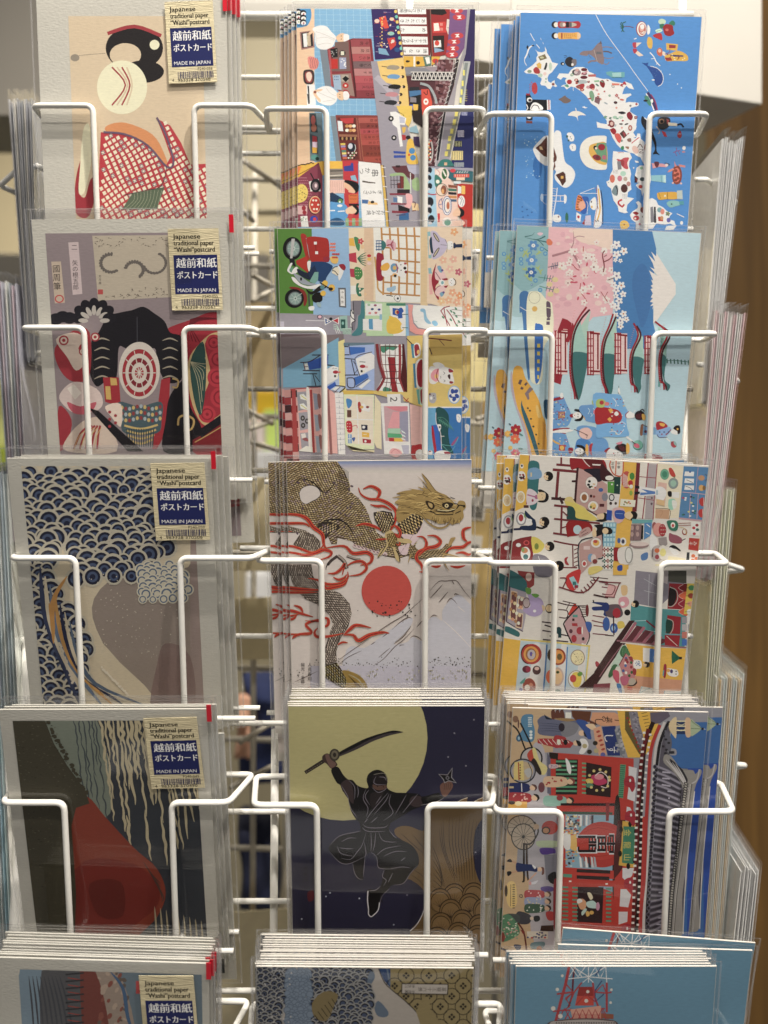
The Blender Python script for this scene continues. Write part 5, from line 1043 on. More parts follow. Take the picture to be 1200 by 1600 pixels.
 A.p('2c6cac',700,805,1105,805,1100,1400,700,1400);A.p('5c9cc4',705,805,790,805,800,1000,760,1400,705,1400);A.p('2c5cb0',740,1010,820,1000,860,1300,800,1320)
 A.s('1c4c50',800,805,880,810,940,880,950,980,940,1080,950,1180,965,1250,1000,1340,900,1340,850,1200,830,1050,800,950);A.s('a01c30',745,1030,765,1030,790,1200,805,1330,780,1330,750,1150)
 A.b('b8b4bc',9,795,860,800,980,850,1100,860,1290);A.s('dcdce0',812,1000,850,1000,855,1040,835,1080,820,1040);A.e('2c4c50',840,1030,10,14);A.l('d8e0dc',6,850,1135,895,1137)
 for i in range(8): A.l('4c8c78',5,815+i*22,925+i*14,850+i*20,960+i*13);A.l('4c8c78',5,850+i*18,920+i*14,830+i*20,975+i*12)
 A.b('4c8c78',5,815,915,900,930,1005,1070);A.b('5cacac',5,850,1230,1000,1245,1060,1150);A.b('5cacac',5,870,1240,960,1320,1020,1250);A.s('8c4c7c',975,1230,1040,1150,1058,1150,1000,1240);A.s('dcdcdc',1035,890,1060,875,1090,900,1080,970,1045,960);A.b('8ca0b0',4,1050,900,1070,920,1060,950)
 A.s('a82028',510,1260,550,1240,640,1240,640,1400,520,1400);A.s('dcd8d0',560,1320,600,1290,640,1310,640,1400,570,1400);A.s('dcdcd8',780,1340,840,1305,930,1310,970,1350,940,1420,800,1420);A.s('8c2838',890,1320,950,1320,965,1345,910,1350);A.e('d8d8d4',730,1330,26,30);A.e('8c2838',725,1312,14,8)
 return A
def art23():
 A=Art(780,345,7.5,IG);rnd=random.Random(22)
 A.r('a4c0cc',-100,-100,2600,2900);A.p('7ca4ac',-100,-100,580,30,570,900,300,900,-100,860);A.s('94b4bc',160,760,300,830,600,700,640,950,500,1100,120,1100)
 A.p('d0a4ac',580,30,1330,60,1350,700,1330,1100,1100,1130,900,1360,640,1400,600,1000,540,960,570,500)
 for i in range(40): A.e(rnd.choice(('d8b0b4','c898a4','dcb8b4')),rnd.uniform(620,1320),rnd.uniform(90,1000),rnd.uniform(20,60),rnd.uniform(14,40))
 A.s('dcbcb0',900,90,1320,80,1330,330,1100,280,960,250,880,180)
 A.bt('346468',18,1,540,180,440,220,300,195);A.bt('346468',16,1,560,250,440,225,340,205);A.bt('346468',12,1,520,290,470,240,400,210);A.bt('346468',12,1,570,355,520,320,475,300);A.bt('346468',12,1,300,185,380,170,415,135);A.s('c8a8b8',445,150,480,135,515,150,480,175);A.s('c86c4c',555,225,590,212,625,250,610,285,565,280)
 for (x,y,r,c_) in ((400,290,62,'4c80b4'),(380,462,66,'5488bc'),(375,605,62,'3464a0')): flower(A,c_,x,y,r,6,'a8c8dc');A.e('dce4e8',x,y,r*.36);A.e('9cb0b4',x,y,r*.16)
 for (x,y) in ((260,335),(255,450),(258,500),(360,375),(500,330),(540,385),(425,700),(480,810)): A.e('4c88b8',x,y,26);A.e('7ca8b4',x,y,14)
 for (x,y,a) in ((310,370,40),(460,380,-30),(330,400,70),(300,570,20),(450,560,50),(320,650,40),(480,600,70),(360,690,30),(290,400,-60)): A.e('98ac6c',x,y,34,10,a);A.e('98ac6c',x+14,y-16,24,8,a+60)
 A.e('34649c',382,750,13);A.e('a4c0cc',382,750,7)
 for (x0,y0,x1,y1) in ((570,545,690,520),(460,660,640,685),(470,765,690,825)):
  A.l('4c8474' if y0 > 600 else '34485c',9,x0,y0,x1,y1)
  for i in range(4): A.l('34586c',7,x0+(x1-x0)*(.35+i*.17),y0+(y1-y0)*(.35+i*.17)+34,x0+(x1-x0)*(.45+i*.17),y0+(y1-y0)*(.4+i*.17)-40)
 for (x,y) in ((730,545),(655,690),(590,745),(670,820),(600,860)): A.e('c8b888',x,y,36,30)
 A.b('9c7078',26,620,412,720,385,820,355);A.b('9c7078',24,800,360,870,400,910,460);A.b('9c7078',15,905,450,925,500,945,550);A.bt('9c7078',18,1,820,360,870,260,870,120);A.bt('a07880',9,0,880,200,930,180,1000,190);A.bt('c08890',9,0,840,360,900,410,935,430)
 for pts in ((800,450,830,500,860,520),(860,510,900,560,940,580),(960,850,1000,900,1030,955),(1110,385,1115,440),(985,300,985,360),(945,800,955,730),(835,670,870,700),(1000,670,1040,640),(820,590,870,630)): A.b('a8444c',10,*pts)
 for i in range(10): A.e('b84860',rnd.uniform(820,1150),rnd.uniform(480,950),24,11,rnd.uniform(0,180))
 for i in range(46):
  x,y=rnd.uniform(720,1340),rnd.uniform(250,1120)
  if y > 250+(1000-x)*.5 and (y < 960 or x > 1080): flower(A,rnd.choice(('dcc8c4','e0ccc8','dcc0bc')),x,y,rnd.uniform(32,50),5,rnd.choice(('7c4448','b8747c',None)),rnd.random()*3)
 A.s('3c6ca0',240,860,290,820,345,850,320,1000,325,1290,345,1600,360,1830,335,1840,300,1500,270,1100,240,1080,238,960)
 A.s('dcd4b8',345,850,400,825,480,840,550,920,600,950,625,1000,632,1290,520,1500,500,1880,375,1880,350,1600,325,1290,320,1000);A.e('8c8878',412,900,68,70);A.e('dcd4b8',412,900,64,66);A.e('c8a04c',415,1032,32);A.s('5c4c5c',555,945,595,960,605,1040,600,1125,560,1130,552,1030);A.l('dcd4b8',8,555,1015,605,1025);A.r('5c4c5c',556,1140,596,1165);A.r('5c4c5c',552,1180,592,1220);A.l('dce0dc',7,245,1010,320,1055)
 A.s('3468b0',420,1225,450,1205,490,1215,515,1260,512,1500,500,1700,465,1875,420,1875,415,1500);
 for i in range(5): A.r('c8b038',445,1440+i*92-(0),480-i*3,1485+i*92)
 O(A,940,345,7.5)
 A.p('3c74ac',130,90,590,115,635,330,640,380,600,760,605,1200,640,1350,600,1500,200,1500,160,1130,130,500)
 A.s('3a6ca4',380,600,480,500,560,640,570,1000,480,1250,420,1100,360,800)
 A.p('3c74ac',590,115,640,330,620,420,560,300)
 A.p('d4ccc8',640,375,868,740,868,860,640,1180,605,1200,612,1010,590,1040,608,990,568,1000,605,960,565,950,600,905,575,900,600,850,572,800,600,790,575,760,600,745,580,690,605,700,555,580,660,650,625,610,565,540,620,570,600,500,545,395,600,450,630,480,580,360,640,420)
 for (x,y,r) in ((175,280,50),(260,355,46),(175,395,48),(160,460,26),(220,468,26),(175,645,54),(230,757,46),(170,810,44),(250,860,40),(165,880,34),(205,938,44),(130,985,42),(175,1015,44),(255,1090,42),(165,1105,34),(220,1170,46),(290,1155,34),(222,1235,36),(140,750,40),(130,300,30)): flower(A,'d8dce0',x,y,r,5,rnd.choice(('b06c4c','7c6c8c','b8909c')),rnd.random()*3)
 A.b('7c3c44',14,20,600,30,520,10,400,35,350);A.b('7c3c44',11,30,480,90,450,125,410);A.b('7c3c44',9,30,420,60,400);A.b('5c444c',8,70,695,110,680,150,665);A.b('9c4c54',8,-10,830,30,890,70,950);A.b('9c4c54',8,35,900,60,850,75,830)
 O(A,940,535,7.5)
 A.p('5c9494',690,-30,740,0,760,150,760,260,700,380,685,520,660,520,680,200);
 A.b('34645c',8,760,215,900,215,1120,245)
 for i in range(9): A.l('34645c',15,765+i*42,190+i*3,770+i*42,245+i*3)
 O(A,780,345,7.5)
 def tier(rx,top,bot,wide,tipx,galx0,galx1,gy0,gy1):
  m_=(top+bot)/2;A.p('9cbcb0',tipx+5,top+15,rx+70,(top+m_)/2,rx-0,m_-60,rx+wide,m_-20,rx+wide*.98,(top+m_)/2-60,tipx+10,top+25)
  A.s('90b8b0',tipx-8,top+30,rx+wide*.55,top+150,rx+wide,m_-60,rx+wide,m_,rx+8,m_+20,rx+18,top+260,rx+90,top+130)
  A.s('34686a',rx+wide,m_-10,rx+wide*.95,m_+90,rx+wide*.8,m_+260,rx+115,bot-60,rx+70,bot,rx+20,bot-200,rx+5,m_+200,rx+4,m_-20)
  A.b('441c24',22,tipx,top,rx+110,top+120,rx+30,top+300,rx+5,m_+60,rx+18,m_+270,rx+60,bot-60,rx+70,bot-10)
  A.b('8c1c2c',22,tipx-36,top-30,rx+80,top+110,rx+4,top+300,rx-18,m_+60,rx-6,m_+270,rx+34,bot-90,rx+42,bot-10)
  for i in range(34):
   t=i/33;y=top+10+t*(bot-top-30);A.l('c87c7c',4,rx-26+80*max(0,(.28-t))*2.6+50*max(0,t-.6),y,rx-12+80*max(0,(.28-t))*2.6+50*max(0,t-.6),y+5)
  A.p('d0b8b8',galx0,gy0,galx1,gy0,galx1,gy1,galx0,gy1);A.p('8c1c2c',galx0,gy0,galx0+18,gy0,galx0+18,gy1,galx0,gy1)
  for x in (galx0+42,galx0+72): A.l('8c1c2c',14,x,gy0-10,x,gy1+10)
  for i in range(7): y=gy0+(gy1-gy0)*i/6;A.l('8c1c2c',11,galx0-4,y,galx0+76,y)
  A.l('7c1824',22,galx0+30,gy0+12,galx1,gy0+26);A.l('7c1824',22,galx0+30,gy1-40,galx1,gy1-34);A.l('7c1824',18,galx1-24,gy0+20,galx1-24,gy1-60)
 A.p('8c1c2c',740,1140,800,1160,850,1200,720,1920,640,1890,640,1400)
 tier(845,1040,2100,200,1060,650,800,1290,1800)
 A.l('d8a8a4',8,700,1180,660,1400);A.l('d8a8a4',8,750,1270,800,1275);A.p('8c1c2c',860,1190,880,1240,820,1420,770,1420)
 tier(1210,1120,2060,165,1370,1030,1180,1300,1800)
 tier(1548,1230,2020,140,1610,1350,1500,1320,1790)
 tier(1840+50,1210,1990,60,1860,1700,1830,1350,1790)
 O(A,780,535,7.5)
 A.s('a89cac',140,330,135,520,180,720,260,950,320,1150,350,1350,400,1350,380,1100,300,900,220,700,180,500)
 A.s('d89c28',160,350,180,290,220,272,270,300,300,400,340,470,400,560,470,690,510,860,545,960,548,1350,400,1350,350,1150,290,940,220,780,180,620,155,450)
 A.p('c88c20',505,920,548,960,548,1350,500,1350)
 A.p('5c4c50',240,435,272,440,250,500,220,480);A.p('5c4c50',258,515,290,535,270,555,245,545);A.p('5c4c50',315,465,335,480,310,510,290,495);A.p('7c6c74',360,520,400,545,345,600,355,660,335,675,300,600)
 A.s('2c5c6c',265,680,275,740,330,870,400,1060,465,1300,430,1310,360,1100,290,900,255,760);
 for (x,y) in ((335,770),(360,800),(372,895),(400,985),(432,1080),(462,1188),(490,1290)): A.e('3c3c34',x,y,12,11)
 A.s('e0b060',430,745,450,740,490,840,495,870,460,885,435,810)
 for (x,y,r,c_) in ((195,1025,64,'9c1c2c'),(185,1130,56,'d0603c'),(100,1070,38,'d8a040'),(190,1300,52,'c85468'),(130,1235,26,'d8a848')): flower(A,c_,x,y,r,7,'d8b060',rnd.random())
 A.e('3c5c6c',125,960,18,9,40);A.e('4c8484',255,1080,26,10,30);A.e('4c8484',250,1245,30,10,10);A.e('4c8484',135,1080,20,12);
 A.e('9c1c2c',45,1080,22,30);A.e('d8a040',10,1150,26,34)
 RB='5c90c4'
 A.s('1c4c6c',520,700,560,670,620,720,600,880,540,880)
 A.s(RB,600,680,740,640,780,700,830,810,850,880,800,980,720,990,600,1040);A.s('8c1c2c',600,670,700,640,750,640,740,665,620,690);A.e('dcd8d4',732,622,20,34);A.r('8c1c30',690,810,770,890);
 for i in range(5): A.l('c8b888',5,700+i*14,815,702+i*14,885)
 for i in range(44): A.e(rnd.choice(('dce4ec','9c2434','c8c068','24345c','7c5c9c')),rnd.uniform(620,810),rnd.uniform(680,970),rnd.uniform(5,11),rnd.uniform(4,8))
 def face(x,y,s_,hat=1):
  A.s('18161c',x-10*s_,y-75*s_,x+60*s_,y-60*s_,x+85*s_,y,x+55*s_,y+62*s_,x-10*s_,y+65*s_,x-20*s_,y+50*s_,x+30*s_,y+30*s_,x+30*s_,y-30*s_,x-25*s_,y-55*s_);A.e('e0dcdc',x+8*s_,y,52*s_,40*s_)
  A.e('241c20',x+18*s_,y-14*s_,5*s_,9*s_);A.e('241c20',x+18*s_,y+16*s_,5*s_,9*s_);A.e('b02c34',x-22*s_,y,5*s_,6*s_)
  if hat: A.s('d89c38',x+85*s_,y-80*s_,x+115*s_,y-60*s_,x+115*s_,y+50*s_,x+90*s_,y+40*s_,x+80*s_,y)
 A.s('8c1c2c',825,850,870,835,880,870,840,880);face(905,855,1)
 A.s('5c8cc0',945,750,1000,735,1180,745,1190,930,1030,925,1000,880,940,800)
 for i in range(5): A.b('b8d0e4',6,1040+i*30,770+(i % 2)*60,1060+i*30,800+(i % 2)*50,1040+i*30,840+(i % 2)*30)
 A.e('c86c80',1125,815,24,30);A.s('94a860',1090,680,1130,640,1190,660,1195,740,1130,755,1090,720);A.e('c8a848',1120,710,22)
 A.s('8c1c2c',600,1020,700,1005,820,1000,810,1015,720,1025,610,1050);A.s('dce0e4',610,1045,760,1015,870,1030,780,1060,700,1070,610,1070);A.s('8c1c30',610,1065,770,1060,760,1075,620,1085)
 A.s(RB,600,1085,760,1070,800,1130,840,1290,800,1350,600,1350);A.r('a83038',700,1200,770,1270);A.e('d8a848',735,1235,26);
 for i in range(30): A.e(rnd.choice(('dce4ec','9c2434','c8c068','24345c')),rnd.uniform(615,800),rnd.uniform(1100,1340),rnd.uniform(5,10),rnd.uniform(4,8))
 A.bt('c89c40',22,0,610,1130,660,1170,710,1190);A.s('8c1c30',810,1240,860,1235,865,1280,820,1300)
 A.s(RB,905,1010,960,975,1060,980,1150,1010,1200,1100,1200,1180,1100,1180,1000,1140,940,1110);A.s('dcaca4',950,1020,1040,1000,1090,1060,1060,1130,990,1130,940,1090);A.b('5c3438',8,880,1020,980,1060,1040,1090);A.b('5c3438',5,1000,1070,1030,1100,1020,1120)
 A.s('3c78b8',890,1220,930,1130,1050,1150,1100,1250,1100,1350,900,1350);face(930,1275,1);A.s('a82028',1060,1200,1110,1180,1175,1190,1180,1320,1100,1330,1060,1290);A.p('e8d8c0',1105,1190,1130,1190,1130,1325,1105,1325)
 O(A,940,535,7.5)
 A.s('68a0d0',-100,610,100,605,220,620,260,720,310,820,290,900,300,1000,320,1090,200,1110,60,1105,-60,1110,-60,900)
 A.s('9c1c24',-60,760,100,770,200,800,240,870,200,940,60,945,-60,960,-80,860);A.p('d8a038',75,785,110,770,138,800,105,832);A.p('d8a038',65,900,95,875,120,905,95,932);A.s('e0dcd4',145,835,175,808,200,840,170,862);A.s('9cb05c',-60,680,0,660,50,700,20,760,-60,750);A.e('a82c34',0,705,26);A.e('c87070',60,720,30,22)
 for i in range(26): A.e(rnd.choice(('dce4ec','9c2434','d8b048','24345c','8c3c5c')),rnd.uniform(90,270),rnd.uniform(630,1090),rnd.uniform(6,14),rnd.uniform(5,9))
 A.b('e4ecf4',7,90,1050,150,1040,200,1080,260,1020);A.b('e4ecf4',7,130,650,170,700,160,750);A.b('e4ecf4',6,190,960,240,930,280,960)
 A.s('e0dcd8',285,860,320,805,370,830,400,845,380,880,310,890);A.b('8c1c2c',8,290,885,280,845,320,808);A.s('201820',385,850,410,810,460,800,500,830,505,890,450,910,400,895);A.s('4c1c24',400,850,470,830,460,900,410,890);A.s('d8a038',470,840,510,850,510,905,480,905);A.b('201820',12,450,800,480,785,500,810);A.l('dce0e4',6,360,850,395,790);A.b('2c3038',5,195,600,200,540,200,510);A.s('e0dcd8',190,560,205,530,220,600,205,605)
 A.l('e0dcd8',22,290,1105,360,1160);A.e('2c6c68',425,1205,60,60);A.e('6cac9c',425,1198,56,54);A.e('c05870',410,1210,38,26,30);A.l('4c1c24',9,350,1155,395,1190)
 A.s('5c90c4',-100,1180,20,1120,80,1200,60,1350,-100,1350);A.s('8c1c2c',30,1270,95,1230,90,1290,60,1300);A.s('e0dcdc',85,1250,170,1260,235,1300,240,1350,60,1350);A.s('1c161c',155,1230,200,1190,270,1190,300,1240,290,1310,250,1320,240,1290,180,1260);A.s('4c1c24',190,1210,260,1220,280,1260,230,1270);A.s('d8a038',290,1185,325,1200,325,1290,290,1300);A.s('c8788c',170,1180,240,1160,230,1190,190,1195);A.e('241c20',190,1290,6,10);A.e('241c20',150,1320,6,9);A.e('b02c34',140,1300,8)
 A.s('8c5c44',450,1080,460,970,490,960,500,1000,480,1085);A.p('6c98c0',490,970,650,1000,650,1080,480,1085);A.b('5c3028',8,470,960,540,990,600,1000);A.e('5c2c4c',515,1045,18)
 A.s('9c2030',640,940,700,925,770,970,760,1010,700,1025,645,1020);A.s('d8a038',680,945,740,955,730,985,690,975);A.s('7ca0cc',640,1040,720,1010,790,990,815,1020,770,1090,700,1120,650,1100);A.b('3c243c',7,650,1080,680,1115,770,1110);A.b('8c1c34',9,755,1080,790,1050,810,1020);A.s('e0dcdc',810,1050,840,1015,890,1050,890,1080,840,1075);A.s('241c20',840,1010,870,975,915,980,920,1060,890,1070,885,1040);A.e('d8a038',890,1015,12);A.l('dce0e4',12,760,1125,810,1165);A.e('a03c48',845,1195,34,40,-30);A.l('4c1c24',7,808,1160,830,1180);A.e('7ca0a0',862,1185,14,30,-30)
 for i in range(5): A.e(('2c3c6c','8c2030')[i % 2],680+i*26,1050+(i % 2)*26,9)
 A.s('8c1c30',505,1310,560,1305,640,1315,700,1330,700,1370,510,1370);A.e('d8a8a8',600,1345,34,14);A.e('5c3c34',1003,1050,8,34)
 return A
ARTS.update({'22': art22,'23': art23})
def in_poly(P,x,y):
 r=False
 for i in range(len(P)):
  (x1,y1),(x2,y2)=P[i],P[i-1]
  if (y1 > y) != (y2 > y) and x < (x2-x1)*(y-y1)/(y2-y1)+x1: r=not r
 return r
def hide_scales(A,pts,size,ang,base,hi,seed=0,bow=None):
 """body polygon covered with rows of overlapping scales"""
 P=[(pts[i],pts[i+1]) for i in range(0,len(pts),2)];A.p(base,*pts);rnd=random.Random(seed)
 xs=[p[0] for p in P];ys=[p[1] for p in P];cx,cy=(min(xs)+max(xs))/2,(min(ys)+max(ys))/2
 R=math.hypot(max(xs)-min(xs),max(ys)-min(ys))/2;n=int(R/size)+2
 for j in range(-n,n+1):
  for i in range(-n,n+1):
   u,v=(i+(.5 if j % 2 else 0))*size*1.05,j*size*.72
   if bow:
    rr=math.hypot(u+cx-bow[0],v+cy-bow[1]);k=max(12,int(rr*6.28/size)) if 0 else 0
   a=math.radians(ang + 26*math.sin(u*.006+v*.004+seed));x,y=cx+u*math.cos(math.radians(ang))-v*math.sin(math.radians(ang))+6*math.sin(v*.03),cy+u*math.sin(math.radians(ang))+v*math.cos(math.radians(ang))+10*math.sin(u*.012)
   if not in_poly(P,x,y) or not in_poly(P,x+size*.3*math.sin(a),y): continue
   c_=rnd.choice(hi);h=size*.46
   A.bt(c_,size*.34,2,x-h*math.cos(a),y-h*math.sin(a),x-.5*h*math.sin(a)*-1,y-.55*h*math.cos(a),x+h*math.cos(a),y+h*math.sin(a))
def flame(A,w_,*pts):
 A.bt('7c5c24',w_*1.22,2,*pts);A.bt('b02818',w_,2,*pts);A.bt('3c1c14',w_*.22,2,*[p+2 for p in pts])
def art32():
 A=Art(410,710,1200/170,LG);G=Art(410,710,1200/170,LG);rnd=random.Random(32)
 bgc='b2aaa6';A.r(bgc,-300,-100,2600,3000)
 for i in range(10): A.r(('4c628c','56698f','667499','7680a0','868aa0','948f9e','9e999e','a59f9e','aaa4a0','aea8a2')[i],-300,40+i*16-(10 if i == 0 else 0),2600,58+i*16)
 HI=['a89468','b8a478','8c7850','c0b088','9c8860','a08c84'];HD=['8c8070','9c9080','6c6258','a89c8c']
 hide_scales(A,(-60,780,260,780,480,840,540,880,420,870,200,860,-60,850),28,20,'4a4038',HD,1)
 hide_scales(A,(420,870,560,880,640,960,640,1060,420,1060,340,990),28,60,'463c36',HD,2)
 hide_scales(A,(-60,870,215,870,180,930,110,1040,-60,1040),28,60,'463c36',HD,3)
 body=(-60,60,820,70,900,180,960,320,970,410,1060,480,1140,590,1190,720,1260,860,1350,920,1700,800,1720,900,1660,1100,1500,1150,1380,1130,1200,1080,1040,1020,990,960,830,920,820,990,760,990,720,900,640,800,560,790,470,690,400,650,-60,650)
 hide_scales(A,body,30,12,'4a3c2c',HI,4)
 A.s('2e2620',600,800,700,740,830,770,850,820,760,850,700,930,650,890);hide_scales(A,(620,810,700,760,810,780,830,815,740,850,690,900),32,-30,'2e2620',HI,5)
 A.bt('1c1816',14,2,330,370,420,270,560,310,680,420,780,340,830,250);A.bt('1c1816',16,2,590,790,700,730,850,720,960,800,1010,900)
 for i in range(9): A.b('1c1816',4,840+i*14,110+i*10,850+i*12,230,845+i*14,400)
 for i in range(24): A.e('4c3c48',rnd.uniform(380,1000),rnd.uniform(280,900),18,10,rnd.uniform(0,90))
 A.s(bgc,405,430,440,370,530,340,610,370,642,440,600,490,540,520,480,548,425,510)
 A.b('1c1816',6,405,430,440,370,530,340,610,370,642,440,600,490,540,520,480,548,425,510,405,430)
 for i in range(9): A.e('b8a4a4',1020+i*42,1010+i*13+(0 if i < 5 else -(i-5)*6),26,20,40);A.e('7c6468',1020+i*42,1004+i*13,18,9,40)
 A.b('3c3230',44,830,1120,900,1180,930,1260);A.b('8c8078',20,835,1115,905,1175,930,1250);A.b('3c3230',30,930,1120,1010,1150,1080,1160);A.b('8c8078',14,930,1115,1010,1145,1075,1155);A.b('3c3230',32,830,1120,760,1170,720,1220);A.bt('201c1c',18,1,730,1200,705,1240,702,1275)
 flame(A,40,-60,665,330,660,480,700,560,800,660,880,680,1000,740,1080);flame(A,26,-60,745,200,760,450,760,520,800);flame(A,22,-60,850,60,846,330,850)
 flame(A,24,-60,1000,100,1030,300,1010,420,1040,540,1080,640,1040,690,960);flame(A,34,-60,1070,300,1080,480,1110,600,1080,680,1050,760,1080,730,1130,620,1165)
 flame(A,38,700,1030,900,1010,1000,1090,1150,1080,1210,1130,1180,1200,1080,1220);flame(A,30,930,1230,1000,1190,1100,1180,1150,1250,1080,1320,950,1340)
 flame(A,30,720,1310,800,1310,870,1260,910,1200,880,1330)
 flame(A,34,1060,365,1090,440,1180,490,1300,500,1420,560,1480,650,1440,780,1390,860,1500,900,1510,1000,1440,960);flame(A,34,1110,380,1200,350,1290,400,1280,460,1240,510);flame(A,26,1190,550,1260,570,1340,570,1430,620)
 flame(A,30,1030,790,1130,765,1250,800,1330,850)
 O(A,570,710,1200/170);O(G,570,710,1200/170)
 hide_scales(A,(95,640,200,620,300,640,330,740,260,860,190,860,110,720),32,60,'2e2620',HI,7)
 hide_scales(A,(360,770,560,640,650,690,620,800,570,880,560,960,480,980,400,900),40,20,'2a221c',['c0a870','a08c5c','b89c60'],8)
 A.s('b8a4a8',400,880,560,880,620,800,640,760,600,920,540,990,520,1060,420,1110,370,1020,470,980);
 for i in range(8): A.b('7c6474',4,600-i*28,790+i*40,570-i*26,830+i*38)
 A.s('a89464',230,860,300,840,360,920,480,930,520,970,440,980,350,960,340,1040,385,1120,390,1185,340,1150,310,1040,260,1010,210,1080,140,1140,170,1060,240,990,220,920)
 hide_scales(A,(240,880,320,860,360,930,340,1020,260,1010),26,70,'4c3c20',['b09a60','8c7840'],9)
 A.bt('2a221c',12,0,345,1050,375,1110,388,1180);A.bt('2a221c',9,0,235,1000,190,1070,145,1135)
 hide_scales(A,(500,980,600,1060,700,1060,850,1040,900,980,960,1000,900,1120,700,1150,520,1150,470,1100),26,10,'3a3024',['a89468','8c7850'],10)
 A.s('8c7444',930,960,950,920,1000,915,975,960,950,1000,920,1010);A.bt('8c7444',26,1,860,1100,960,1110,1060,1140);A.bt('8c7444',24,1,860,1120,890,1220,930,1280);A.bt('8c7444',22,1,510,1100,490,1150,480,1195)
 A.s('8c7440',345,640,370,560,330,530,380,480,300,475,400,450,350,430,440,400,520,390,480,375,600,390,650,400,580,355,650,370,640,340,690,380,640,300,565,225,640,290,690,340,625,205,700,280,790,400,900,450,975,520,1010,555,1040,510,1100,520,1115,580,1085,620,1090,690,1040,750,1000,760,960,775,930,740,880,760,820,765,780,740,720,720,660,700,620,680,540,650,460,700,400,740,360,740)
 for i in range(60):
  t=rnd.random();x=340+t*420;y=420+rnd.random()*240+t*20;A.bt(rnd.choice(('5c4820','b89c58','3c2c18','c8ac68')),6,2,x,y,x+50,y-8-20*t,x+110,y-4)
 for i in range(40): x=720+rnd.random()*340;y=680+rnd.random()*50;A.bt(rnd.choice(('5c4820','b89c58','3c2c18')),6,2,x,y,x+rnd.uniform(-20,10),y+50)
 for i in range(26): x=700+rnd.random()*260;y=440+rnd.random()*190;A.bt(rnd.choice(('2c2014','b89c58','3c2c18')),8,2,x,y,x+30,y+12,x+60,y+20)
 A.s('2c2014',670,510,750,530,770,580,730,610,690,570);A.s('9c8450',700,530,745,550,740,590,710,570)
 A.s('241c14',850,550,900,525,975,540,965,570,930,600,880,590);A.e('b8a878',902,565,22);A.e('241c14',902,565,9);A.b('241c14',12,780,620,900,635,1000,610,1040,560,1100,570);A.b('241c14',9,980,540,1020,545,1035,575);A.e('241c14',1095,570,12,16);A.b('c8bc90',6,800,610,900,620,1000,600);A.b('241c14',10,720,620,760,640,800,660,960,660,1060,620);
 A.b('8c7440',18,470,590,600,640,700,750,800,810,900,790,970,700,1000,620,1060,590);A.b('3c2c18',4,470,580,600,630,700,740,800,800,900,782,965,695)
 A.b('3c2c18',5,640,300,700,380,740,420);A.b('3c2c18',5,640,220,710,300,780,400);A.b('3c2c18',5,660,400,640,440,700,470)
 flame(A,34,575,905,640,910,680,970,660,1040,590,1080,570,1150,620,1210,640,1290,600,1290);flame(A,36,690,895,780,900,835,960,790,1010,700,1030,650,1060,600,1120);flame(A,32,890,1080,960,1030,1080,1020,1150,970,1290,950);flame(A,34,1180,800,1090,830,1090,920,1130,960);flame(A,26,1000,1090,1080,1080,1140,1105,1180,1090);flame(A,26,730,1230,790,1240,840,1225);flame(A,26,940,1230,1020,1245,1110,1225)
 flame(A,30,280,800,340,790,390,850,380,910,340,900);flame(A,18,120,935,180,935,250,930)
 O(A,570,890,1200/170);O(G,570,890,1200/170)
 A.e('a83c34',240,232,276,276)
 A.s('a4a4ae',-300,1400,-200,880,0,860,200,720,400,580,515,530,520,590,440,700,320,820,460,800,530,740,640,780,700,560,780,520,850,560,860,440,960,320,1050,280,1190,410,1400,600,1400,1600,-300,1600)
 A.p('a2a0ae',-600,1060,1400,1060,1400,1600,-600,1600)
 LN='3c2820'
 for pts in ((-80,830,60,740,150,680,300,580,420,510,560,390,650,310),(720,230,780,160,830,125,900,125,960,118,1020,130,1100,240,1180,330),(720,315,790,240,860,160),(300,660,400,570,480,525,515,540),(190,745,270,690),(65,828,115,795),(320,820,430,730,510,620),(570,635,650,545),(720,530,760,500,800,512),(500,755,535,730,590,745,640,790),(90,1060,200,990,330,850,430,770,540,655),(150,970,210,920,280,860),(380,845,400,830,435,830),(815,360,860,310,920,240),(900,370,950,315,1020,380),(985,280,1000,265,1045,282),(960,120,985,160)): A.bt(LN,8,2,*pts)
 A.bt('c0b8b0',7,2,840,540,1000,680,1190,880);A.bt('c0b8b0',7,2,1020,400,1110,470)
 for i in range(30): A.e('2a2422',rnd.gauss(240,190),345+abs(rnd.gauss(90,60)),rnd.uniform(4,10))
 for (x,y,r) in ((488,385,12),(228,472,14),(420,468,9),(136,510,8),(490,422,8)): A.e('2a2422',x,y,r)
 for i in range(95): A.e('2a2624',rnd.uniform(-560,1190),1030+rnd.gauss(0,26)-max(0,(rnd.uniform(-560,1190)-600))*.0,rnd.uniform(3,8))
 for i in range(26): A.e('2a2624',rnd.uniform(730,1190),rnd.uniform(955,1090),rnd.uniform(4,9))
 for i in range(90): G.e('e8dca0',rnd.uniform(-300,1180),rnd.uniform(1095,1215),rnd.uniform(4,9))
 O(A,410,890,1200/170);O(G,410,890,1200/170)
 hide_scales(A,(-60,-60,540,-60,560,70,620,180,760,220,860,260,960,370,985,480,950,620,860,760,815,900,820,1010,680,1060,680,900,740,700,780,600,740,500,680,440,600,380,470,320,420,270,330,190,180,170,120,120,-60,100),28,55,'3c342e',['8c8078','a89c90','7c7068','b4a89c'],12)
 A.s(bgc,240,70,300,60,330,150,350,190,260,190)
 flame(A,40,-60,200,200,195,420,215,660,225);flame(A,24,-60,240,300,250,610,250);flame(A,30,500,95,600,110,720,160,860,150,940,90,940,20);flame(A,34,680,120,700,200,800,190,900,160,940,100);flame(A,26,780,80,840,110,900,90,930,50)
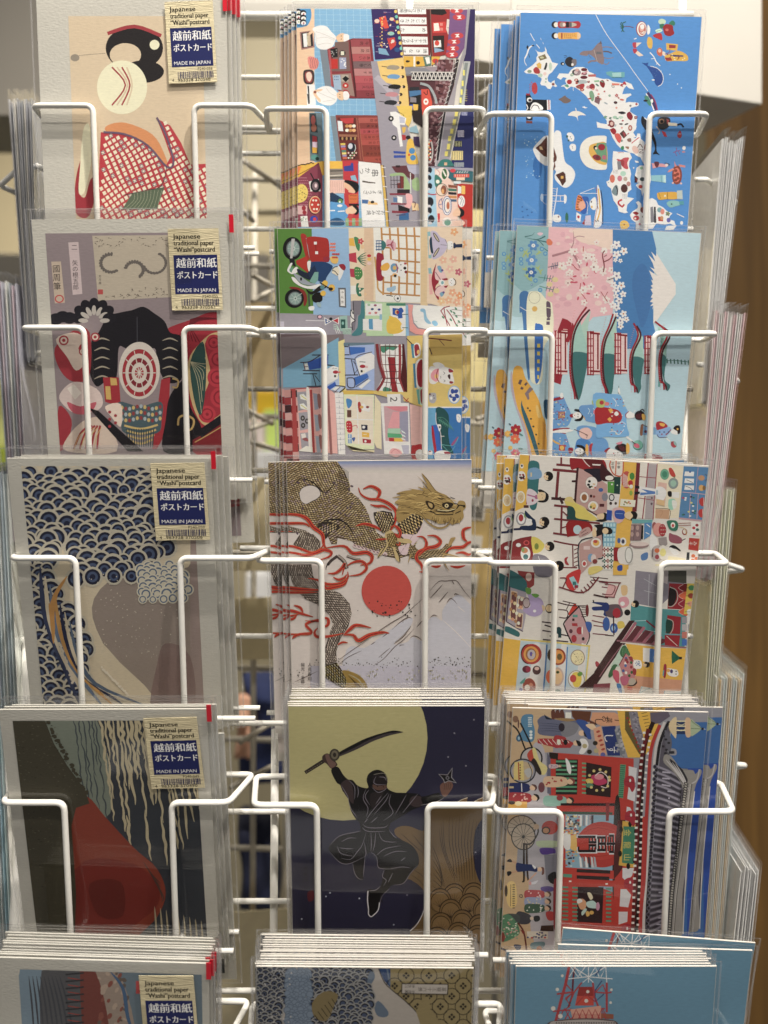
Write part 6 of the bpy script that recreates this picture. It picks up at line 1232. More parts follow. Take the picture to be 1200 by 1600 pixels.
 flame(A,30,-60,440,150,470,300,450,450,490,560,520);flame(A,26,345,390,420,420,450,480);flame(A,26,125,385,200,420,225,480);flame(A,24,90,550,150,500,300,510,400,490);flame(A,24,255,560,340,540,380,500);flame(A,26,470,560,620,570,610,555,480,600,540,680,500,710,300,710,-60,695);flame(A,26,330,760,380,720,540,690);flame(A,28,610,640,575,690,610,740,760,730,900,700);flame(A,30,640,530,720,540,720,610,640,640)
 flame(A,34,900,720,960,660,1040,610,1200,640);flame(A,38,890,720,1000,720,1060,780,1180,720,1320,690,1400,700);flame(A,20,830,830,880,800,945,805)
 A.bt(LN,6,2,820,1010,1000,880,1200,750);A.bt(LN,6,2,840,1045,950,960,1100,890);A.bt(LN,9,2,105,1245,200,1200,330,1160);A.bt(LN,6,2,330,1250,500,1170,610,1120)
 for i in range(20): A.e('2a2624',rnd.uniform(100,420),rnd.uniform(1110,1200),rnd.uniform(4,7))
 hide_scales(G,(680,1060,820,1020,880,1110,960,1170,940,1230,910,1320,760,1230,680,1180),32,40,'3c301c',['d8c890','c8b878','e8dcb0'],14)
 G.s('b89c48',880,1110,1000,1130,1110,1200,1165,1320,1150,1500,900,1500,900,1320,930,1220)
 for i in range(6): G.bt('5c4820',7,2,940+i*12,1160+i*14,1000+i*14,1220+i*10,1060+i*12,1330)
 G.bt('f0e4b0',12,2,950,1150,1060,1210,1130,1310)
 A.tv('302828',46,500,1065,'人見春翔',0,1.12);A.tv('302828',44,425,1065,'陽光・金龍',0,1.05);A.t('a03030',34,505,1315,'印')
 return A,G
def art42():
 k=1200/180;A=Art(440,1090,k,1.15);G=Art(440,1090,k,1.0);rnd=random.Random(42)
 A.r('24223c',-300,-200,2700,3400)
 A.e('b4ac74',640,420,880,860);
 for i in range(90): x,y=rnd.uniform(80,1300),rnd.uniform(90,1200);A.l(rnd.choice(('bab27c','aea66e')),5,x,y,x+rnd.uniform(40,130),y+rnd.uniform(-5,5))
 A.p('24223c',-300,1140,90,1140,240,1225,400,1270,400,1500,-300,1500)
 O(A,590,1270,k);O(G,590,1270,k)
 GB='70562e'
 A.s(GB,175,180,210,150,270,135,350,145,450,185,520,180,900,180,700,1400,360,1330,330,1250,420,1150,490,980,490,830,400,730,310,690,350,600,425,540,400,450,330,360,250,280,190,235)
 A.p(GB,490,-60,1130,-60,1130,1500,330,1500,330,1250,490,900,480,200,560,10)
 A.s('20203c',1130,40,1060,100,1010,220,995,400,1010,560,1050,690,1090,740,1200,760,1200,40)
 A.p('7c5c30',780,-65,860,-130,935,-158,925,-65);A.p('7c5c30',950,-65,1020,-125,1110,-165,1110,-65)
 A.bt('d8ccb8',7,0,780,-65,860,-130,938,-158);A.bt('d8ccb8',7,0,950,-65,1020,-125,1110,-165)
 for i in range(12): A.bt('2a1c10',7,2,640+i*36,40+(i % 3)*20,650+i*32,300,700+i*28,500,720+i*27,700+(i % 2)*20) if i > 2 else A.bt('2a1c10',7,2,640+i*20,170-i*50,680+i*14,400,790+i*20,690)
 for i in range(8): A.bt('2a1c10',7,2,570,340+i*70,640+i*4,520+i*50,700-i*10,770)
 A.bt('2a1c10',7,2,235,205,360,320,500,440);A.bt('2a1c10',7,2,370,230,440,320,500,380);A.bt('2a1c10',6,2,340,640,430,700,490,780);A.bt('2a1c10',6,2,370,590,450,640,495,700)
 for (x,y) in ((800,860),(1000,850),(650,910),(960,960),(760,1020),(1110,1010),(880,1130),(660,1160),(1060,1180),(840,1260),(1040,1290),(620,1310),(960,1420),(760,1420)):
  A.e('2c1e10',x,y,118,128);A.e('745830',x,y+4,110,120);A.e('33240f',x,y+14,98,106);A.e('7c6038',x,y+18,92,100)
  for i in range(7): a=math.radians(200+i*24);A.bt('2a1c10',6,1,x,y+70,x+80*math.cos(a),y+60+90*math.sin(a))
 A.p('20203c',1095,-60,1300,-60,1300,-60) ;A.bt('d8d4d8',9,0,495,960,460,1070,400,1170,330,1230)
 A.s('24223c',300,690,400,735,480,820,493,960,440,1110,340,1225,330,1400,0,1400,0,900,100,800)
 A.bt('d8d4d8',9,0,495,960,460,1070,400,1170,335,1228);A.e('7c7888',307,853,8);A.e('c8ccd8',168,1162,7)
 O(A,440,1090,k)
 K='0c090c';W='7c7480'
 A.s('0a080a',590,575,760,480,900,415,1060,365,1170,342,1270,360,1180,372,1060,400,900,465,760,540,600,605);A.s('3c3438',600,598,760,520,900,445,1060,382,1180,362,1260,362,1120,395,950,455,780,540,605,612)
 A.p('2a2220',235,765,430,640,460,670,255,797)
 for i in range(9): A.e('8c7c60',262+i*22,775-i*14,6,4)
 A.s('3c2c28',425,610,470,580,510,600,575,680,575,710,520,740,470,690,430,660);A.s('6c5048',455,600,490,590,510,640,570,690,520,735,480,680);A.e('3a342c',552,595,54,64);A.e('6c6450',552,595,36,46);A.e('2c261f',552,595,18,24)
 A.s(K,515,755,585,720,640,800,690,850,740,860,800,920,900,940,885,860,910,790,990,750,1070,780,1105,850,1100,940,1180,985,1260,990,1420,1000,1470,1030,1630,990,1650,1020,1690,1040,1620,1090,1500,1120,1440,1140,1360,1170,1280,1220,1180,1280,1120,1330,1100,1450,840,1450,820,1320,770,1260,720,1170,690,1030,640,980,610,910,570,880)
 A.s('3c2e30',615,905,690,850,740,930,750,1100,700,1060,650,990);A.s('3c2e30',1330,1100,1360,1030,1450,1030,1470,1110,1400,1140)
 A.s('5c4036',950,905,1010,895,1085,910,1095,945,1020,965,960,945);A.e('181010',1000,925,8,5);A.e('181010',1062,928,8,5);A.s('1c1418',960,800,1080,820,1090,905,960,905);A.s('241c1e',930,1000,1000,980,1060,1000,960,1160,920,1080)
 for pts in ((985,815,960,880,1000,905,1090,905),(1010,825,1070,830,1085,860),(940,930,1000,985,1060,970,1095,940),(790,920,800,980,790,1040),(880,950,850,1050,900,1150,880,1240),(1110,990,1030,1080,930,1200,880,1270),(1120,1000,1080,1080,960,1220),(910,960,870,1030,920,1120),(1140,1000,1120,1100,1160,1200,1060,1280),(1300,1010,1250,1100,1180,1220),(1420,1000,1340,1100,1260,1200),(700,860,760,930,760,1060),(620,910,680,1010,700,1060),(690,1030,720,1150,790,1250),(980,1110,1040,1020)): A.bt(W,7,2,*pts)
 A.b('8c8478',5,960,800,1070,790,1105,880);
 A.s(K,1460,1040,1560,1010,1640,990,1650,1020,1690,1040,1600,1100,1500,1115,1465,1090);A.bt('c8c0c8',6,2,1450,1120,1600,1090,1690,1045)
 A.s('6c4a3e',1650,920,1690,880,1730,870,1770,880,1785,920,1760,970,1710,1030,1670,1010);
 for i in range(4): A.b('3c2820',4,1690+i*22,890,1700+i*20,930,1690+i*18,960)
 A.p('8c8890',1632,794,1726,800,1780,726,1775,828,1824,890,1740,870,1696,890,1682,852);A.p('0c080c',1645,800,1730,810,1775,740,1765,830,1810,880,1740,860,1700,880,1690,850);A.l('6c6068',4,1645,800,1728,806);A.l('6c6068',4,1730,806,1772,745);A.e('6c6870',1728,835,20);A.e('1c161c',1728,835,10)
 O(A,440,1270,k);O(G,440,1270,k)
 A.s(K,830,110,1110,100,1120,180,1190,250,1350,330,1420,430,1425,540,1350,620,1270,740,1150,750,1090,820,1030,860,1060,1000-60,1010,900,960,1070-60,930,1075,905,1040,895,900,900,810,990,800,1030,760,1060,650,1070,590,1000,560,990,460,935,405,870,450,870,520,850,620,850,690,790,690,750,600,740,520,660,530,590,500,500,400,500,330,600,240,700,210,830,180)
 A.s(K,890,800,990,800,1060,850,1020,930,1000,1020,930,1080,900,1040,900,900)
 for pts in ((500,340,600,240,760,200,830,185),(500,400,590,500,660,530,740,515,870,450),(740,520,760,620,800,680,850,690),(870,450,860,560,850,660),(930,405,990,460,1005,560,1070,580,1200,580),(1070,590,1050,660,1090,700,1060,760),(1160,750,1270,730,1340,630,1420,540),(1030,760,980,800,900,810),(880,200,840,330,790,400,720,480,620,470),(930,200,935,320,930,400),(980,200,970,320,950,400),(860,300,880,420,860,460),(1010,200,1050,280,1130,300,1200,300),(1120,180,1170,240,1200,260),(990,440,1080,370,1240,340),(1060,450,1180,400,1300,400),(580,340,620,420,760,450),(600,360,680,370,750,370),(620,300,700,260,780,260),(1160,620,1130,680,1110,720),(1290,460,1240,500),(1130,580,1250,560,1340,570),(840,110,900,150,1060,150,1110,120),(840,150,900,190,1080,190),(900,60,860,100),(1000,40,930,100)): A.bt(W,7,2,*pts)
 A.bt('d8d4d8',10,0,900,810,895,900,905,1000,905,1050,930,1078,960,1060,1005,1010,1020,930);A.bt('6c6470',6,0,1025,930,1050,860,1120,790)
 for (x,y) in ((505,830),(462,870),(810,888),(210,1105)): A.e('c8ccd8',x,y,8)
 for (x,y) in ((-0+1003*1+1000,-1180+210+0),(1800,-1180+350),(1735,-1180+598),(1920,-1180+690),(1307,853),(2020,410)): A.e('7c7888',x,y,9)
 A.tv('120e16',44,225,600,'月夜忍',-3,1.3);A.tv('120e16',46,310,590,'人見春翔',-2,1.1);A.s('5c1c28',270,830,330,810,335,900,280,920);A.bt('6c6c78',7,2,215,1215,270,1250,300,1280)
 return A
def wheel(A,x,y,r,ry,col,n=12,wd=9):
 A.e(col,x,y,r,ry);A.e('b0a08c',x,y,r-wd,ry-wd)
 for i in range(n): a=i*2*math.pi/n;A.l(col,4,x,y,x+(r-wd)*math.cos(a),y+(ry-wd)*math.sin(a))
 A.e(col,x,y,r*.13)
def folk(A,x,y,L,cloth,hair='1c1a1c',pat=None,rnd=random):
 """a small person lying sideways: head to the right"""
 A.s(cloth,x,y-L*.14,x+L*.35,y-L*.17,x+L*.7,y-L*.12,x+L*.74,y+L*.1,x+L*.4,y+L*.18,x,y+L*.15)
 A.e('dcb090',x+L*.84,y,L*.1,L*.09);A.s(hair,x+L*.8,y-L*.12,x+L*.95,y-L*.1,x+L,y+L*.02,x+L*.9,y+L*.12,x+L*.93,y)
 if pat:
  for i in range(9): A.e(pat,x+rnd.uniform(.05,.65)*L,y+rnd.uniform(-.12,.12)*L,L*.035,L*.025,rnd.uniform(0,180))
def art43():
 k=1200/180;A=Art(780,1095,k,IG);rnd=random.Random(43)
 A.r('8c8c96',-300,-300,2700,3500);A.p('b89c78',-300,-300,600,-300,560,530,470,540,200,620,230,1100,180,1700,330,1900,330,2400,650,2900,-300,3300)
 A.s('a8a4ac',340,500,420,440,480,560,500,900,600,1150,560,1500,640,2400,500,2600,330,2400,300,1500,260,1000)
 A.s('4c7c9c',225,200,260,145,350,145,350,220,370,300,360,410,300,430,220,400,190,360,240,300);A.e('38607c',205,390,30,36);A.e('8cacc0',205,390,12,18)
 for i in range(3): A.e('c8d4d8',330,322+i*32,17,15);
 for i in range(6): A.r('c8d4d8',300,170+i*18,340,178+i*18)
 A.e('7c5c48',170,190,30,36);A.e('5c3c38',200,240,8,46)
 A.b('1c1a1c',17,140,255,200,320,270,500,330,600);A.b('1c1a1c',17,220,230,290,370,350,500)
 A.e('1c1c20',335,600,118,120);A.e('a8a4a4',335,600,102,104);A.s('b03c28',290,560,350,500,380,600,330,640);A.s('c8bc78',345,500,380,500,420,620,500,690,470,770,400,740,370,640);A.s('2a2220',330,640,370,600,440,740,420,770,360,700)
 A.e('2a2c34',245,730,138,130);A.e('8c8c98',245,730,124,116);A.e('b09c7c',245,730,108,100);A.p('c8b468',160,640,250,620,260,830,150,820);A.p('9c3c28',195,640,206,640,212,830,200,830)
 for i in range(6): A.r('5c3820',212,660+i*28,224,674+i*28)
 A.s('a8a8a8',260,730,320,700,340,760,300,800);A.b('2a2c34',7,300,640,340,740,320,820)
 A.s('5c6078',400,200,470,150,560,190,700,210,820,200,800,330,680,370,420,350,410,260);A.s('74747c',640,230,760,220,830,260,780,350,660,370)
 for i in range(4): A.bt('3c4058',6,2,420,230+i*28,560,240+i*24,680,260+i*22)
 A.s('1c2434',470,140,500,170,560,190,490,190);A.e('2c2430',650,275,32,44);A.s('304c8c',800,210,900,200,940,300,960,400,900,370,850,260);A.e('dcb090',860,335,34,30);A.s('1c1a1c',880,310,930,320,940,370,890,370)
 A.p('a02c30',400,395,470,390,700,400,780,440,740,490,600,490,400,440);A.s('a02c30',575,365,660,370,700,400,640,480,570,480)
 for i in range(20): A.l('d8c4bc',6,410+i*16,400+(i % 3)*20,424+i*16,424+(i % 3)*16)
 A.e('dcd0c0',620,430,20,30);A.e('1c1a1c',690,430,22,30);A.e('dcb090',800,440,30,28);A.s('1c1a1c',800,410,850,430,850,470,820,465);A.s('d4d0d0',840,400,900,400,930,470,880,550,830,540,860,470)
 for i in range(3): A.s('5c3428',540+i*46,110,575+i*46,100,590+i*46,180,550+i*46,190);A.l('1c1a1c',7,550+i*46,95,580+i*46,92)
 A.r('dcd4c8',690,120,750,180);A.p('5c3420',750,100,960,110,940,220,800,210,760,160);A.s('8c7048',570,185,700,180,800,200,700,215)
 A.s('304c8c',800,205,900,210,950,300,930,400,890,330);A.p('5c3428',940,200,1010,230,990,300,950,290);A.s('dcb490',900,250,980,240,1010,290,960,300)
 A.p('c48c68',970,120,1200,120,1340,200,1240,260,1060,260,950,200);A.t('1c1a1c',100,1000,165,'し',90,1);A.t('1c1a1c',86,1075,150,'お',90,.9);A.l('1c1a1c',8,1200,200,1300,210);A.t('1c1a1c',70,1120,175,'菓',90,.8)
 A.p('c89474',980,290,1060,260,1120,560,1040,570,1000,440);
 for i in range(5): A.e('a03c30',1030+i*13,320+i*46,22,12,-20)
 A.p('24346c',1070,270,1210,260,1260,570,1130,570);A.t('dcd8d4',110,1100,330,'し',90);A.t('dcd8d4',110,1130,470,'す',90,.7)
 A.p('6c7078',1200,300,1310,260,1330,420,1300,590,1260,560)
 for i in range(30): A.r(rnd.choice(('8c8c94','5c6470','a0a0a8')),*(lambda x,y: (x,y,x+26,y+22))(1200+rnd.uniform(0,90),280+rnd.uniform(0,280)))
 for (x,y) in ((890,470),(1000,440),(1010,520),(940,530),(1080,560)): A.e(rnd.choice(('5c5c98','3c2c28','a89c70','2c2820')),x,y,26,24)
 A.p('d0a428',1230,100,1700,110,1560,520,1500,590,1340,590,1280,400);A.p('5c5028',1310,110,1370,110,1350,240,1500,520,1460,560,1310,300);A.p('74707c',1350,110,1440,110,1460,230,1530,470,1490,520,1380,300)
 for i in range(40): A.r(rnd.choice(('8c8894','5c5868')),*(lambda x,y: (x+.2*(y-110),y,x+22+.2*(y-110),y+16))(1365+rnd.uniform(0,60),110+rnd.uniform(0,370)))
 for i in range(10): A.e('8c2c20',1335+i*16,180+i*42,11,14)
 A.p('5c5464',1570,120,1760,110,1780,160,1680,230,1580,250)
 for i in range(8): A.l('3c3030',6,1480+i*10,130+i*34,1540+i*8,120+i*34)
 R='b03024';RD='7c1c1c'
 A.p(R,520,535,1400,600,1390,3200,500,3200,650,2000,600,1100,520,980)
 A.p('241c18',520,535,615,545,610,610,520,600)
 def bay(y0,y1,dx):
  A.p('241c1c',590+dx,y0,820+dx,y0,810+dx,y1,585+dx,y1)
  n=int((y1-y0)/44)
  for i in range(n): A.l('4c8c68',20,590+dx,y0+20+i*44,808+dx,y0+22+i*44);
  A.p('2c1c1c',905+dx,y0+30,1170+dx,y0+80,1160+dx,y1+30,900+dx,y1)
  for i in range(n): A.l('5c9c74',16,862+dx,y0+40+i*44,905+dx,y0+42+i*44)
  A.p('4c8c68',1260+dx,y0+50,1320+dx,y0+55,1290+dx,y1+40,1240+dx,y1+30)
  for i in range(16): A.l('1c3c30',6,1262+dx-i*1.5,y0+62+i*(y1-y0)/17,1312+dx-i*1.5,y0+66+i*(y1-y0)/17)
  A.p(R,820+dx,y0-10,862+dx,y0-10,858+dx,y1+10,810+dx,y1+10)
 bay(610,975,0)
 A.p(R,520,610,585,610,590,970,530,970);A.p('5c5c70',500,535,535,600,540,980,500,960)
 A.s('b02c58',960,780,1040,770,1120,830,1110,860,1040,880,970,850);A.e('c87c88',1040,790,50,30);A.s('c8a838',900,820,960,810,980,850,930,870);A.e('4c7c64',940,880,40,24);A.b('d8c4c0',9,1000,780,1060,740,1130,800,1120,900,1060,890);
 for i in range(11): a=i*.6;A.e('c8b46c',1040+110*math.cos(a),825+110*math.sin(a),15)
 A.s('dcdcd8',690,600,720,620,750,700,740,765,710,730,700,680)
 folk(A,520,680,130,'b8a0a4','a07c60','5c3c6c',rnd);folk(A,470,840,320,'c8a888','7c3c38','a03030',rnd);
 folk(A,95,905,300,'242c5c','5c3c3c',None,rnd);A.l('d8d8dc',9,232,860,236,945);A.e('6c3c44',440,900,34,54);A.r('b8a47c',100,890,150,910)
 folk(A,90,1010,330,'9c2c34','241c1c','d8a8a0',rnd);folk(A,470,1040,310,'7ca89c','2c2c28',None,rnd);A.e('8c2c34',630,1010,34,30)
 A.p('d0a040',90,1050,290,1050,290,1130,90,1130);A.e('2c201c',130,1060,36,20);A.e('dcc090',200,1070,36,26)
 A.p('241c1c',640,1065,1200,1065,1200,1095,640,1090);A.p(R,640,1095,1190,1115,1180,1150,640,1150);A.p('2c4c3c',640,1150,1180,1160,1180,1185,640,1180)
 A.p('7ca0b4',690,1180,1200,1190,1200,2000,690,1800)
 for i in range(60): A.r(rnd.choice(('c8a870','b03c30','2c3c5c','dcd4c8','5c8c88','3c2820','d8b048')),*(lambda x,y,a,b: (x,y,x+a,y+b))(690+rnd.uniform(0,150),1185+rnd.uniform(0,140),rnd.uniform(10,30),rnd.uniform(8,26)))
 for i in range(5): A.p(('d8d4d4','7c7c84','dcdcdc','a0a4ac','3c2c34')[i],840+i*30,1190,862+i*30,1190,860+i*30,1300,838+i*30,1300)
 A.tv('8c2c34',24,940,1215,'浅草',0,1)
 A.s('2c2420',1200,1080,1260,1090,1250,2000,1180,1990);A.p(RD,1110,1060,1150,1060,1140,1250,1110,1250)
 LC=(1060,1500)
 A.e('a82c24',1070,1496,262,238);
 O(A,775,1290,k)
 A.e('b03428',1075,180,250,178)
 for i in range(5): A.bt('8c2018',5,2,860,100+i*45,1060,20+i*75,1300,90+i*45)
 A.t('c8c8cc',245,860,75,'門',90,.88,16);A.t('1a1618',225,868,84,'門',90,.88,12);A.t('c8c8cc',260,1058,62,'雷',90,.92,16);A.t('1a1618',236,1070,74,'雷',90,.92,10)
 A.s('d0a850',760,120,830,90,840,250,790,250,760,200);A.s('dcdcd8',700,90,770,80,770,240,710,230);
 for i in range(50): A.r(rnd.choice(('c8a850','b03c30','2c3c5c','dcd4c8','e0b060','3c2820','d87838')),*(lambda x,y,a,b: (x,y,x+a,y+b))(700+rnd.uniform(0,140),rnd.choice((rnd.uniform(0,90),rnd.uniform(260,430))),rnd.uniform(10,34),rnd.uniform(8,20)))
 for i in range(6): A.p(('d8d4d4','7c7c84','dcdcdc','3c3840','b8bcc0','98a0a8')[i],865+i*30,320,885+i*30,330,900+i*30,435,875+i*30,435)
 A.p(R,690,430,1400,480,1400,560,690,540);A.p('2a2020',840,450,1190,465,1190,500,840,485);A.p('2a2020',840,515,1180,530,1180,570,840,550);A.p('4c8c74',700,500,790,505,790,540,700,535);A.p(R,690,545,1420,580,1400,640,690,620)
 A.p('2c2024',850,635,1120,640,1105,1015,840,1000)
 for i in range(9): A.l('4c8c74',18,690,640+i*42,752,642+i*42);A.l('4c8c74',18,795,645+i*42,852,647+i*42);A.l('4c8c74',18,1145,655+i*42,1200,657+i*42)
 A.s('c8946c',850,790,900,760,940,800,930,860,880,870);A.s('a8c8c4',940,800,1010,780,1060,830,1050,860,960,850);A.s('e0dcd0',845,770,880,760,900,790,850,810);A.s('dcc8a8',950,700,985,700,1010,750,980,770);A.e('b884a0',1060,840,20,44);A.e('c8a048',995,905,24,20);A.s('a8c4bc',890,900,930,860,945,880,900,935);A.s('d8a850',935,900,960,890,975,930,945,945)
 for x,y in ((772,578),(1152,606),(1120,1058),(802-0,-618+0)): A.r('dcd4cc',x-13,y-8,x+13,y+8)
 A.p(R,690,1000,1400,1040,1400,1100,690,1060);
 for i in range(7): A.p(('7c2c28','c89068','3c3c44','d88c30','4c6898','c8a078','8c3c30')[i],690+i*80,1062+i*6,766+i*80,1068+i*6,766+i*80,1180,690+i*80,1180)
 for i in range(16): A.e(rnd.choice(('dcb090','2c2020','b03030')),rnd.uniform(690,960),rnd.uniform(1075,1150),16,12)
 wheel(A,265,20,150,130,'3c2c24',14,10);wheel(A,285,115,128,140,'1c1a1a',14,11);A.b('2c2420',16,400,-40,440,60,370,180,300,190)
 A.b('2c2018',20,290,180,290,400,290,570,275,575);A.b('3c2c20',18,320,200,322,400,335,570)
 A.e('b03024',560,20,84,72);A.e('241c1c',520,50,46,40);A.e('b07c50',520,50,32,28);A.e('b89c7c',420,10,30)
 A.s('24305c',215,385,300,400,380,405,430,440,420,480,340,470,220,480,270,430);A.s('24305c',215,385,290,430,215,475);A.e('dcb090',455,455,24);A.s('6c4840',470,430,500,440,500,500,475,510,480,460);A.b('b88c70',14,210,390,165,370);A.b('b88c70',14,220,475,160,490);A.s('1c1c20',110,370,145,345,165,365,160,380);A.s('1c1c20',115,480,155,475,160,500,125,525);A.b('c89878',12,420,490,370,540,330,580);A.s('d0d0d4',375,405,420,430,400,450)
 A.s('54388c',460,235,600,235,620,280,590,290,480,300);A.s('a8b894',430,160,640,160,640,220,450,220)
 A.p('7c7c88',500,300,640,300,620,600,520,560)
 A.s('d0b470',120,600,200,600,220,800,160,860,110,780);A.l('5c3020',5,155,610,150,840)
 for i in range(11): A.r('4c3828',172,612+i*24,196,622+i*24)
 A.b('2c2424',8,240,725,270,720,270,750,240,735);A.e('3c2c24',105,680,16,60)
 A.s('c8c8d0',340,600,400,580,440,570,400,610);A.e('c88c8c',355,600,14,20)
 A.s('5c4c8c',470,640,560,630,620,660,560,690,480,680);folk(A,305,715,270,'a83c44','5c4438','d8b8b8',rnd);folk(A,305,790,270,'8c98b8','3c3430','d0c080',rnd);folk(A,305,860,270,'3c5848','3c2c2c','c8c8c0',rnd)
 A.s('3c3c44',240,890,340,920,370,960,340,1020,240,1020,160,960,200,930);A.s('444c4c',110,920,240,930,240,1010,180,1000);A.s('2c3034',400,940,450,940,455,985,410,1000,390,970);A.e('c8b8a4',372,965,20)
 A.s('4c7c5c',60,960,120,920,180,960,240,1060,230,1140,80,1210,50,1150)
 for i in range(60): A.e(rnd.choice(('8cb08c','dcd4c4','c88c88','3c6c54','6c9c84')),60+rnd.uniform(0,170),960+rnd.uniform(0,220),rnd.uniform(6,12),rnd.uniform(5,9))
 A.e('7c3028',70,1160,24,50);A.b('5c2820',17,225,1010,290,1110,320,1310);A.p('7c2c28',250,1080,300,1100,290,1140)
 A.p('c4bcae',320,1100,540,1100,540,1180,330,1170)
 for i in range(14): A.e(rnd.choice(('b03030','3c3c6c','7c7c74')),rnd.uniform(330,530),rnd.uniform(1105,1170),12,9)
 A.s('5c7880',370,1220,500,1210,490,1270,370,1280);A.e('9c5c30',450,1280,28);A.s('3c4058',185,1240,260,1245,250,1290,220,1300);A.b('1c2030',20,30,1270,110,1300,160,1320);A.p('3c2820',470,1040,600,1035,600,1100,460,1095)
 A.s('b03838',520,900,600,900,600,980,540,980);A.s('1c1c20',540,520,620,480,620,600,560,590);A.s('8c3038',600,600,640,600,640,1040,600,1040)
 O(A,950,1290,k)
 A.p('4c2020',100,-60,200,-60,160,440,60,560,60,300);A.p(R,190,-60,400,-100,380,1300,60,1300,60,580,150,440)
 A.p('1a1618',-60,60,0,40,30,80,60,130,70,240,20,290,-60,290) if False else None
 for pts in ((215,-620+0,300,-600,290,-450,215,-450),(215,-410,290,-400,280,-250,200,-280),(195,-200,230,-190,300,-60,180,-30),(150,440,270,440,250,520,190,580,150,540),(130,660,190,660,240,720,210,850,120,840),(110,895,205,895,200,1000,110,1030)): A.p('c4c4c8',*pts)
 A.p('c89c28',150,-50,305,-40,290,300,290,440,110,410,140,180);A.p('34785c',160,5,290,10,265,400,145,385);
 for (x,y) in ((135,40),(125,290),(290,60),(275,360),(210,420),(230,-20)): A.e('1a1612',x,y,20,32)
 for i,ch in enumerate('金龍山'): A.t('c8b44c',84,168,35+(2-i)*0+i*128,ch,90,.9)
 for (x,y) in ((230,600),(200,1080),(230,-480+20),(240,-100)): A.s('9c2030',x-60,y-30,x-10,y-60,x+40,y-40,x+50,y+60,x+20,y+110,x-10,y+60,x-60,y+40);A.e('dcd4d0',x,y-10,10,18);A.b('7c1824',6,x-50,y,x+40,y+10)
 A.b('241414',44,470,-1080,380,-820,350,-400,335,-50,330,300,320,600,300,900,290,1260)
 A.b('5c1418',40,420,-1010,350,-700,320,-300,305,0,295,400,280,700,262,1000,255,1260)
 for i in range(34):
  y=-980+i*66;t=(y+1000)/2260;x0=400-60*min(1,t*3)-80*t;A.r('d8d0cc',x0-26-40*max(0,.3-t),y,x0+4-40*max(0,.3-t),y+22);A.r('d8d0cc',x0+28,y+20,x0+54,y+42);
 A.b('a82c28',36,540,-1050,450,-800,420,-400,395,0,385,300,370,700,345,1000,335,1260)
 A.b('b8b4b4',30,590,-1080,500,-820,465,-400,440,-50,420,300,405,600,375,900,370,1260)
 A.b('1c1a1e',30,625,-1070,540,-860,495,-500,470,-100,450,200,430,500,405,900,405,1260)
 A.s('54505c',640,-1060,560,-850,520,-500,495,-100,470,300,440,700,425,1000,430,1300,560,1300,560,1100,800,900,760,0,790,-300,800,-480,700,-580,640,-720)
 for i in range(30):
  y=-620+i*64;cx_=505-.045*(y+600);sl=(.55-.026*i)*230 if i < 22 else -90-(i-22)*18
  A.b('8c8898',20,cx_,y,cx_+120,y+sl*.35+4,cx_+260,y+sl);A.b('3c3844',20,cx_,y+30,cx_+120,y+sl*.35+34,cx_+260,y+sl+30)
  A.e('5c5868',cx_-18,y+6,22,24);A.e('26242c',cx_-18,y+6,13,15)
 for i in range(26): y=-560+i*66;A.l('a8a4b4',16,540-.04*y+rnd.uniform(0,90),y,580-.04*y+rnd.uniform(20,100),y+rnd.uniform(-4,18))
 A.p('3464a0',680,-1080,1400,-1080,1400,1400,620,1400,640,1190,760,1130,850,300,870,-60,950,-560,900,-590,760,-600,650,-700,640,-900)
 A.p('24489c',830,-600,1400,-600,1400,1400,820,1400)
 A.s('8c8884',590,-740,660,-720,760,-600,880,-580,910,-540,960,-590,970,-540,900,-380,870,-60,850,150,800,500,770,760,780,1000,760,1150,640,1150,620,1100,680,800,700,400,760,-60,780,-380,680,-560,580,-660)
 A.s('2c2a30',640,-700,760,-600,790,-560,830,-470,780,-440,700,-560)
 for i in range(4): A.bt('b8b4b4',13,2,600+i*34,-690+i*14,700+i*28,-570+i*20,800+i*14,-420+i*18)
 for i in range(60):
  t=i/59;y=-440+t*1560;x=812-.13*(y+440)+(0 if y < 700 else (y-700)*.06);A.e('242228',x,y,26,15,20);A.e('a8a49c',x,y+1,15,8,20)
  A.l('242228',5,x-60,y,x-50,y+22);A.l('242228',6,x+62-10*t,y,x+58-10*t,y+24);A.l('b8b4b0',8,x+44,y+6,x+42,y+26)
 A.b('1c1a20',8,760,-380,725,100,690,600,650,1130);A.b('c8c4c0',9,900,-360,850,100,805,600,780,1130);A.bt('b0acb0',12,0,950,-590,925,-480,870,-440)
 A.s('8c8c94',620,-800,700,-800,710,-740,640,-740);A.r('2c2c34',630,-780,690,-750);A.s('5c5c68',590,-1000,660,-900,650,-780,600,-820)
 for i in range(10): A.e('2c2a30',600+rnd.uniform(-40,40),-1080+i*36,16,12)
 O(A,950,1095,k)
 A.s('c8b48c',640,225,690,170,715,190,710,370,690,375,635,290);A.p('24345c',712,205,805,205,805,345,712,345);A.s('c8a884',800,205,830,170,865,210,865,350,830,380,805,345)
 for y in (210,262,305): A.l('d8c8a0',12,712,y,805,y)
 for i in range(2): A.b('d8c8a0',6,720,235+i*60,760,250+i*60,800,235+i*60)
 A.s('9cac8c',862,195,900,220,970,285,900,350,862,355);A.b('4c5c44',5,862,200,900,235,985,290);A.b('4c5c44',5,862,285,985,292);A.e('241c1c',985,290,12,14);A.l('dcdcdc',5,995,292,1015,293)
 return A
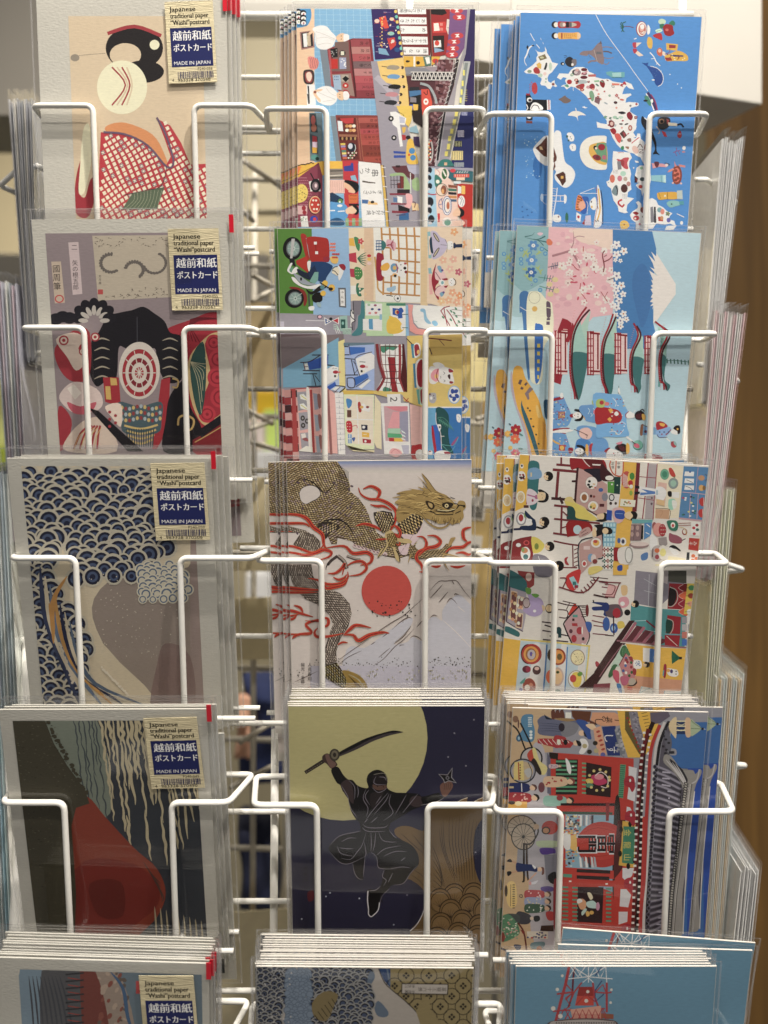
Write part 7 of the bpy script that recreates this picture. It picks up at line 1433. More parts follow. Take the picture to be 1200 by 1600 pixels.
def art33():
 k=1200/170;A=Art(780,700,k,IG);rnd=random.Random(33)
 A.r('ccc8c2',-300,-100,2700,3400)
 A.p('d0a428',-100,40,335,70,320,400,300,640,170,700,150,820,-100,900);A.b('9c2c30',9,335,70,318,400,300,620)
 A.e('dcd0cc',243,310,48,56)
 for i in range(10): A.e(rnd.choice(('8c2430','3c2c2c')),243+rnd.uniform(-30,30),310+rnd.uniform(-36,36),12,10)
 A.e('dcdcd4',250,200,18,26);A.e('1c1a1c',250,195,10,14);A.e('1c1a1c',190,305,18,30);A.e('6c3c5c',178,400,26,30);A.e('dcd0c4',237,540,48,66);A.e('c8b48c',237,540,36,52)
 for i in range(14): A.b('b89c70',4,237+rnd.uniform(-26,20),540+rnd.uniform(-40,40),237+rnd.uniform(-26,26),540+rnd.uniform(-40,40))
 A.s('2c686c',330,150,430,155,445,260,430,440,410,660,340,660,310,450,315,300)
 def head(x,y,r=52,turn=0,skin='dcb890'):
  A.e('1a1618',x+8,y,r,r*1.02);A.e(skin,x-10,y+2,r*.72,r*.74);A.s('1a1618',x-10,y-r*.8,x+r*.5,y-r*.7,x+r*.5,y+r*.6,x,y+r*.55,x+6,y-r*.1,x-20,y-r*.3)
  A.e('241c1c',x-16,y-14,4);A.e('241c1c',x-12,y+16,4);A.e('b04048',x-32,y+4,4,6)
 A.s('6c94b8',320,240,400,215,460,250,470,310,430,340,320,340);A.r('c8b480',345,270,360,315);head(535,312)
 A.s('c8bcc4',310,460,380,465,425,520,420,590,370,625,305,615);A.l('a05c84',14,310,515,400,540);A.e('a05c84',410,540,20,24);A.e('8c2c44',368,578,12,16);A.e('dcb890',465,530,46,50);A.s('1a1618',430,460,470,460,540,510,540,570,500,600,430,595,440,580,500,570,510,500,470,485,440,485);A.e('241c1c',470,515,4);A.e('241c1c',475,550,4)
 A.r('4c2c2c',270,630,325,660);
 A.e('8c8c90',243,780,58,74);A.e('d8d4d4',243,780,42,58);A.e('9c2c34',240,770,26,40);A.e('7c9c5c',285,740,12,30)
 A.s('1c2c48',285,690,320,720,370,770,400,800,410,880,380,910,240,900,240,860,360,850,350,800,290,750);A.p('1c2040',155,885,240,880,240,905,155,908);A.s('d8d4d0',300,785,360,790,340,850,300,850);head(490,815,56);A.b('1a1618',22,410,870,470,885,530,860)
 A.s('7c2428',125,1250,140,1040,330,975,360,1000,375,1190,370,1280,120,1290);A.e('dcd8d4',290,1165,54,76);A.e('b87c50',280,1130,36,30);A.e('7c9c5c',262,1120,16,26);A.e('3c6c70',292,1200,28,30);A.e('dcdcdc',212,1070,28,22);A.e('c8484c',300,1045,32,28);A.e('7c2428',300,1045,22,18)
 A.s('c8b848',355,990,420,990,480,1040,500,1080,460,1140,400,1160,370,1140);A.e('6c7c34',412,1085,24,36);head(550,1085,52)
 A.s('74707c',370,1190,480,1180,550,1230,600,1330,560,1420,400,1400);head(650,1300,56);A.b('c8c8cc',6,430,1190,450,1250)
 A.s('c83c3c',300,1250,340,1235,380,1270,330,1290)
 FR='6c242c';DK='3a1c20'
 A.s('8c1820',790,100,920,105,990,150,1150,130,1195,270,1190,350,960,300,860,230,800,240,780,180);A.p('5c1c20',920,110,1130,125,1190,250,1190,330,1000,200);A.p('d8ccc8',1025,175,1120,180,1115,195,1030,190);A.b('d8ccc8',8,915,110,960,170,1000,205)
 A.b(FR,20,685,100,683,180);A.b(FR,26,630,182,785,195);A.b(FR,30,590,238,860,262);A.b(FR,32,652,260,630,550);A.b(DK,30,575,555,700,565,850,580)
 A.p('b08c88',870,220,960,250,1190,400,1190,700,1080,750,840,615);A.b(DK,24,866,215,850,400,835,610);A.b(DK,12,835,610,950,670,1085,745);A.r(DK,800,355,845,378)
 A.s('24202c',930,240,1050,225,1160,240,1170,300,1130,360,1080,370,1020,300);A.e('c8c0c0',1175,290,16,26)
 def plate(x,y,r,ry,c_,rim='d4ccc8'): A.e('7c746c',x,y,r+3,ry+3);A.e(rim,x,y,r,ry);A.e(c_,x,y,r*.62,ry*.62)
 plate(1018,385,64,68,'d8d4cc')
 for (x,y) in ((995,368),(985,405),(1000,430)): A.e('1c1a1c',x,y,16,14)
 for i in range(6): A.e(rnd.choice(('b04848','c8a880','3c5c38')),1030+rnd.uniform(-20,30),400+rnd.uniform(-20,40),9)
 plate(938,545,48,60,'8c5830');plate(1035,640,56,56,'d8b060');A.e('5c6c34',1010,650,14);A.e('8c3c28',1045,665,12);A.e('dcc080',1030,615,14);A.e('3c5c98',1120,462,26,22);A.e('7c7c88',1165,540,34,46);A.r('3c1c20',1000,515,1025,545);A.e('7c3c38',1045,535,14,14);A.r('4c2028',1105,615,1158,648)
 A.s('c8b470',720,590,740,545,800,540,840,600,940,650,980,700,1060,770,1080,800,900,790,760,660);A.s('c8b850',720,590,840,610,950,680,1080,780,1000,800,840,780,780,660)
 A.s('1c1c1c',1060,800,1120,780,1150,715,1190,730,1200,790,1130,815);A.s('dcb890',1080,740,1150,720,1150,780,1090,780)
 A.s('1c4444',750,640,810,650,840,700,850,770,980,795,970,805,760,800,750,700);A.b('3c2424',28,665,540,700,615)
 A.b(FR,24,605,632,760,648);A.b(FR,22,690,650,680,945);A.b(FR,20,605,780,800,800,1110,830);A.b(FR,22,595,938,780,965);A.b(FR,14,700,700,755,750);A.b(FR,14,690,880,755,860)
 A.s('8c1418',755,810,990,825,1010,930,780,975,750,970);A.e('a8c0c8',862,900,46,50);A.s('b08c88',890,920,980,870,1010,930,890,985);A.b('3c1c1c',5,900,940,960,900);A.b('3c1c1c',5,910,965,980,930)
 A.s('1c1a1c',1050,850,1200,850,1200,960,1050,970,1080,890);A.s('dcb890',1030,900,1060,880,1070,970,1030,970);A.s('dcb890',1150,910,1200,890,1200,940,1160,940)
 A.b(FR,18,600,1025,740,1055,880,1075);A.b(FR,14,810,1075,815,1310);A.b(FR,14,705,1318,860,1320)
 for i in range(5): A.b(FR,10,825,1130+i*46-5,870,1105+i*46)
 A.p('b08c88',880,1060,1140,950,1150,1190,1050,1240,980,1310,890,1400);A.b('1c2430',13,885,1400,878,1055,1030,985);A.b('1c2430',12,1135,950,1148,1190,1090,1220)
 plate(1068,1045,58,54,'d8a440');A.e('b04038',1060,1030,24,18);A.r('c8b4b4',930,1080,1000,1120);A.e('6c94b8',1010,1210,34,46);A.e('c8b8b4',1040,1220,30,50);A.e('7c3434',1055,1250,28,26);plate(938,1275,30,38,'b03838');A.s('9c2c34',720,1220,760,1200,745,1240,770,1290,730,1280);A.s('c8b860',990,1320,1100,1300,1140,1340,1000,1400)
 O(A,945,700,k)
 A.p('d0a434',195,150,350,160,300,760,260,1340,90,1340,130,830,160,560,195,300);A.p('d4c8b0',575,170,870,200,830,770,530,780)
 A.p('ccc8c0',60,140,200,150,190,290,70,280);A.b('b85838',14,65,140,55,200,100,290,190,300,205,150);A.b('b85838',12,125,140,118,290);A.tv('2c2424',36,70,185,'定食',0,1.1);A.tv('2c2424',36,135,185,'中華',0,1.1)
 A.s('3c1c20',-40,180,40,250,110,330,90,360,-40,350);A.e('d8d0c8',50,330,46,26);A.p('1c3c38',105,315,175,320,165,510,95,500);A.p('4c8c34',30,370,105,370,100,500,30,490);A.e('d8d8d0',78,400,10);A.e('b8c8b8',138,410,8)
 A.e('b04840',240,350,56,96);
 for i in range(6): A.b('e0d0c8',5,205+i*12,280+i*8,200+i*12,350,210+i*12,430)
 A.e('d8b040',270,350,20,80);A.e('3c7c34',300,310,28,40);A.e('a82028',282,385,28,30);A.e('dcd4c4',290,425,20,22);A.e('7c9c34',288,495,18,28)
 A.p(FR,350,160,392,165,375,400,350,700,300,700,325,500)
 A.p('ccc8c0',390,165,480,170,460,420,440,780,350,770,370,540);A.p('a0989c',480,170,575,180,540,780,440,780,465,420);A.b('8c3444',12,478,165,455,420,415,780);A.b('8c3444',9,578,175,545,560,530,790);A.b('8c3444',8,380,315,560,330);A.b('8c3444',8,370,550,540,575)
 A.e('5c4c54',518,550,11);A.e('5c4c54',515,615,12,14)
 plate(660,290,46,58,'3c7c64','5c9c80');A.s('b03830',705,225,740,225,780,300,760,325,720,290);A.e('3c6c4c',768,320,10,8);plate(755,390,52,58,'8cb0a0','7c8c8c');A.p('c8a498',590,375,685,390,660,640,560,620)
 A.p('dcdce0',370,420,560,450,560,520,370,530);A.p('4c74b0',400,450,560,480,560,505,390,520,390,490,470,490);A.p('1c1a20',335,410,380,420,380,450,335,440);A.p('1c1a20',325,480,385,480,385,505,325,515)
 A.s('dcdcd8',560,440,620,425,670,460,675,520,640,580,590,585,560,540);A.e('9cb0bc',575,490,12,30);A.s('1c1a1c',695,480,735,480,735,535,700,530);A.p('dcdcd8',740,485,820,485,820,550,740,545);A.p('c8a878',570,560,660,580,655,640,575,620)
 A.s('8cc0ac',705,570,770,565,780,620,750,680,705,665);A.s('dcd8cc',740,580,790,590,790,650,755,670);A.p('b89070',560,670,715,680,705,785,555,775);A.b('5c4030',6,560,665,715,678,708,785);A.b('a87c5c',4,600,690,640,700,610,760)
 A.p('4c7ca8',870,200,1185,215,1165,520,1140,800,815,770,845,480);A.l('c89ca4',7,855,485,1150,515);A.l('b08ca0',6,1030,205,1000,500,);A.l('c89ca4',6,1030,505,1015,780);A.l('c89ca4',6,945,505,930,775);A.p('b08c94',815,765,1140,800,1135,820,815,785)
 for i in range(3): A.p('dcdcd8',885,258+i*76,985,262+i*76,980,312+i*76,875,308+i*76)
 A.e('3c5c98',940,262,12);A.b('1c1c24',5,890,420,940,440,970,470);A.b('1c1c24',5,900,350,970,380)
 A.e('b08460',1065,330,36,30);A.b('4c4448',7,1105,290,1140,320,1105,365);A.e('c89854',1065,440,30,34);A.e('7c5c34',1095,440,18,26)
 for (x,y) in ((1075,595),(1065,720)): A.s('b03030',x-30,y-30,x+10,y-50,x+32,y-10,x+28,y+36,x-6,y+46,x-32,y+14);A.b('e0dcd8',4,x+14,y-46,x+16,y+40)
 for (x,y) in ((1140,580),(1130,710)): A.e('b03030',x,y,16,42)
 for i in range(16): A.e(rnd.choice(('dcdcd8','c8c060','2c6c5c','b03058','3c2c34')),rnd.uniform(860,1000),rnd.uniform(530,750),13,10)
 A.p('24489c',25,680,80,690,75,800,15,790);A.p('ccc8c8',40,500,165,510,150,640,60,680);A.e('2c2c30',75,545,32,40);A.e('c8c8c8',75,545,22,28);A.e('3c2c2c',65,610,15,18);A.e('3c2c2c',120,610,14,16)
 A.p('d8d0c0',175,560,340,575,330,650,165,640)
 for i in range(8): A.e(rnd.choice(('b03c30','c8a050','6c7c4c')),rnd.uniform(200,290),rnd.uniform(590,630),9)
 A.s('c8a0a0',110,660,190,660,220,700,200,800,120,830,80,700);A.s('2c4c9c',115,690,215,695,210,780,120,770);A.b('8cacd8',4,120,720,200,725);A.s('dcb890',220,720,300,700,310,790,230,770);A.s('1a1618',285,700,340,705,360,745,330,795,280,790,310,750)
 A.p('5c9ca0',300,780,420,790,530,790,520,830,300,830);A.p('4c80b4',435,825,520,820,510,960,430,1010);A.b('dcdce0',9,460,840,500,870);A.b('dcdce0',9,450,930,490,950);A.p('7c6468',285,840,405,840,400,1020,270,1020);A.l('4c3c40',5,330,845,315,1015);A.p('1c1c1c',405,850,425,850,420,1005,395,1005)
 for i in range(4): A.e('a88c88',300+(i % 2)*60,880+(i//2)*70,18,26)
 A.p('6ca0b8',-20,820,130,820,100,1090,-20,1080)
 for i in range(4):
  for j in range(5): A.r('a8c8d8',-10+i*34,830+j*54,14+i*34,866+j*54)
 A.p('d8d4cc',-20,1085,100,1090,85,1340,-20,1340)
 for i in range(12): flower(A,rnd.choice(('8c3030','2c5c50','1c3c3c')),-5+(i % 3)*38,1120+(i//3)*62,24,4,'d8d0c8')
 A.p('d0a434',130,830,290,840,270,1090,110,1090);A.e('dcd8d8',200,1030,36,44);A.e('3c5c9c',155,1020,18,30);A.e('3c3c50',200,1030,18,24)
 A.s('1a1618',-20,870,60,880,85,920,60,950,-20,940);A.e('dcb890',5,915,34)
 A.e('8c7474',375,1070,110,36);A.e('c8b8b4',385,1058,98,24);A.p('8c1c24',95,1095,160,1100,150,1250,100,1240);A.s('ccc8c4',150,1110,300,1090,320,1180,300,1270,160,1270);A.e('8c8c88',265,1180,46,94);A.e('ccccc8',262,1180,34,80)
 A.e('8c4c50',545,860,24,44);A.e('c88c84',590,900,60,76);A.e('9c2c34',635,905,42,68);
 for i in range(9): A.e('e0c8bc',620+(i % 3)*22,860+(i//3)*42,5)
 A.s('2c6c58',690,800,780,800,810,850,790,910,720,900,690,840);A.e('dcd0c8',750,850,26,32);A.e('b83038',750,855,14,18);A.b('8c3c30',6,810,830,950,825);A.b('8c3c30',6,810,855,950,850)
 A.s('8c4c5c',710,940,750,950,800,965,850,1000,840,1050,760,1050,710,1020);A.b('3c2424',10,850,1020,890,1000);A.p('8c8484',590,990,680,980,690,1060,640,1100,600,1060);A.s('dcdcd8',500,960,560,980,580,1050,560,1100,500,1120)
 A.s('1c1a20',710,1090,760,1070,830,1120,830,1140,770,1110,730,1130);A.s('dcdcd8',710,1100,760,1110,820,1160,760,1180);A.e('8c3c34',880,925,30,36);A.e('d4ccc4',880,920,20,26);A.b('b89c50',5,820,870,880,890,900,960)
 A.e('a8a0a0',580,1160,72,88);A.e('ccc8c0',640,1150,52,80);A.e('c06030',575,1130,28,26);A.e('8c3c48',575,1200,24,26);A.e('dcc878',640,1150,34,44);A.b('3c2428',10,530,1110,525,1200);A.p('d0c8a8',700,1190,890,1220,880,1270,690,1250)
 for i in range(5): A.e('d8c8a0',580+i*60,1290-i*8,26,12)
 A.s('4c74a8',400,1180,470,1150,470,1220,410,1240);A.p('d0a434',90,1260,250,1290,240,1400,90,1400);A.s('24489c',140,1300,190,1290,190,1350,140,1350)
 A.p('d8d0cc',950,815,1050,820,1040,970,945,960);
 for (x,y,c_) in ((980,880,'b03040'),(1015,850,'8c2c38'),(985,945,'b03040'),(1020,900,'3c5c54')): A.e(c_,x,y,18,16)
 A.p('a83028',930,990,1060,1000,1050,1140,920,1120);A.s('c88c40',1040,1005,1062,1010,1052,1135,1030,1130);jt(A,'e0d0c8',50,1020,1050,'みそ',1);A.p('a83028',1070,985,1135,990,1130,1120,1060,1115);A.p('8c8c94',1060,820,1150,820,1140,960,1060,960);A.p('7c3c3c',1080,830,1110,830,1105,950,1080,950)
 A.p('d0ccc8',930,1150,1130,1150,1120,1275,920,1270);A.p('2c3034',905,1150,935,1150,930,1270,895,1265)
 for (x,y) in ((975,1190),(1010,1220),(970,1240),(1090,1190),(1110,1230)): A.e('c8683c',x,y,22,20)
 O(A,780,900,k)
 A.p('8c3434',200,-60,390,-40,385,100,330,140,240,60);A.e('c8b0a4',325,10,34,46)
 A.s('2c6468',90,-60,180,-40,300,60,290,180,240,200,90,110);A.s('2c6468',50,560,110,560,220,620,215,670,150,650,50,600)
 A.p('9c94a0',110,120,300,180,290,460,260,610,70,500);A.p('4c3c4c',105,110,125,115,85,500,65,500);A.b('4c3c4c',10,75,500,170,560,262,612)
 for (x,y,w_,h_) in ((130,160,70,330),(215,220,60,150),(195,400,70,180)): A.p('dcb898' ,x,y,x+w_,y+14,x+w_-14,y+h_,x-16,y+h_-14);A.p('6c4040',x+8,y+12,x+w_-8,y+26,x+w_-20,y+h_-14,x-6,y+h_-26)
 for i in range(16): A.e(rnd.choice(('dcc090','c89070','d8d0c0','a8784c')),150-i*3+(i % 4)*36,190+i*22,17,20)
 A.e('5c444c',300,295,42,60);A.e('a89898',300,295,34,50);A.s('a090b8',310,180,400,220,470,260,490,330,470,410,400,445,320,430,260,370,340,340,330,260);A.e('d8d0dc',390,385,18,16);A.s('5c8c3c',290,130,350,140,345,200,300,190);A.s('5c9438',355,200,410,195,440,215,400,240)
 A.e('1a1618',555,358,46,52);A.e('dcb890',548,356,34,40);A.s('dcb890',470,320,510,340,500,380,480,380)
 for (x0,y0,x1,y1) in ((470,505,600,520),(500,540,600,570),(475,600,600,620),(555,660,600,665),(480,700,760,725),(660,640,760,660),(550,770,600,775)): A.l('3c2c34',15,x0,y0,x1,y1)
 A.e('1c3c40',655,600,32,40);A.r('1c3c40',650,610,685,680)
 A.s('b83020',780,380,830,300,855,330,860,360,790,440,765,420);A.b(DK,13,640,290,790,325,980,330);A.b(DK,11,700,275,850,310);A.b(DK,12,650,370,750,385,745,460,660,455);A.b(DK,9,780,290,740,370)
 A.p('b08c90',875,335,920,430,1000,660,930,790,800,750,720,560,730,500);A.b('2c1c20',15,880,335,725,500,725,570,800,740,830,810);A.b('2c1c20',12,880,335,920,430,998,660,920,820)
 A.e('9c2c38',888,602,36,42);A.e('9c2c38',825,690,30,42);A.e('e0d4cc',915,600,8,44);A.e('5c3440',790,608,20,24);A.e('2c2428',926,692,16,20);A.r('4c8c84',810,425,865,455);A.r('3c1c1c',805,468,830,495);A.p('9c2c34',800,520,860,520,865,555,805,550)
 A.e('6c2428',970,380,18,68);
 for i in range(5): A.l(DK,8,905,345+i*26,960,350+i*24)
 for i in range(5): A.b(DK,10,1000+i*12,50+i*35-40,1200,70+i*35-40) if i < 2 else None
 A.s('b82828',740,0,830,-60,900,-60,860,120,800,160,740,100);A.p('8cb8c0',770,20,820,0,880,110,830,140);A.r('2c6c6c',810,60,850,100);A.r('8c1c34',830,100,870,130);A.b(FR,16,660,120,930,180,1100,10);A.b(FR,14,670,20,740,30,700,130)
 for i in range(5): A.l(FR,12,900+i*34,150-i*32,930+i*34,190-i*34)
 A.b(DK,16,1040,205,1200,240);A.s('24346c',1020,290,1150,290,1200,320,1200,440,1150,430,1150,380,1040,380,1030,340,1140,330);A.b('1c1a1c',14,1035,265,1045,295)
 A.s('34589c',950,510,1010,510,1022,560,1000,620,975,600);A.e('34589c',1180,530,40,78)
 for (x0,y0,x1,y1) in ((1030,435,1160,455),(1020,490,1150,520),(1040,545,1150,560),(1030,635,1200,650),(1100,60,1200,80),(1130,120,1200,130),(1135,195,1200,210)): A.l('6c2c38',12,x0,y0,x1,y1)
 A.p('d0a428',30,680,235,710,200,1100,165,1400,0,1400);A.p('a8bcc8',235,715,980,770,940,1400,165,1400)
 for (x0,x1) in ((240,530),(540,760),(760,975)): A.p('c8c8c8',x0+150,735,x1-10,760,x1-50,1390,x0+50,1390)
 A.b('c8b850',17,235,700,600,730,960,770,990,800,960,1100,935,1400);A.b('3c74b0',18,525,755,510,1000,475,1400);A.b('3c74b0',14,752,780,735,1100,715,1400)
 A.e('3a2020',320,860,84,110);A.e('a02c28',358,860,110,112);A.e('c88c38',352,862,84,88);A.e('8c5c28',350,862,58,66);A.e('a8a0a8',355,865,44,54);A.e('5c4c94',352,860,16,26);A.e('c8a850',370,870,8)
 A.e('5c2434',300,1028,46,40);A.e('8c2c44',320,1028,28,34);A.e('4c3438',413,1038,46,50);A.e('c8a8a0',415,1020,26,20);A.e('d0c8c4',335,1220,84,108);A.e('8c4438',330,1222,72,96);A.e('d8c8c0',310,1230,30,34);A.e('b87c64',350,1200,22);A.p('4c4c9c',220,1230,260,1240,250,1300,220,1290);A.s('4c8c84',225,1180,290,1120,270,1180)
 A.e('3c3020',580,870,50,70);A.e('8c3418',650,890,84,92);A.e('d08c38',650,890,64,74);A.e('5c4c20',665,890,28,36);A.e('c8603c',575,1110,60,80);A.e('b8a098',640,1110,72,104);A.e('d8b084',640,1110,56,84);A.e('3c4c28',645,1060,18,16)
 A.e('8c7c70',865,898,80,88);A.e('dcc89c',865,898,70,78)
 for i in range(30): A.l('6c5c34',4,*(lambda x,y: (x,y,x+9,y+4))(865+rnd.uniform(-48,48),898+rnd.uniform(-56,56)))
 A.e('8c7c74',850,1140,92,100);A.e('dcd4cc',850,1140,84,92);A.s('d8b834',830,1060,890,1070,910,1140,880,1220,820,1210,800,1100);A.e('b8403c',815,1130,36,42);A.e('5c8c34',890,1080,24,30,60);A.e('c8a850',560,1300,46,50);A.e('3c6c68',640,1290,46,40);A.e('b87040',820,1315,50,40)
 A.s('9c2c3c',1060,950,1080,940,1105,970,1085,1005,1065,990)
 O(A,945,900,k)
 A.p('7c7884',340,-60,620,-30,900,-20,900,60,590,350,320,300);A.b('a8acb4',5,430,160,600,200);A.b('a8acb4',5,490,-20,480,330);A.b('a8acb4',5,430,30,570,110)
 A.p('44888c',290,310,600,360,900,380,880,780,550,780,280,480);A.b('a8c8cc',6,330,495,460,490);A.b('7c1c34',17,455,490,530,550,600,600);A.b('a8c8cc',6,470,600,600,620)
 def chair2(x,y): A.b('34589c',24,x,y,x+30,y+40)
 A.p('c89c9c',40,90,150,110,110,230,0,230);A.b('6c242c',12,0,65,180,75);A.b('6c242c',11,160,80,100,230);A.b('6c242c',10,0,90,110,110,80,200,0,200);A.b('6c242c',10,0,225,110,235);A.s('c8a878',180,110,245,110,245,200,190,210)
 A.s('c88c98',165,240,240,230,270,290,240,340,170,350,150,290);A.e('dcdcdc',195,305,26,24);head(330,308,40);A.s('5c4c54',20,330,140,310,180,350,200,420,150,460,20,440);A.e('9c2030',130,408,44,56);A.e('1a1618',248,402,34,34);A.e('34589c',100,575,44,56);A.e('8cb0dc',95,575,22,30);A.e('24346c',10,340,40,50);A.b('3c1c24',14,95,440,100,650);A.b('3c1c24',12,0,650,100,660);A.s('c8b040',140,510,200,500,220,560,150,580);A.s('34589c',0,460,40,470,40,570,0,570)
 A.p('3a2022',270,490,330,490,180,720,60,860,0,960,-60,1100,-120,1060,0,880,120,700)
 for i in range(4): x=190+i*108;A.p('9c5c6c',x,710+i*12,x+140-i*14,500+i*52,x+165-i*14,520+i*52,x+34,715+i*12);A.p('5c2c34',x+34,715+i*12,x+160-i*14,545+i*48,x+225-i*10,560+i*48,x+105,730+i*8)
 A.b('8c5c68',16,130,712,400,735,640,770,1100,800)
 A.p('3a2022',130,730,230,740,40,1000,-120,1240,-300,1240,-100,1050);A.p('a8c0b4',190,760,260,760,250,860,160,1000,60,1000);A.b('8c5c68',10,200,745,60,930,-60,1110)
 A.p('d0a42c',230,745,640,790,1100,810,1080,1170,340,1110,360,960,280,880)
 A.p('c08c70',330,1100,1080,1170,1060,1290,650,1270,640,1400,250,1400,200,1200);A.p('ccd0cc',400,1215,560,1240,560,1400,340,1400);A.b('7ca4b0',9,410,1215,350,1370);A.b('7ca4b0',8,500,1235,390,1290,370,1400);A.p('ccd0cc',660,1260,1060,1275,1060,1400,640,1400);A.b('7ca4b0',8,660,1265,640,1400);A.b('7ca4b0',8,680,1400,690,1310,900,1285);A.b('7ca4b0',8,830,1280,820,1400);A.b('7ca4b0',8,950,1290,920,1400)
 A.s('346440',190,780,230,770,275,850,270,880,200,900,165,850);
 for i in range(5): A.b('6c9c70',3,190+i*16,790,200+i*16,880)
 A.s('346440',40,1080,90,980,140,980,120,1010,90,1090,50,1120);A.p('b07478',230,850,340,950,330,1120,230,1180,160,980);A.b('6c2430',10,155,985,230,850)
 for i in range(12): A.e(rnd.choice(('8c2030','3c5c98','2c5c34','dcd0cc')),190+rnd.uniform(10,120),900+rnd.uniform(0,200),15,17)
 A.s('8c2c34',260,890,300,890,310,940,280,930);A.s('8c2c34',310,1020,345,1030,340,1090,310,1080);A.s('dcdcdc',320,930,390,930,410,980,390,1020,320,1010)
 for i in range(14): A.e('5c7ca8',330+rnd.uniform(0,60),940+rnd.uniform(0,70),6)
 head(455,975,34);A.s('b84c64',90,1040,150,1050,160,1120,150,1180,100,1140);A.s('b05c78',170,1110,260,1110,250,1190,190,1200);A.e('a8a094',300,1165,40,42);A.s('2c2424',240,1200,310,1200,345,1160,340,1120,355,1180,300,1215)
 A.p('d4d0c8',100,1130,230,1400,0,1400,30,1250);A.s('3c74ac',130,1190,170,1190,190,1260,180,1330,140,1240);A.b('7c9cb8',10,180,1290,200,1400);A.s('b85c48',250,1220,300,1225,300,1255,255,1255);A.p('7c3c48',-120,1190,60,1180,40,1400,-160,1400)
 A.p('d0d0d0',420,790,500,795,490,950,420,940);A.p('3c70b4',495,800,600,810,600,960,490,945);A.s('a8b4b4',540,880,580,870,590,920,545,920)
 A.p('1c5c44',740,820,820,890,820,915,740,970,735,890);A.r('241c1c',820,890,850,918);A.l('c8b890',6,850,903,1100,905)
 A.s('8c1c34',650,980,680,985,670,1110,645,1110);A.p('5c98a8',640,1040,655,1040,650,1100,635,1100);A.s('dcdcdc',685,1020,760,1025,800,1040,810,1090,770,1110,700,1090);A.e('c8903c',700,1040,20);A.e('3c3468',735,1050,16,22);A.e('241c1c',785,1050,8);A.e('241c1c',785,1080,7)
 A.p('8c1c28',710,80,910,90,880,200,870,370,690,360);A.s('241c1c',715,130,770,140,790,220,760,310,700,320);A.b('a89c94',10,715,120,790,160,800,260,750,330,700,335)
 for i,c_ in enumerate(('6c1418','d05c30','8c1c34','c85430')): A.s(c_,860,90+i*88,910,90+i*88,910,170+i*88,860,165+i*88,810,130+i*88);A.b('dca8a4',5,865,92+i*88,812,130+i*88,865,168+i*88)
 A.p('c8b038',910,80,1150,90,1120,420,870,420);
 for i in range(4): A.e(('3c8050','8c3424','c88c70','dcd8d0')[i],955-i*6,130+i*88,34,30);A.l('3c4c2c',5,900-i*6,130+i*88,940,130+i*88);A.e(('3c8050','8c3424','c88c70','dcd8d0')[i],1080-i*6,120+i*88,26,28)
 A.p('8c1c28',690,430,840,450,830,640,670,630);A.s('1c3c34',680,480,740,490,745,560,720,620,675,620);A.b('a89c94',9,690,470,750,500,750,580,720,640);A.p('8c1c28',660,650,830,655,815,780,660,760);A.b('dcc8c0',6,680,660,800,770);A.b('7c9cb0',6,665,640,860,650)
 for i in range(16): A.r(('8c8c94','dcd8d0','3c68b0','b86c60','a8a4a8')[i % 5],850+(i % 4)*66,450+(i//4)*82,905+(i % 4)*66,520+(i//4)*82)
 A.p('a8a0a4',620,-60,700,-60,690,90,620,60);A.p('4c4c44',700,-60,900,-60,900,80,700,60)
 return A
def art52():
 A=Art(390,1490,1200/190,1.15);rnd=random.Random(52)
 A.r('a8a098',-200,-100,2600,1200)
 scallops(A,60,150,1250,1100,46,('8c8c8c','14141c','3c4864','14141c'),lambda x,y: x < 430-.2*y or (570 < x < 1190-.0*y and y > 120+max(0,(700-x))*.8),seed=1)
 scallops(A,380,160,520,900,30,('5c6c80','748498'),lambda x,y: True,seed=2)
 for i in range(40): A.e('b8b4b0',rnd.uniform(80,420),rnd.uniform(160,700),rnd.uniform(4,9))
 A.s('7c6c44',620,480,740,370,870,400,840,500,760,660,640,620)
 for i in range(6): A.l('2c2014',7,640+i*34,600-i*32,700+i*34,680-i*30)
 O(A,570,1490,6)
 A.p('8c7c50',240,140,1140,140,1140,900,640,900,480,540,240,320);A.p('24406c',130,140,240,140,240,320,180,250);A.l('5c6c80',16,210,140,235,290)
 P=[(240,140),(1140,140),(1140,900),(700,900),(480,530),(300,370),(240,320)]
 for j in range(8):
  for i in range(9):
   x=280+i*107;y=205+j*97
   if (i+j) % 2 == 0: continue
   if not in_poly(P,x,y): continue
   for r in (76,):
    for q in range(16):
     a=q*math.pi/8;A.l('241a10',7,x+r*math.cos(a),y+r*math.sin(a),x+r*math.cos(a+.4),y+r*math.sin(a+.4))
   for dx,dy in ((0,-20),(0,20),(-20,0),(20,0)): A.p('1c140e',x+dx-15,y+dy,x+dx,y+dy-15,x+dx+15,y+dy,x+dx,y+dy+15)
 A.p('a8a098',245,330,300,380,480,540,600,700,200,900,-100,700,100,200,130,140,180,260);A.b('241a10',8,130,140,180,260,245,330,380,440,480,540,600,680)
 A.s('5c6c80',40,180,80,170,95,220,60,280,20,300);A.s('5c6c80',130,440,220,540,200,590,120,580,90,500);scallops(A,-200,300,80,900,40,('8c8c8c','14141c','3c4864'),lambda x,y: x < 60,seed=3)
 A.p('8c7c50',545,400,600,400,615,520,660,580,710,650,720,900,600,900,480,540)
 A.p('3c3424',345,275,785,280,780,382,342,372);A.p('b0a8a0',352,282,775,288,770,374,350,366);jt(A,'302820',44,765,330,'冨嶽三十六景',1.02);jt(A,'302820',34,470,300,'神奈川',.95);jt(A,'302820',34,470,350,'沖浪裏',.95)
 return A
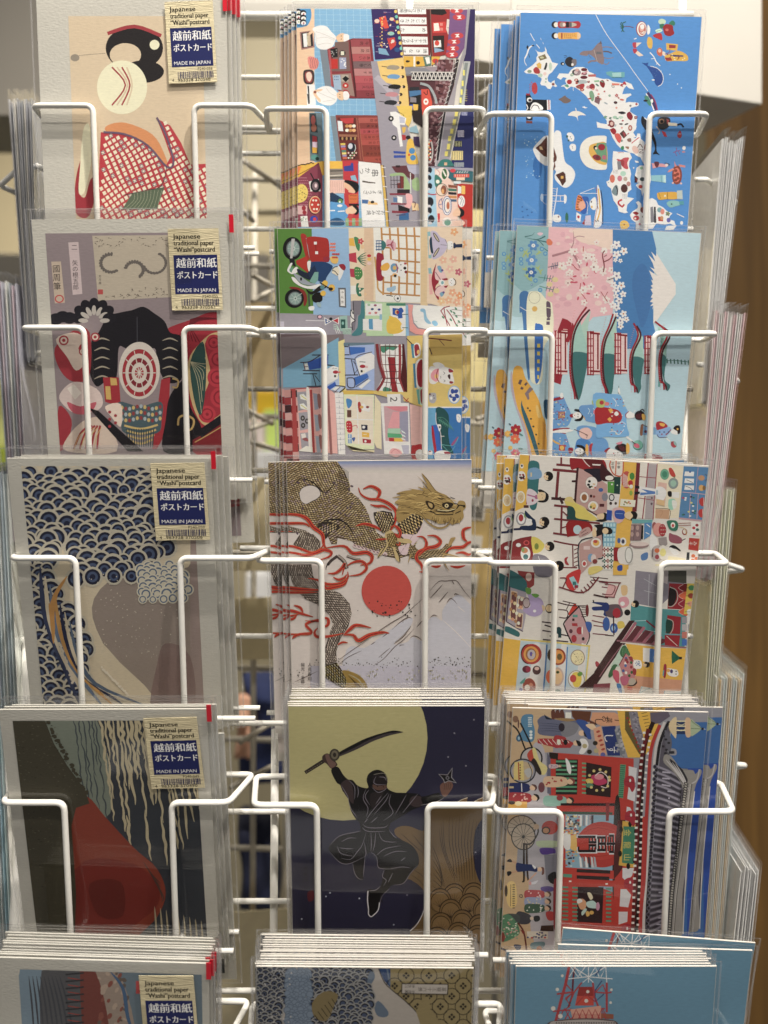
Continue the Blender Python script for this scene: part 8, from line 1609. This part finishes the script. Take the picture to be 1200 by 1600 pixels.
def art53():
 A=Art(780,1460,1200/180,IG);rnd=random.Random(53)
 A.r('5a86a0',-200,-100,2800,3200);R='a03034';D='5c1c2c'
 A.p('b83c2c',830,545,985,545,985,740,790,740);A.p('8c2420',830,545,985,545,980,640,810,640)
 def br(c_,w_,*pts): A.l(c_,w_,*pts)
 br(D,20,790,300,770,460,760,640,720,760);br(R,30,735,300,690,520,640,700,590,900);br(R,22,1120,500,1120,640,1120,810);br(R,20,975,500,990,640,1060,830)
 br('d0d0d0',10,760,330,930,440,1120,330);br('d0d0d0',10,740,330,820,440,900,330);br('d0d0d0',10,940,440,1000,340,1040,440);br('d0d0d0',9,930,330,930,500);br('d0d0d0',9,720,462,920,440,1180,462);br('d0d0d0',9,1060,440,1110,340,1120,500);br('d0d0d0',9,730,440,790,340,860,440);br('d0d0d0',7,930,450,870,500);br('d0d0d0',7,930,450,980,500)
 br('2c3c6c',11,1070,330,1000,430);br('2c3c6c',11,1070,480,1000,580,1000,700,1090,620)
 br(R,16,860,500,780,600,740,700);br(R,18,600,620,760,600);br(R,14,1000,600,1120,610,1170,600);br(R,14,1000,600,1080,520,1120,620);br(R,12,700,520,770,600,690,660,740,740,660,800)
 for i in range(7): br(R,13,620+i*66,880,680+i*66,770,740+i*66,880)
 br(R,14,640,790,1100,770);br(R,12,800,730,900,620,1000,700);br(R,12,690,680,760,610);br(R,14,560,800,640,790)
 A.p('c8907c',740,780,1060,740,1060,830,1180,830,1180,870,760,860);A.p('8c4c34',1060,820,1190,830,1190,880,1060,870);A.p('b87c6c',760,820,1060,830,1060,880,760,880)
 for i in range(5): br(R,12,760+i*66,880,800+i*66,780,850+i*66,880)
 for (x,y,r) in ((657,430,15),(922,595,17),(907,690,20),(562,770,24),(637,850,24),(605,572,18),(1168,575,14),(1160,710,14)): A.e('c8c4bc',x,y,r)
 A.s('5c4c4c',500,930,620,890,900,870,1140,885,1240,930,1240,1100,500,1100);A.s('a09894',520,935,640,900,900,885,1140,900,1220,940,1220,1200,520,1200)
 for i in range(24):
  for j in range(4): A.r('2c2a34',590+i*26,912+j*30,603+i*26,926+j*30)
 for i in range(9): br(R,16,600+i*70,1100,560+i*86,3000)
 return A
ARTS.update({'32': art32,'42': art42,'43': art43,'33': art33,'52': art52,'53': art53})
# ---------------------------------------------------------------- build the cards
def sticker(card, root, px, code, num):
    """kraft label with navy panel; px = TL, TR, BL of the label in the photo"""
    (ax, ay), (bx, by), (cx, cy) = px; A = Art(0, 0, 1, SG)
    def q(u, v): return (ax+(bx-ax)*u/72+(cx-ax)*v/130, ay+(by-ay)*u/72+(cy-ay)*v/130)
    A.T = lambda p: q(*p)
    V = [card.uv(q(u, v)) for u, v in ((0,0),(72,0),(72,130),(0,130))]; t = .00025; y1 = -.00115
    Vb = [(x, y, z) for y in (y1, y1-t) for x, z in V]
    me = new_mesh('price_label', Vb, [(0,1,2,3),(7,6,5,4),(0,4,5,1),(1,5,6,2),(2,6,7,3),(3,7,4,0)], M['sticker'])
    st = link('price_label', me, root)
    A.t('1c1812', 11.2, 7, 16, 'Japanese', bold=.5); A.t('1c1812', 11.2, 7, 26.5, 'traditional paper', sx=.76, bold=.5); A.t('1c1812', 11.2, 7, 37, '\u201cWashi\u201dpostcard', sx=.75, bold=.5)
    A.r('1b2150', 6, 42, 68, 104)
    A.t('d8d4cc', 17, 9, 61, '越前和紙', sx=.85, bold=.5); A.t('d8d4cc', 13.5, 9, 79, 'ポストカード', sx=.73, bold=.5)
    A.t('d8d4cc', 8.2, 9, 101, 'MADE IN JAPAN', sx=.94)
    A.t('1c1812', 6.5, 44, 110.5, code, sx=.9)
    rnd = random.Random(4); x = 14.0
    while x < 67:
        w_ = rnd.choice((.6, .6, 1.1, 1.6)); A.r('28284a', x, 112, x+w_, 123); x += w_+rnd.choice((.6, .7, 1.2))
    A.t('1c1812', 7, 5, 127.5, '4', sx=.95); A.t('1c1812', 7, 13.5, 127.5, num, sx=1.12)
    me = art_mesh(card, A, 'print', 'label_print', (-.2, -.2, .2, .3), y1-t-.00002); bc = link('label_print', me, st)
    return st
SG = 1.5
INFO = {}
def build_card(k, art, washi, label, rect=None, foil=None, lab=None, tab=None, seed=0, top=.005):
    c = CARDS[k]; root = bpy.data.objects.new('postcard', None); COL.objects.link(root); root.matrix_world = c.M
    tagit(root, label, 'postcard', None)
    p = link('paper', paper_mesh(c.W, c.H, 'washi' if washi else 'paper'), root)
    a = link('artwork', art_mesh(c, art, 'washi_print' if washi else 'print', rect=rect), root)
    if foil: link('foil_lines', art_mesh(c, foil, 'foil', 'foil_lines', rect, -.0004), root)
    s = link('sleeve', sleeve_mesh(c.W, c.H, top, .0028 if washi else .0018, seed), root)
    if lab: sticker(c, root, *lab)
    if tab:
        x, z = c.uv(tab); V, Fc = [], []; box(V, Fc, x-.0013, x+.0010, -.00115, -.0009, z-.0085, z+.0005)
        link('red_tab', new_mesh('red_tab', V, Fc, M['red_tab']), root)
    INFO[k] = root; return root
def stack(k, items, label, group):
    """cards behind the front one: (sideways mm, up mm, back mm, roll degrees)"""
    for it in items:
        dx, dz, dy = it[:3]; roll = it[3] if len(it) > 3 else 0; lab_ = it[4] if len(it) > 4 else label
        src = INFO[k]; c = CARDS[k]
        r = bpy.data.objects.new('postcard', None); COL.objects.link(r)
        for ch in src.children:
            if ch.name.startswith('red_tab') and not (k in ('11', '51') and dy < 7.1): continue
            if ch.name.startswith('price_label') and abs(dx) < 25 and dz < 5: continue
            copy_tree(ch, r)
        r.matrix_world = c.M @ Matrix.Translation((dx*.001, dy*.001, dz*.001)) @ Matrix.Rotation(math.radians(roll), 4, 'Y')
        tagit(r, lab_, 'postcard', group if len(it) <= 4 else None)
ALL = [
 ('11', 1, 'washi postcard, black rounded shape over red and white checks, in the top left pocket'),
 ('12', 0, 'postcard with white-clad sushi chefs and a night alley, front card of its pocket'),
 ('13', 0, 'blue postcard with a white illustrated island map, front card of its pocket'),
 ('21', 1, 'washi postcard with mauve ground and black and red armour-like shapes, below the checked one'),
 ('22', 0, 'postcard with a red delivery scooter on green and white cats, under the sushi chefs'),
 ('23', 0, 'pale blue postcard with pink blossom, snowy mountain, red pagoda and bullet trains'),
 ('31', 1, 'washi postcard with navy scalloped waves on grey and cream, third in the left column'),
 ('32', 0, 'postcard with gold scaled dragon, red flames and red sun, front card of its pocket'),
 ('33', 0, 'white and yellow postcard crowded with restaurant tables, cooks and diners'),
 ('41', 1, 'washi postcard with an olive slope, a terracotta hill and dark streaked sky'),
 ('42', 0, 'postcard with a ninja leaping before a big yellow moon, front card of its pocket'),
 ('43', 0, 'postcard with a red temple gate and lantern lying sideways, front card of its pocket'),
 ('51', 1, 'washi postcard with blue and grey streaks, front card of the bottom left pocket'),
 ('52', 0, 'postcard with dark scalloped waves and gold ring pattern, front card of the bottom middle pocket'),
 ('53', 0, 'blue postcard with a red and white lattice tower, front card of the bottom right pocket')]
EX = dict(
 e11=dict(rect=(-.0335,.004,.0375,.136), lab=(((258,5),(333,2),(265,132)),'P240-056','963328 370568'), tab=(352,-8)),
 e21=dict(rect=(-.0435,.004,.043,.141), lab=(((263,358),(342,357),(270,485)),'P240-055','963328 370561'), tab=(362,337)),
 e31=dict(rect=(-.0435,.004,.041,.144), lab=(((236,723),(320,722),(245,843)),'P240-050','963328 370506'), tab=(334,706)),
 e41=dict(rect=(-.0440,.004,.044,.142), lab=(((225,1120),(308,1118),(238,1230)),'P240-049','963328 370490'), tab=(327,1101)),
 e51=dict(rect=(-.039,.004,.047,.142), lab=(((218,1521),(303,1521),(228,1640)),'P240-049','963328 370490'), tab=(327,1503)))
for i, (k, washi, label) in enumerate(ALL):
    art = ARTS[k](); foil = None
    if isinstance(art, tuple): art, foil = art
    build_card(k, art, washi, label, foil=foil, seed=i, top=.0052 if washi else .0032, **EX.get('e'+k, {}))
B = lambda n, dy=2.4, jx=1.0, jz=1.0, seed=0: [(random.Random(seed+i).uniform(-jx, jx), random.Random(seed+50+i).uniform(-jz, jz), dy*(i+1)) for i in range(n)]
stack('11', [(2.2,1,2.2),(4,0,4.6),(5.8,-.5,7)], 'checked washi postcard tucked behind the front one of the top left pocket', 'cards stacked in the top left pocket')
stack('12', [(-3,-.6,2.2),(-5,-1,4.4),(-7.5,-1.6,6.6),(-10,-2,8.8)], 'sushi chef postcard fanned out behind the front one, its left strip showing', 'cards stacked in the top middle pocket')
stack('13', [(-2,-1,2.4),(-3.6,-2.5,4.8,.3),(-9,-3.5,7.4),(-12,-5,9.8),(-14,-33,12.2)], 'blue map postcard behind the front one, its left strip showing', 'cards stacked in the top right pocket')
stack('21', [(2,0,2.4),(4.2,-.6,4.8),(7.6,-27,7.4,-1),(6,-1,10)], 'mauve washi postcard behind the front one of its pocket', 'cards stacked in the second left pocket')
stack('22', [(-2,.4,2.4),(5,-6,4.8),(-3,-3,7.2)], 'scooter and cat postcard behind the front one of its pocket', 'cards stacked in the second middle pocket')
stack('23', [(-8.5,-2.5,2.6),(-10.5,-3,5),(1,-1,7.4)], 'pale blue pagoda postcard behind the front one, trains repeated at its left', 'cards stacked in the second right pocket')
stack('31', [(2.4,0,2.4),(5,.3,4.8),(7.5,-1,7.2)], 'wave washi postcard behind the front one of its pocket', 'cards stacked in the third left pocket')
stack('32', [(-4,-.5,2.2),(-10,-1,4.4),(-9,-18,6.6)], 'dragon postcard behind the front one, its left strip showing', 'cards stacked in the third middle pocket')
stack('33', [(-2,-1,2.2,-2),(2,-1.5,4.4,-5),(4.5,-2.5,6.8,-5),(-5,-1,9,-2)], 'restaurant postcard behind the front one of its pocket', 'cards stacked in the third right pocket')
stack('41', [(1.5,0,2.4),(4,-.5,4.8),(6.5,-18,7.2)], 'terracotta hill washi postcard behind the front one', 'cards stacked in the fourth left pocket')
stack('42', B(10, 1.7, 1.0, .3, 3), 'ninja postcard behind the front one, only its top edge showing', 'cards stacked in the fourth middle pocket')
stack('43', [(9.5,1,2.3,-.6,'temple gate postcard just behind the front one, sticking out at the right')]+[(x-2,z+.5,y+2.3) for x,z,y in B(9, 1.6, 2.2, .4, 9)], 'temple gate postcard behind the front one, only its top edge showing', 'cards stacked in the fourth right pocket')
stack('51', B(9, 1.6, 1.5, .4, 20), 'streaked washi postcard behind the front one, only its top edge showing', 'cards stacked in the bottom left pocket')
stack('52', [(x+1,z,y) for x,z,y in B(13, 1.45, 1.8, .3, 31)], 'wave and gold pattern postcard behind the front one, only its top edge showing', 'cards stacked in the bottom middle pocket')
stack('53', [(x-2,z,y) for x,z,y in B(6, 1.5, 1.5, .3, 44)]+[(17,0,11.5,2,'blue lattice tower postcard leaning out at the right of the bottom right stack'),(12,4.5,14.5,5,'blue lattice tower postcard tilted up behind the bottom right stack')], 'blue lattice tower postcard behind the front one, only its top edge showing', 'cards stacked in the bottom right pocket')
# ---------------------------------------------------------------- cards in the side faces, seen edge-on
def side_stack(n, topx, topy, botx, d, side, cols, label, group, H=.148, W=.1, spread=.0021, yaw=0, marks=None):
    rnd = random.Random(int(topx[0]*3+topy))
    pm = {}
    for c_ in cols:
        if c_ not in M: M[c_] = solid(c_, hexc(c_, 1.35), .7, .06, 200, .3, 400)
    me_s = sleeve_mesh(W, H, .005, .002, 3, .0006)
    mes = {c_: new_mesh('paper', *(lambda V, Fc: (box(V, Fc, -W/2, W/2, 0, .0005, 0, H), (V, Fc))[1])([], []), M[c_]) for c_ in cols}
    for i in range(n):
        tp = at(topx[0]+(topx[1]-topx[0])*i/max(1, n-1)+rnd.uniform(-1, 1), topy+rnd.uniform(-7, 5), d)
        bp = at(botx[0]+(botx[1]-botx[0])*i/max(1, n-1), topy+H*F/d, d)
        Z = (tp-bp).normalized(); X = Vector((.12*side+yaw+rnd.uniform(-.008, .008), 1, 0)).normalized(); X = (X-Z*X.dot(Z)).normalized(); Y = Z.cross(X)
        o = tp-Z*H+X*(W/2)
        r = bpy.data.objects.new('postcard', None); COL.objects.link(r)
        r.matrix_world = Matrix(((X.x,Y.x,Z.x,o.x),(X.y,Y.y,Z.y,o.y),(X.z,Y.z,Z.z,o.z),(0,0,0,1)))
        c_ = cols[i % len(cols)]
        link('paper', mes[c_], r); link('sleeve', me_s, r); tagit(r, label, 'postcard', group)
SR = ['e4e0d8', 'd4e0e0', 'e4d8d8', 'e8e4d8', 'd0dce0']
side_stack(12, (1128, 1162), 220, (1096, 1112), .465, 1, SR, 'pale postcard seen edge-on in the top pocket of the right side face', 'edge-on cards, right side, first pocket')
side_stack(14, (1118, 1164), 490, (1086, 1112), .46, 1, ['e8c8c8', 'd8b0b4', 'f0dcd4', 'e8d0cc'], 'pink edged postcard seen edge-on in the second pocket of the right side face', 'edge-on cards, right side, second pocket')
side_stack(6, (1122, 1148), 765, (1098, 1112), .46, 1, ['dcd4b8', 'e4dcc8'], 'cream postcard seen edge-on in the third pocket of the right side face', 'edge-on cards, right side, third pocket')
side_stack(12, (1122, 1164), 1060, (1100, 1128), .455, 1, ['dcd8cc', 'd8b890', 'e8e0d0', 'c8d8d0'], 'cream and tan postcard seen edge-on in the fourth pocket of the right side face', 'edge-on cards, right side, fourth pocket')
side_stack(6, (1160, 1186), 1362, (1112, 1140), .44, 1, ['dcdad0', 'e4e0d6'], 'plain white card with its back showing, low on the right side face', 'white backed cards low on the right side')
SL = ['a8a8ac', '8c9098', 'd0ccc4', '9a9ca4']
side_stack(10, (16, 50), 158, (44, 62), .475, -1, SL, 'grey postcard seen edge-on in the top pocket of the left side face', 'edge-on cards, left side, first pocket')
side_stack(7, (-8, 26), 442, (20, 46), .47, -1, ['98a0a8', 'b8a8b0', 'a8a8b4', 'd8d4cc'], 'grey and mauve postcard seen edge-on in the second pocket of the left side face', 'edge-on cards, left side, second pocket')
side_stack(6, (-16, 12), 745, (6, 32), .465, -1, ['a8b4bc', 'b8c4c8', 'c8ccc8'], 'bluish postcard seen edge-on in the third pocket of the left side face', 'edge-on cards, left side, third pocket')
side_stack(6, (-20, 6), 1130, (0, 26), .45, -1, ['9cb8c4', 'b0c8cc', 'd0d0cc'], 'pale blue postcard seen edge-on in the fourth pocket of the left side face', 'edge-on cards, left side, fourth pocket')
# ---------------------------------------------------------------- cards of the far face, only their cream backs in view
def back_card(x, y, d, roll, label, W=.095, H=.148, yaw=0, col='c8bc9c'):
    if col not in M: M[col] = solid(col, hexc(col, 1.2), .75, .06, 120)
    o = bpy.data.objects.new('postcard', None); COL.objects.link(o); p = at(x, y, d)
    o.matrix_world = Matrix.Translation(p) @ Matrix.Rotation(math.radians(yaw), 4, 'Z') @ Matrix.Rotation(math.radians(roll), 4, 'Y') @ Matrix.Rotation(math.radians(8), 4, 'X') @ Matrix.Translation((0, 0, -H))
    V, Fc = [], []; box(V, Fc, -W/2, W/2, 0, .0006, 0, H); link('paper', new_mesh('paper', V, Fc, M[col]), o)
    if 'inkgrey' not in M: M['inkgrey'] = solid('inkgrey', (.16, .15, .13), .7, .3, 900)
    for kx in (-.036, .030):
        for j in range(3 if H > .12 else 0):
            V, Fc = [], []; box(V, Fc, kx, kx+.013, -.0004, -.0001, .100-j*.03, .118-j*.03); lb = link('back_label', new_mesh('back_label', V, Fc, M['paper']), o)
            V, Fc = [], []; box(V, Fc, kx+.002, kx+.011, -.0007, -.0005, .102-j*.03, .111-j*.03); link('bar_code', new_mesh('bar_code', V, Fc, M['inkgrey']), lb)
    tagit(o, label, 'postcard'); return o
back_card(360, 470, .60, 2, 'brown backed card with dark marks, seen through the gap beside the scooter card', col='9c8c6c', H=.062)
back_card(352, 745, .60, 1, 'cream backed card on the far face, seen through the gap left of the dragon card', H=.07)
back_card(372, 1425, .62, -4, 'cream backed card with small label, low behind the gap left of the ninja card')
back_card(365, 935, .64, -2, 'cream backed card with small label, behind the wires right of the wave card', H=.05)
back_card(800, 330, .64, 3, 'cream backed card behind the gap between scooter card and pagoda card', col='c8bc8c')
back_card(815, 720, .62, 5, 'tan backed card behind the gap right of the dragon card', col='b8a06c')
back_card(795, 1120, .60, -3, 'cream backed card behind the gap right of the ninja card', col='c4b48c')
back_card(150, 480, .55, 0, 'white card back with dark printed squares, at the left edge beside the mauve card', col='d0ccc0', yaw=-12)
back_card(52, 1275, .50, 0, 'white card back with dark print, lower left edge beside the frame tube', col='d0d0cc', yaw=-10)
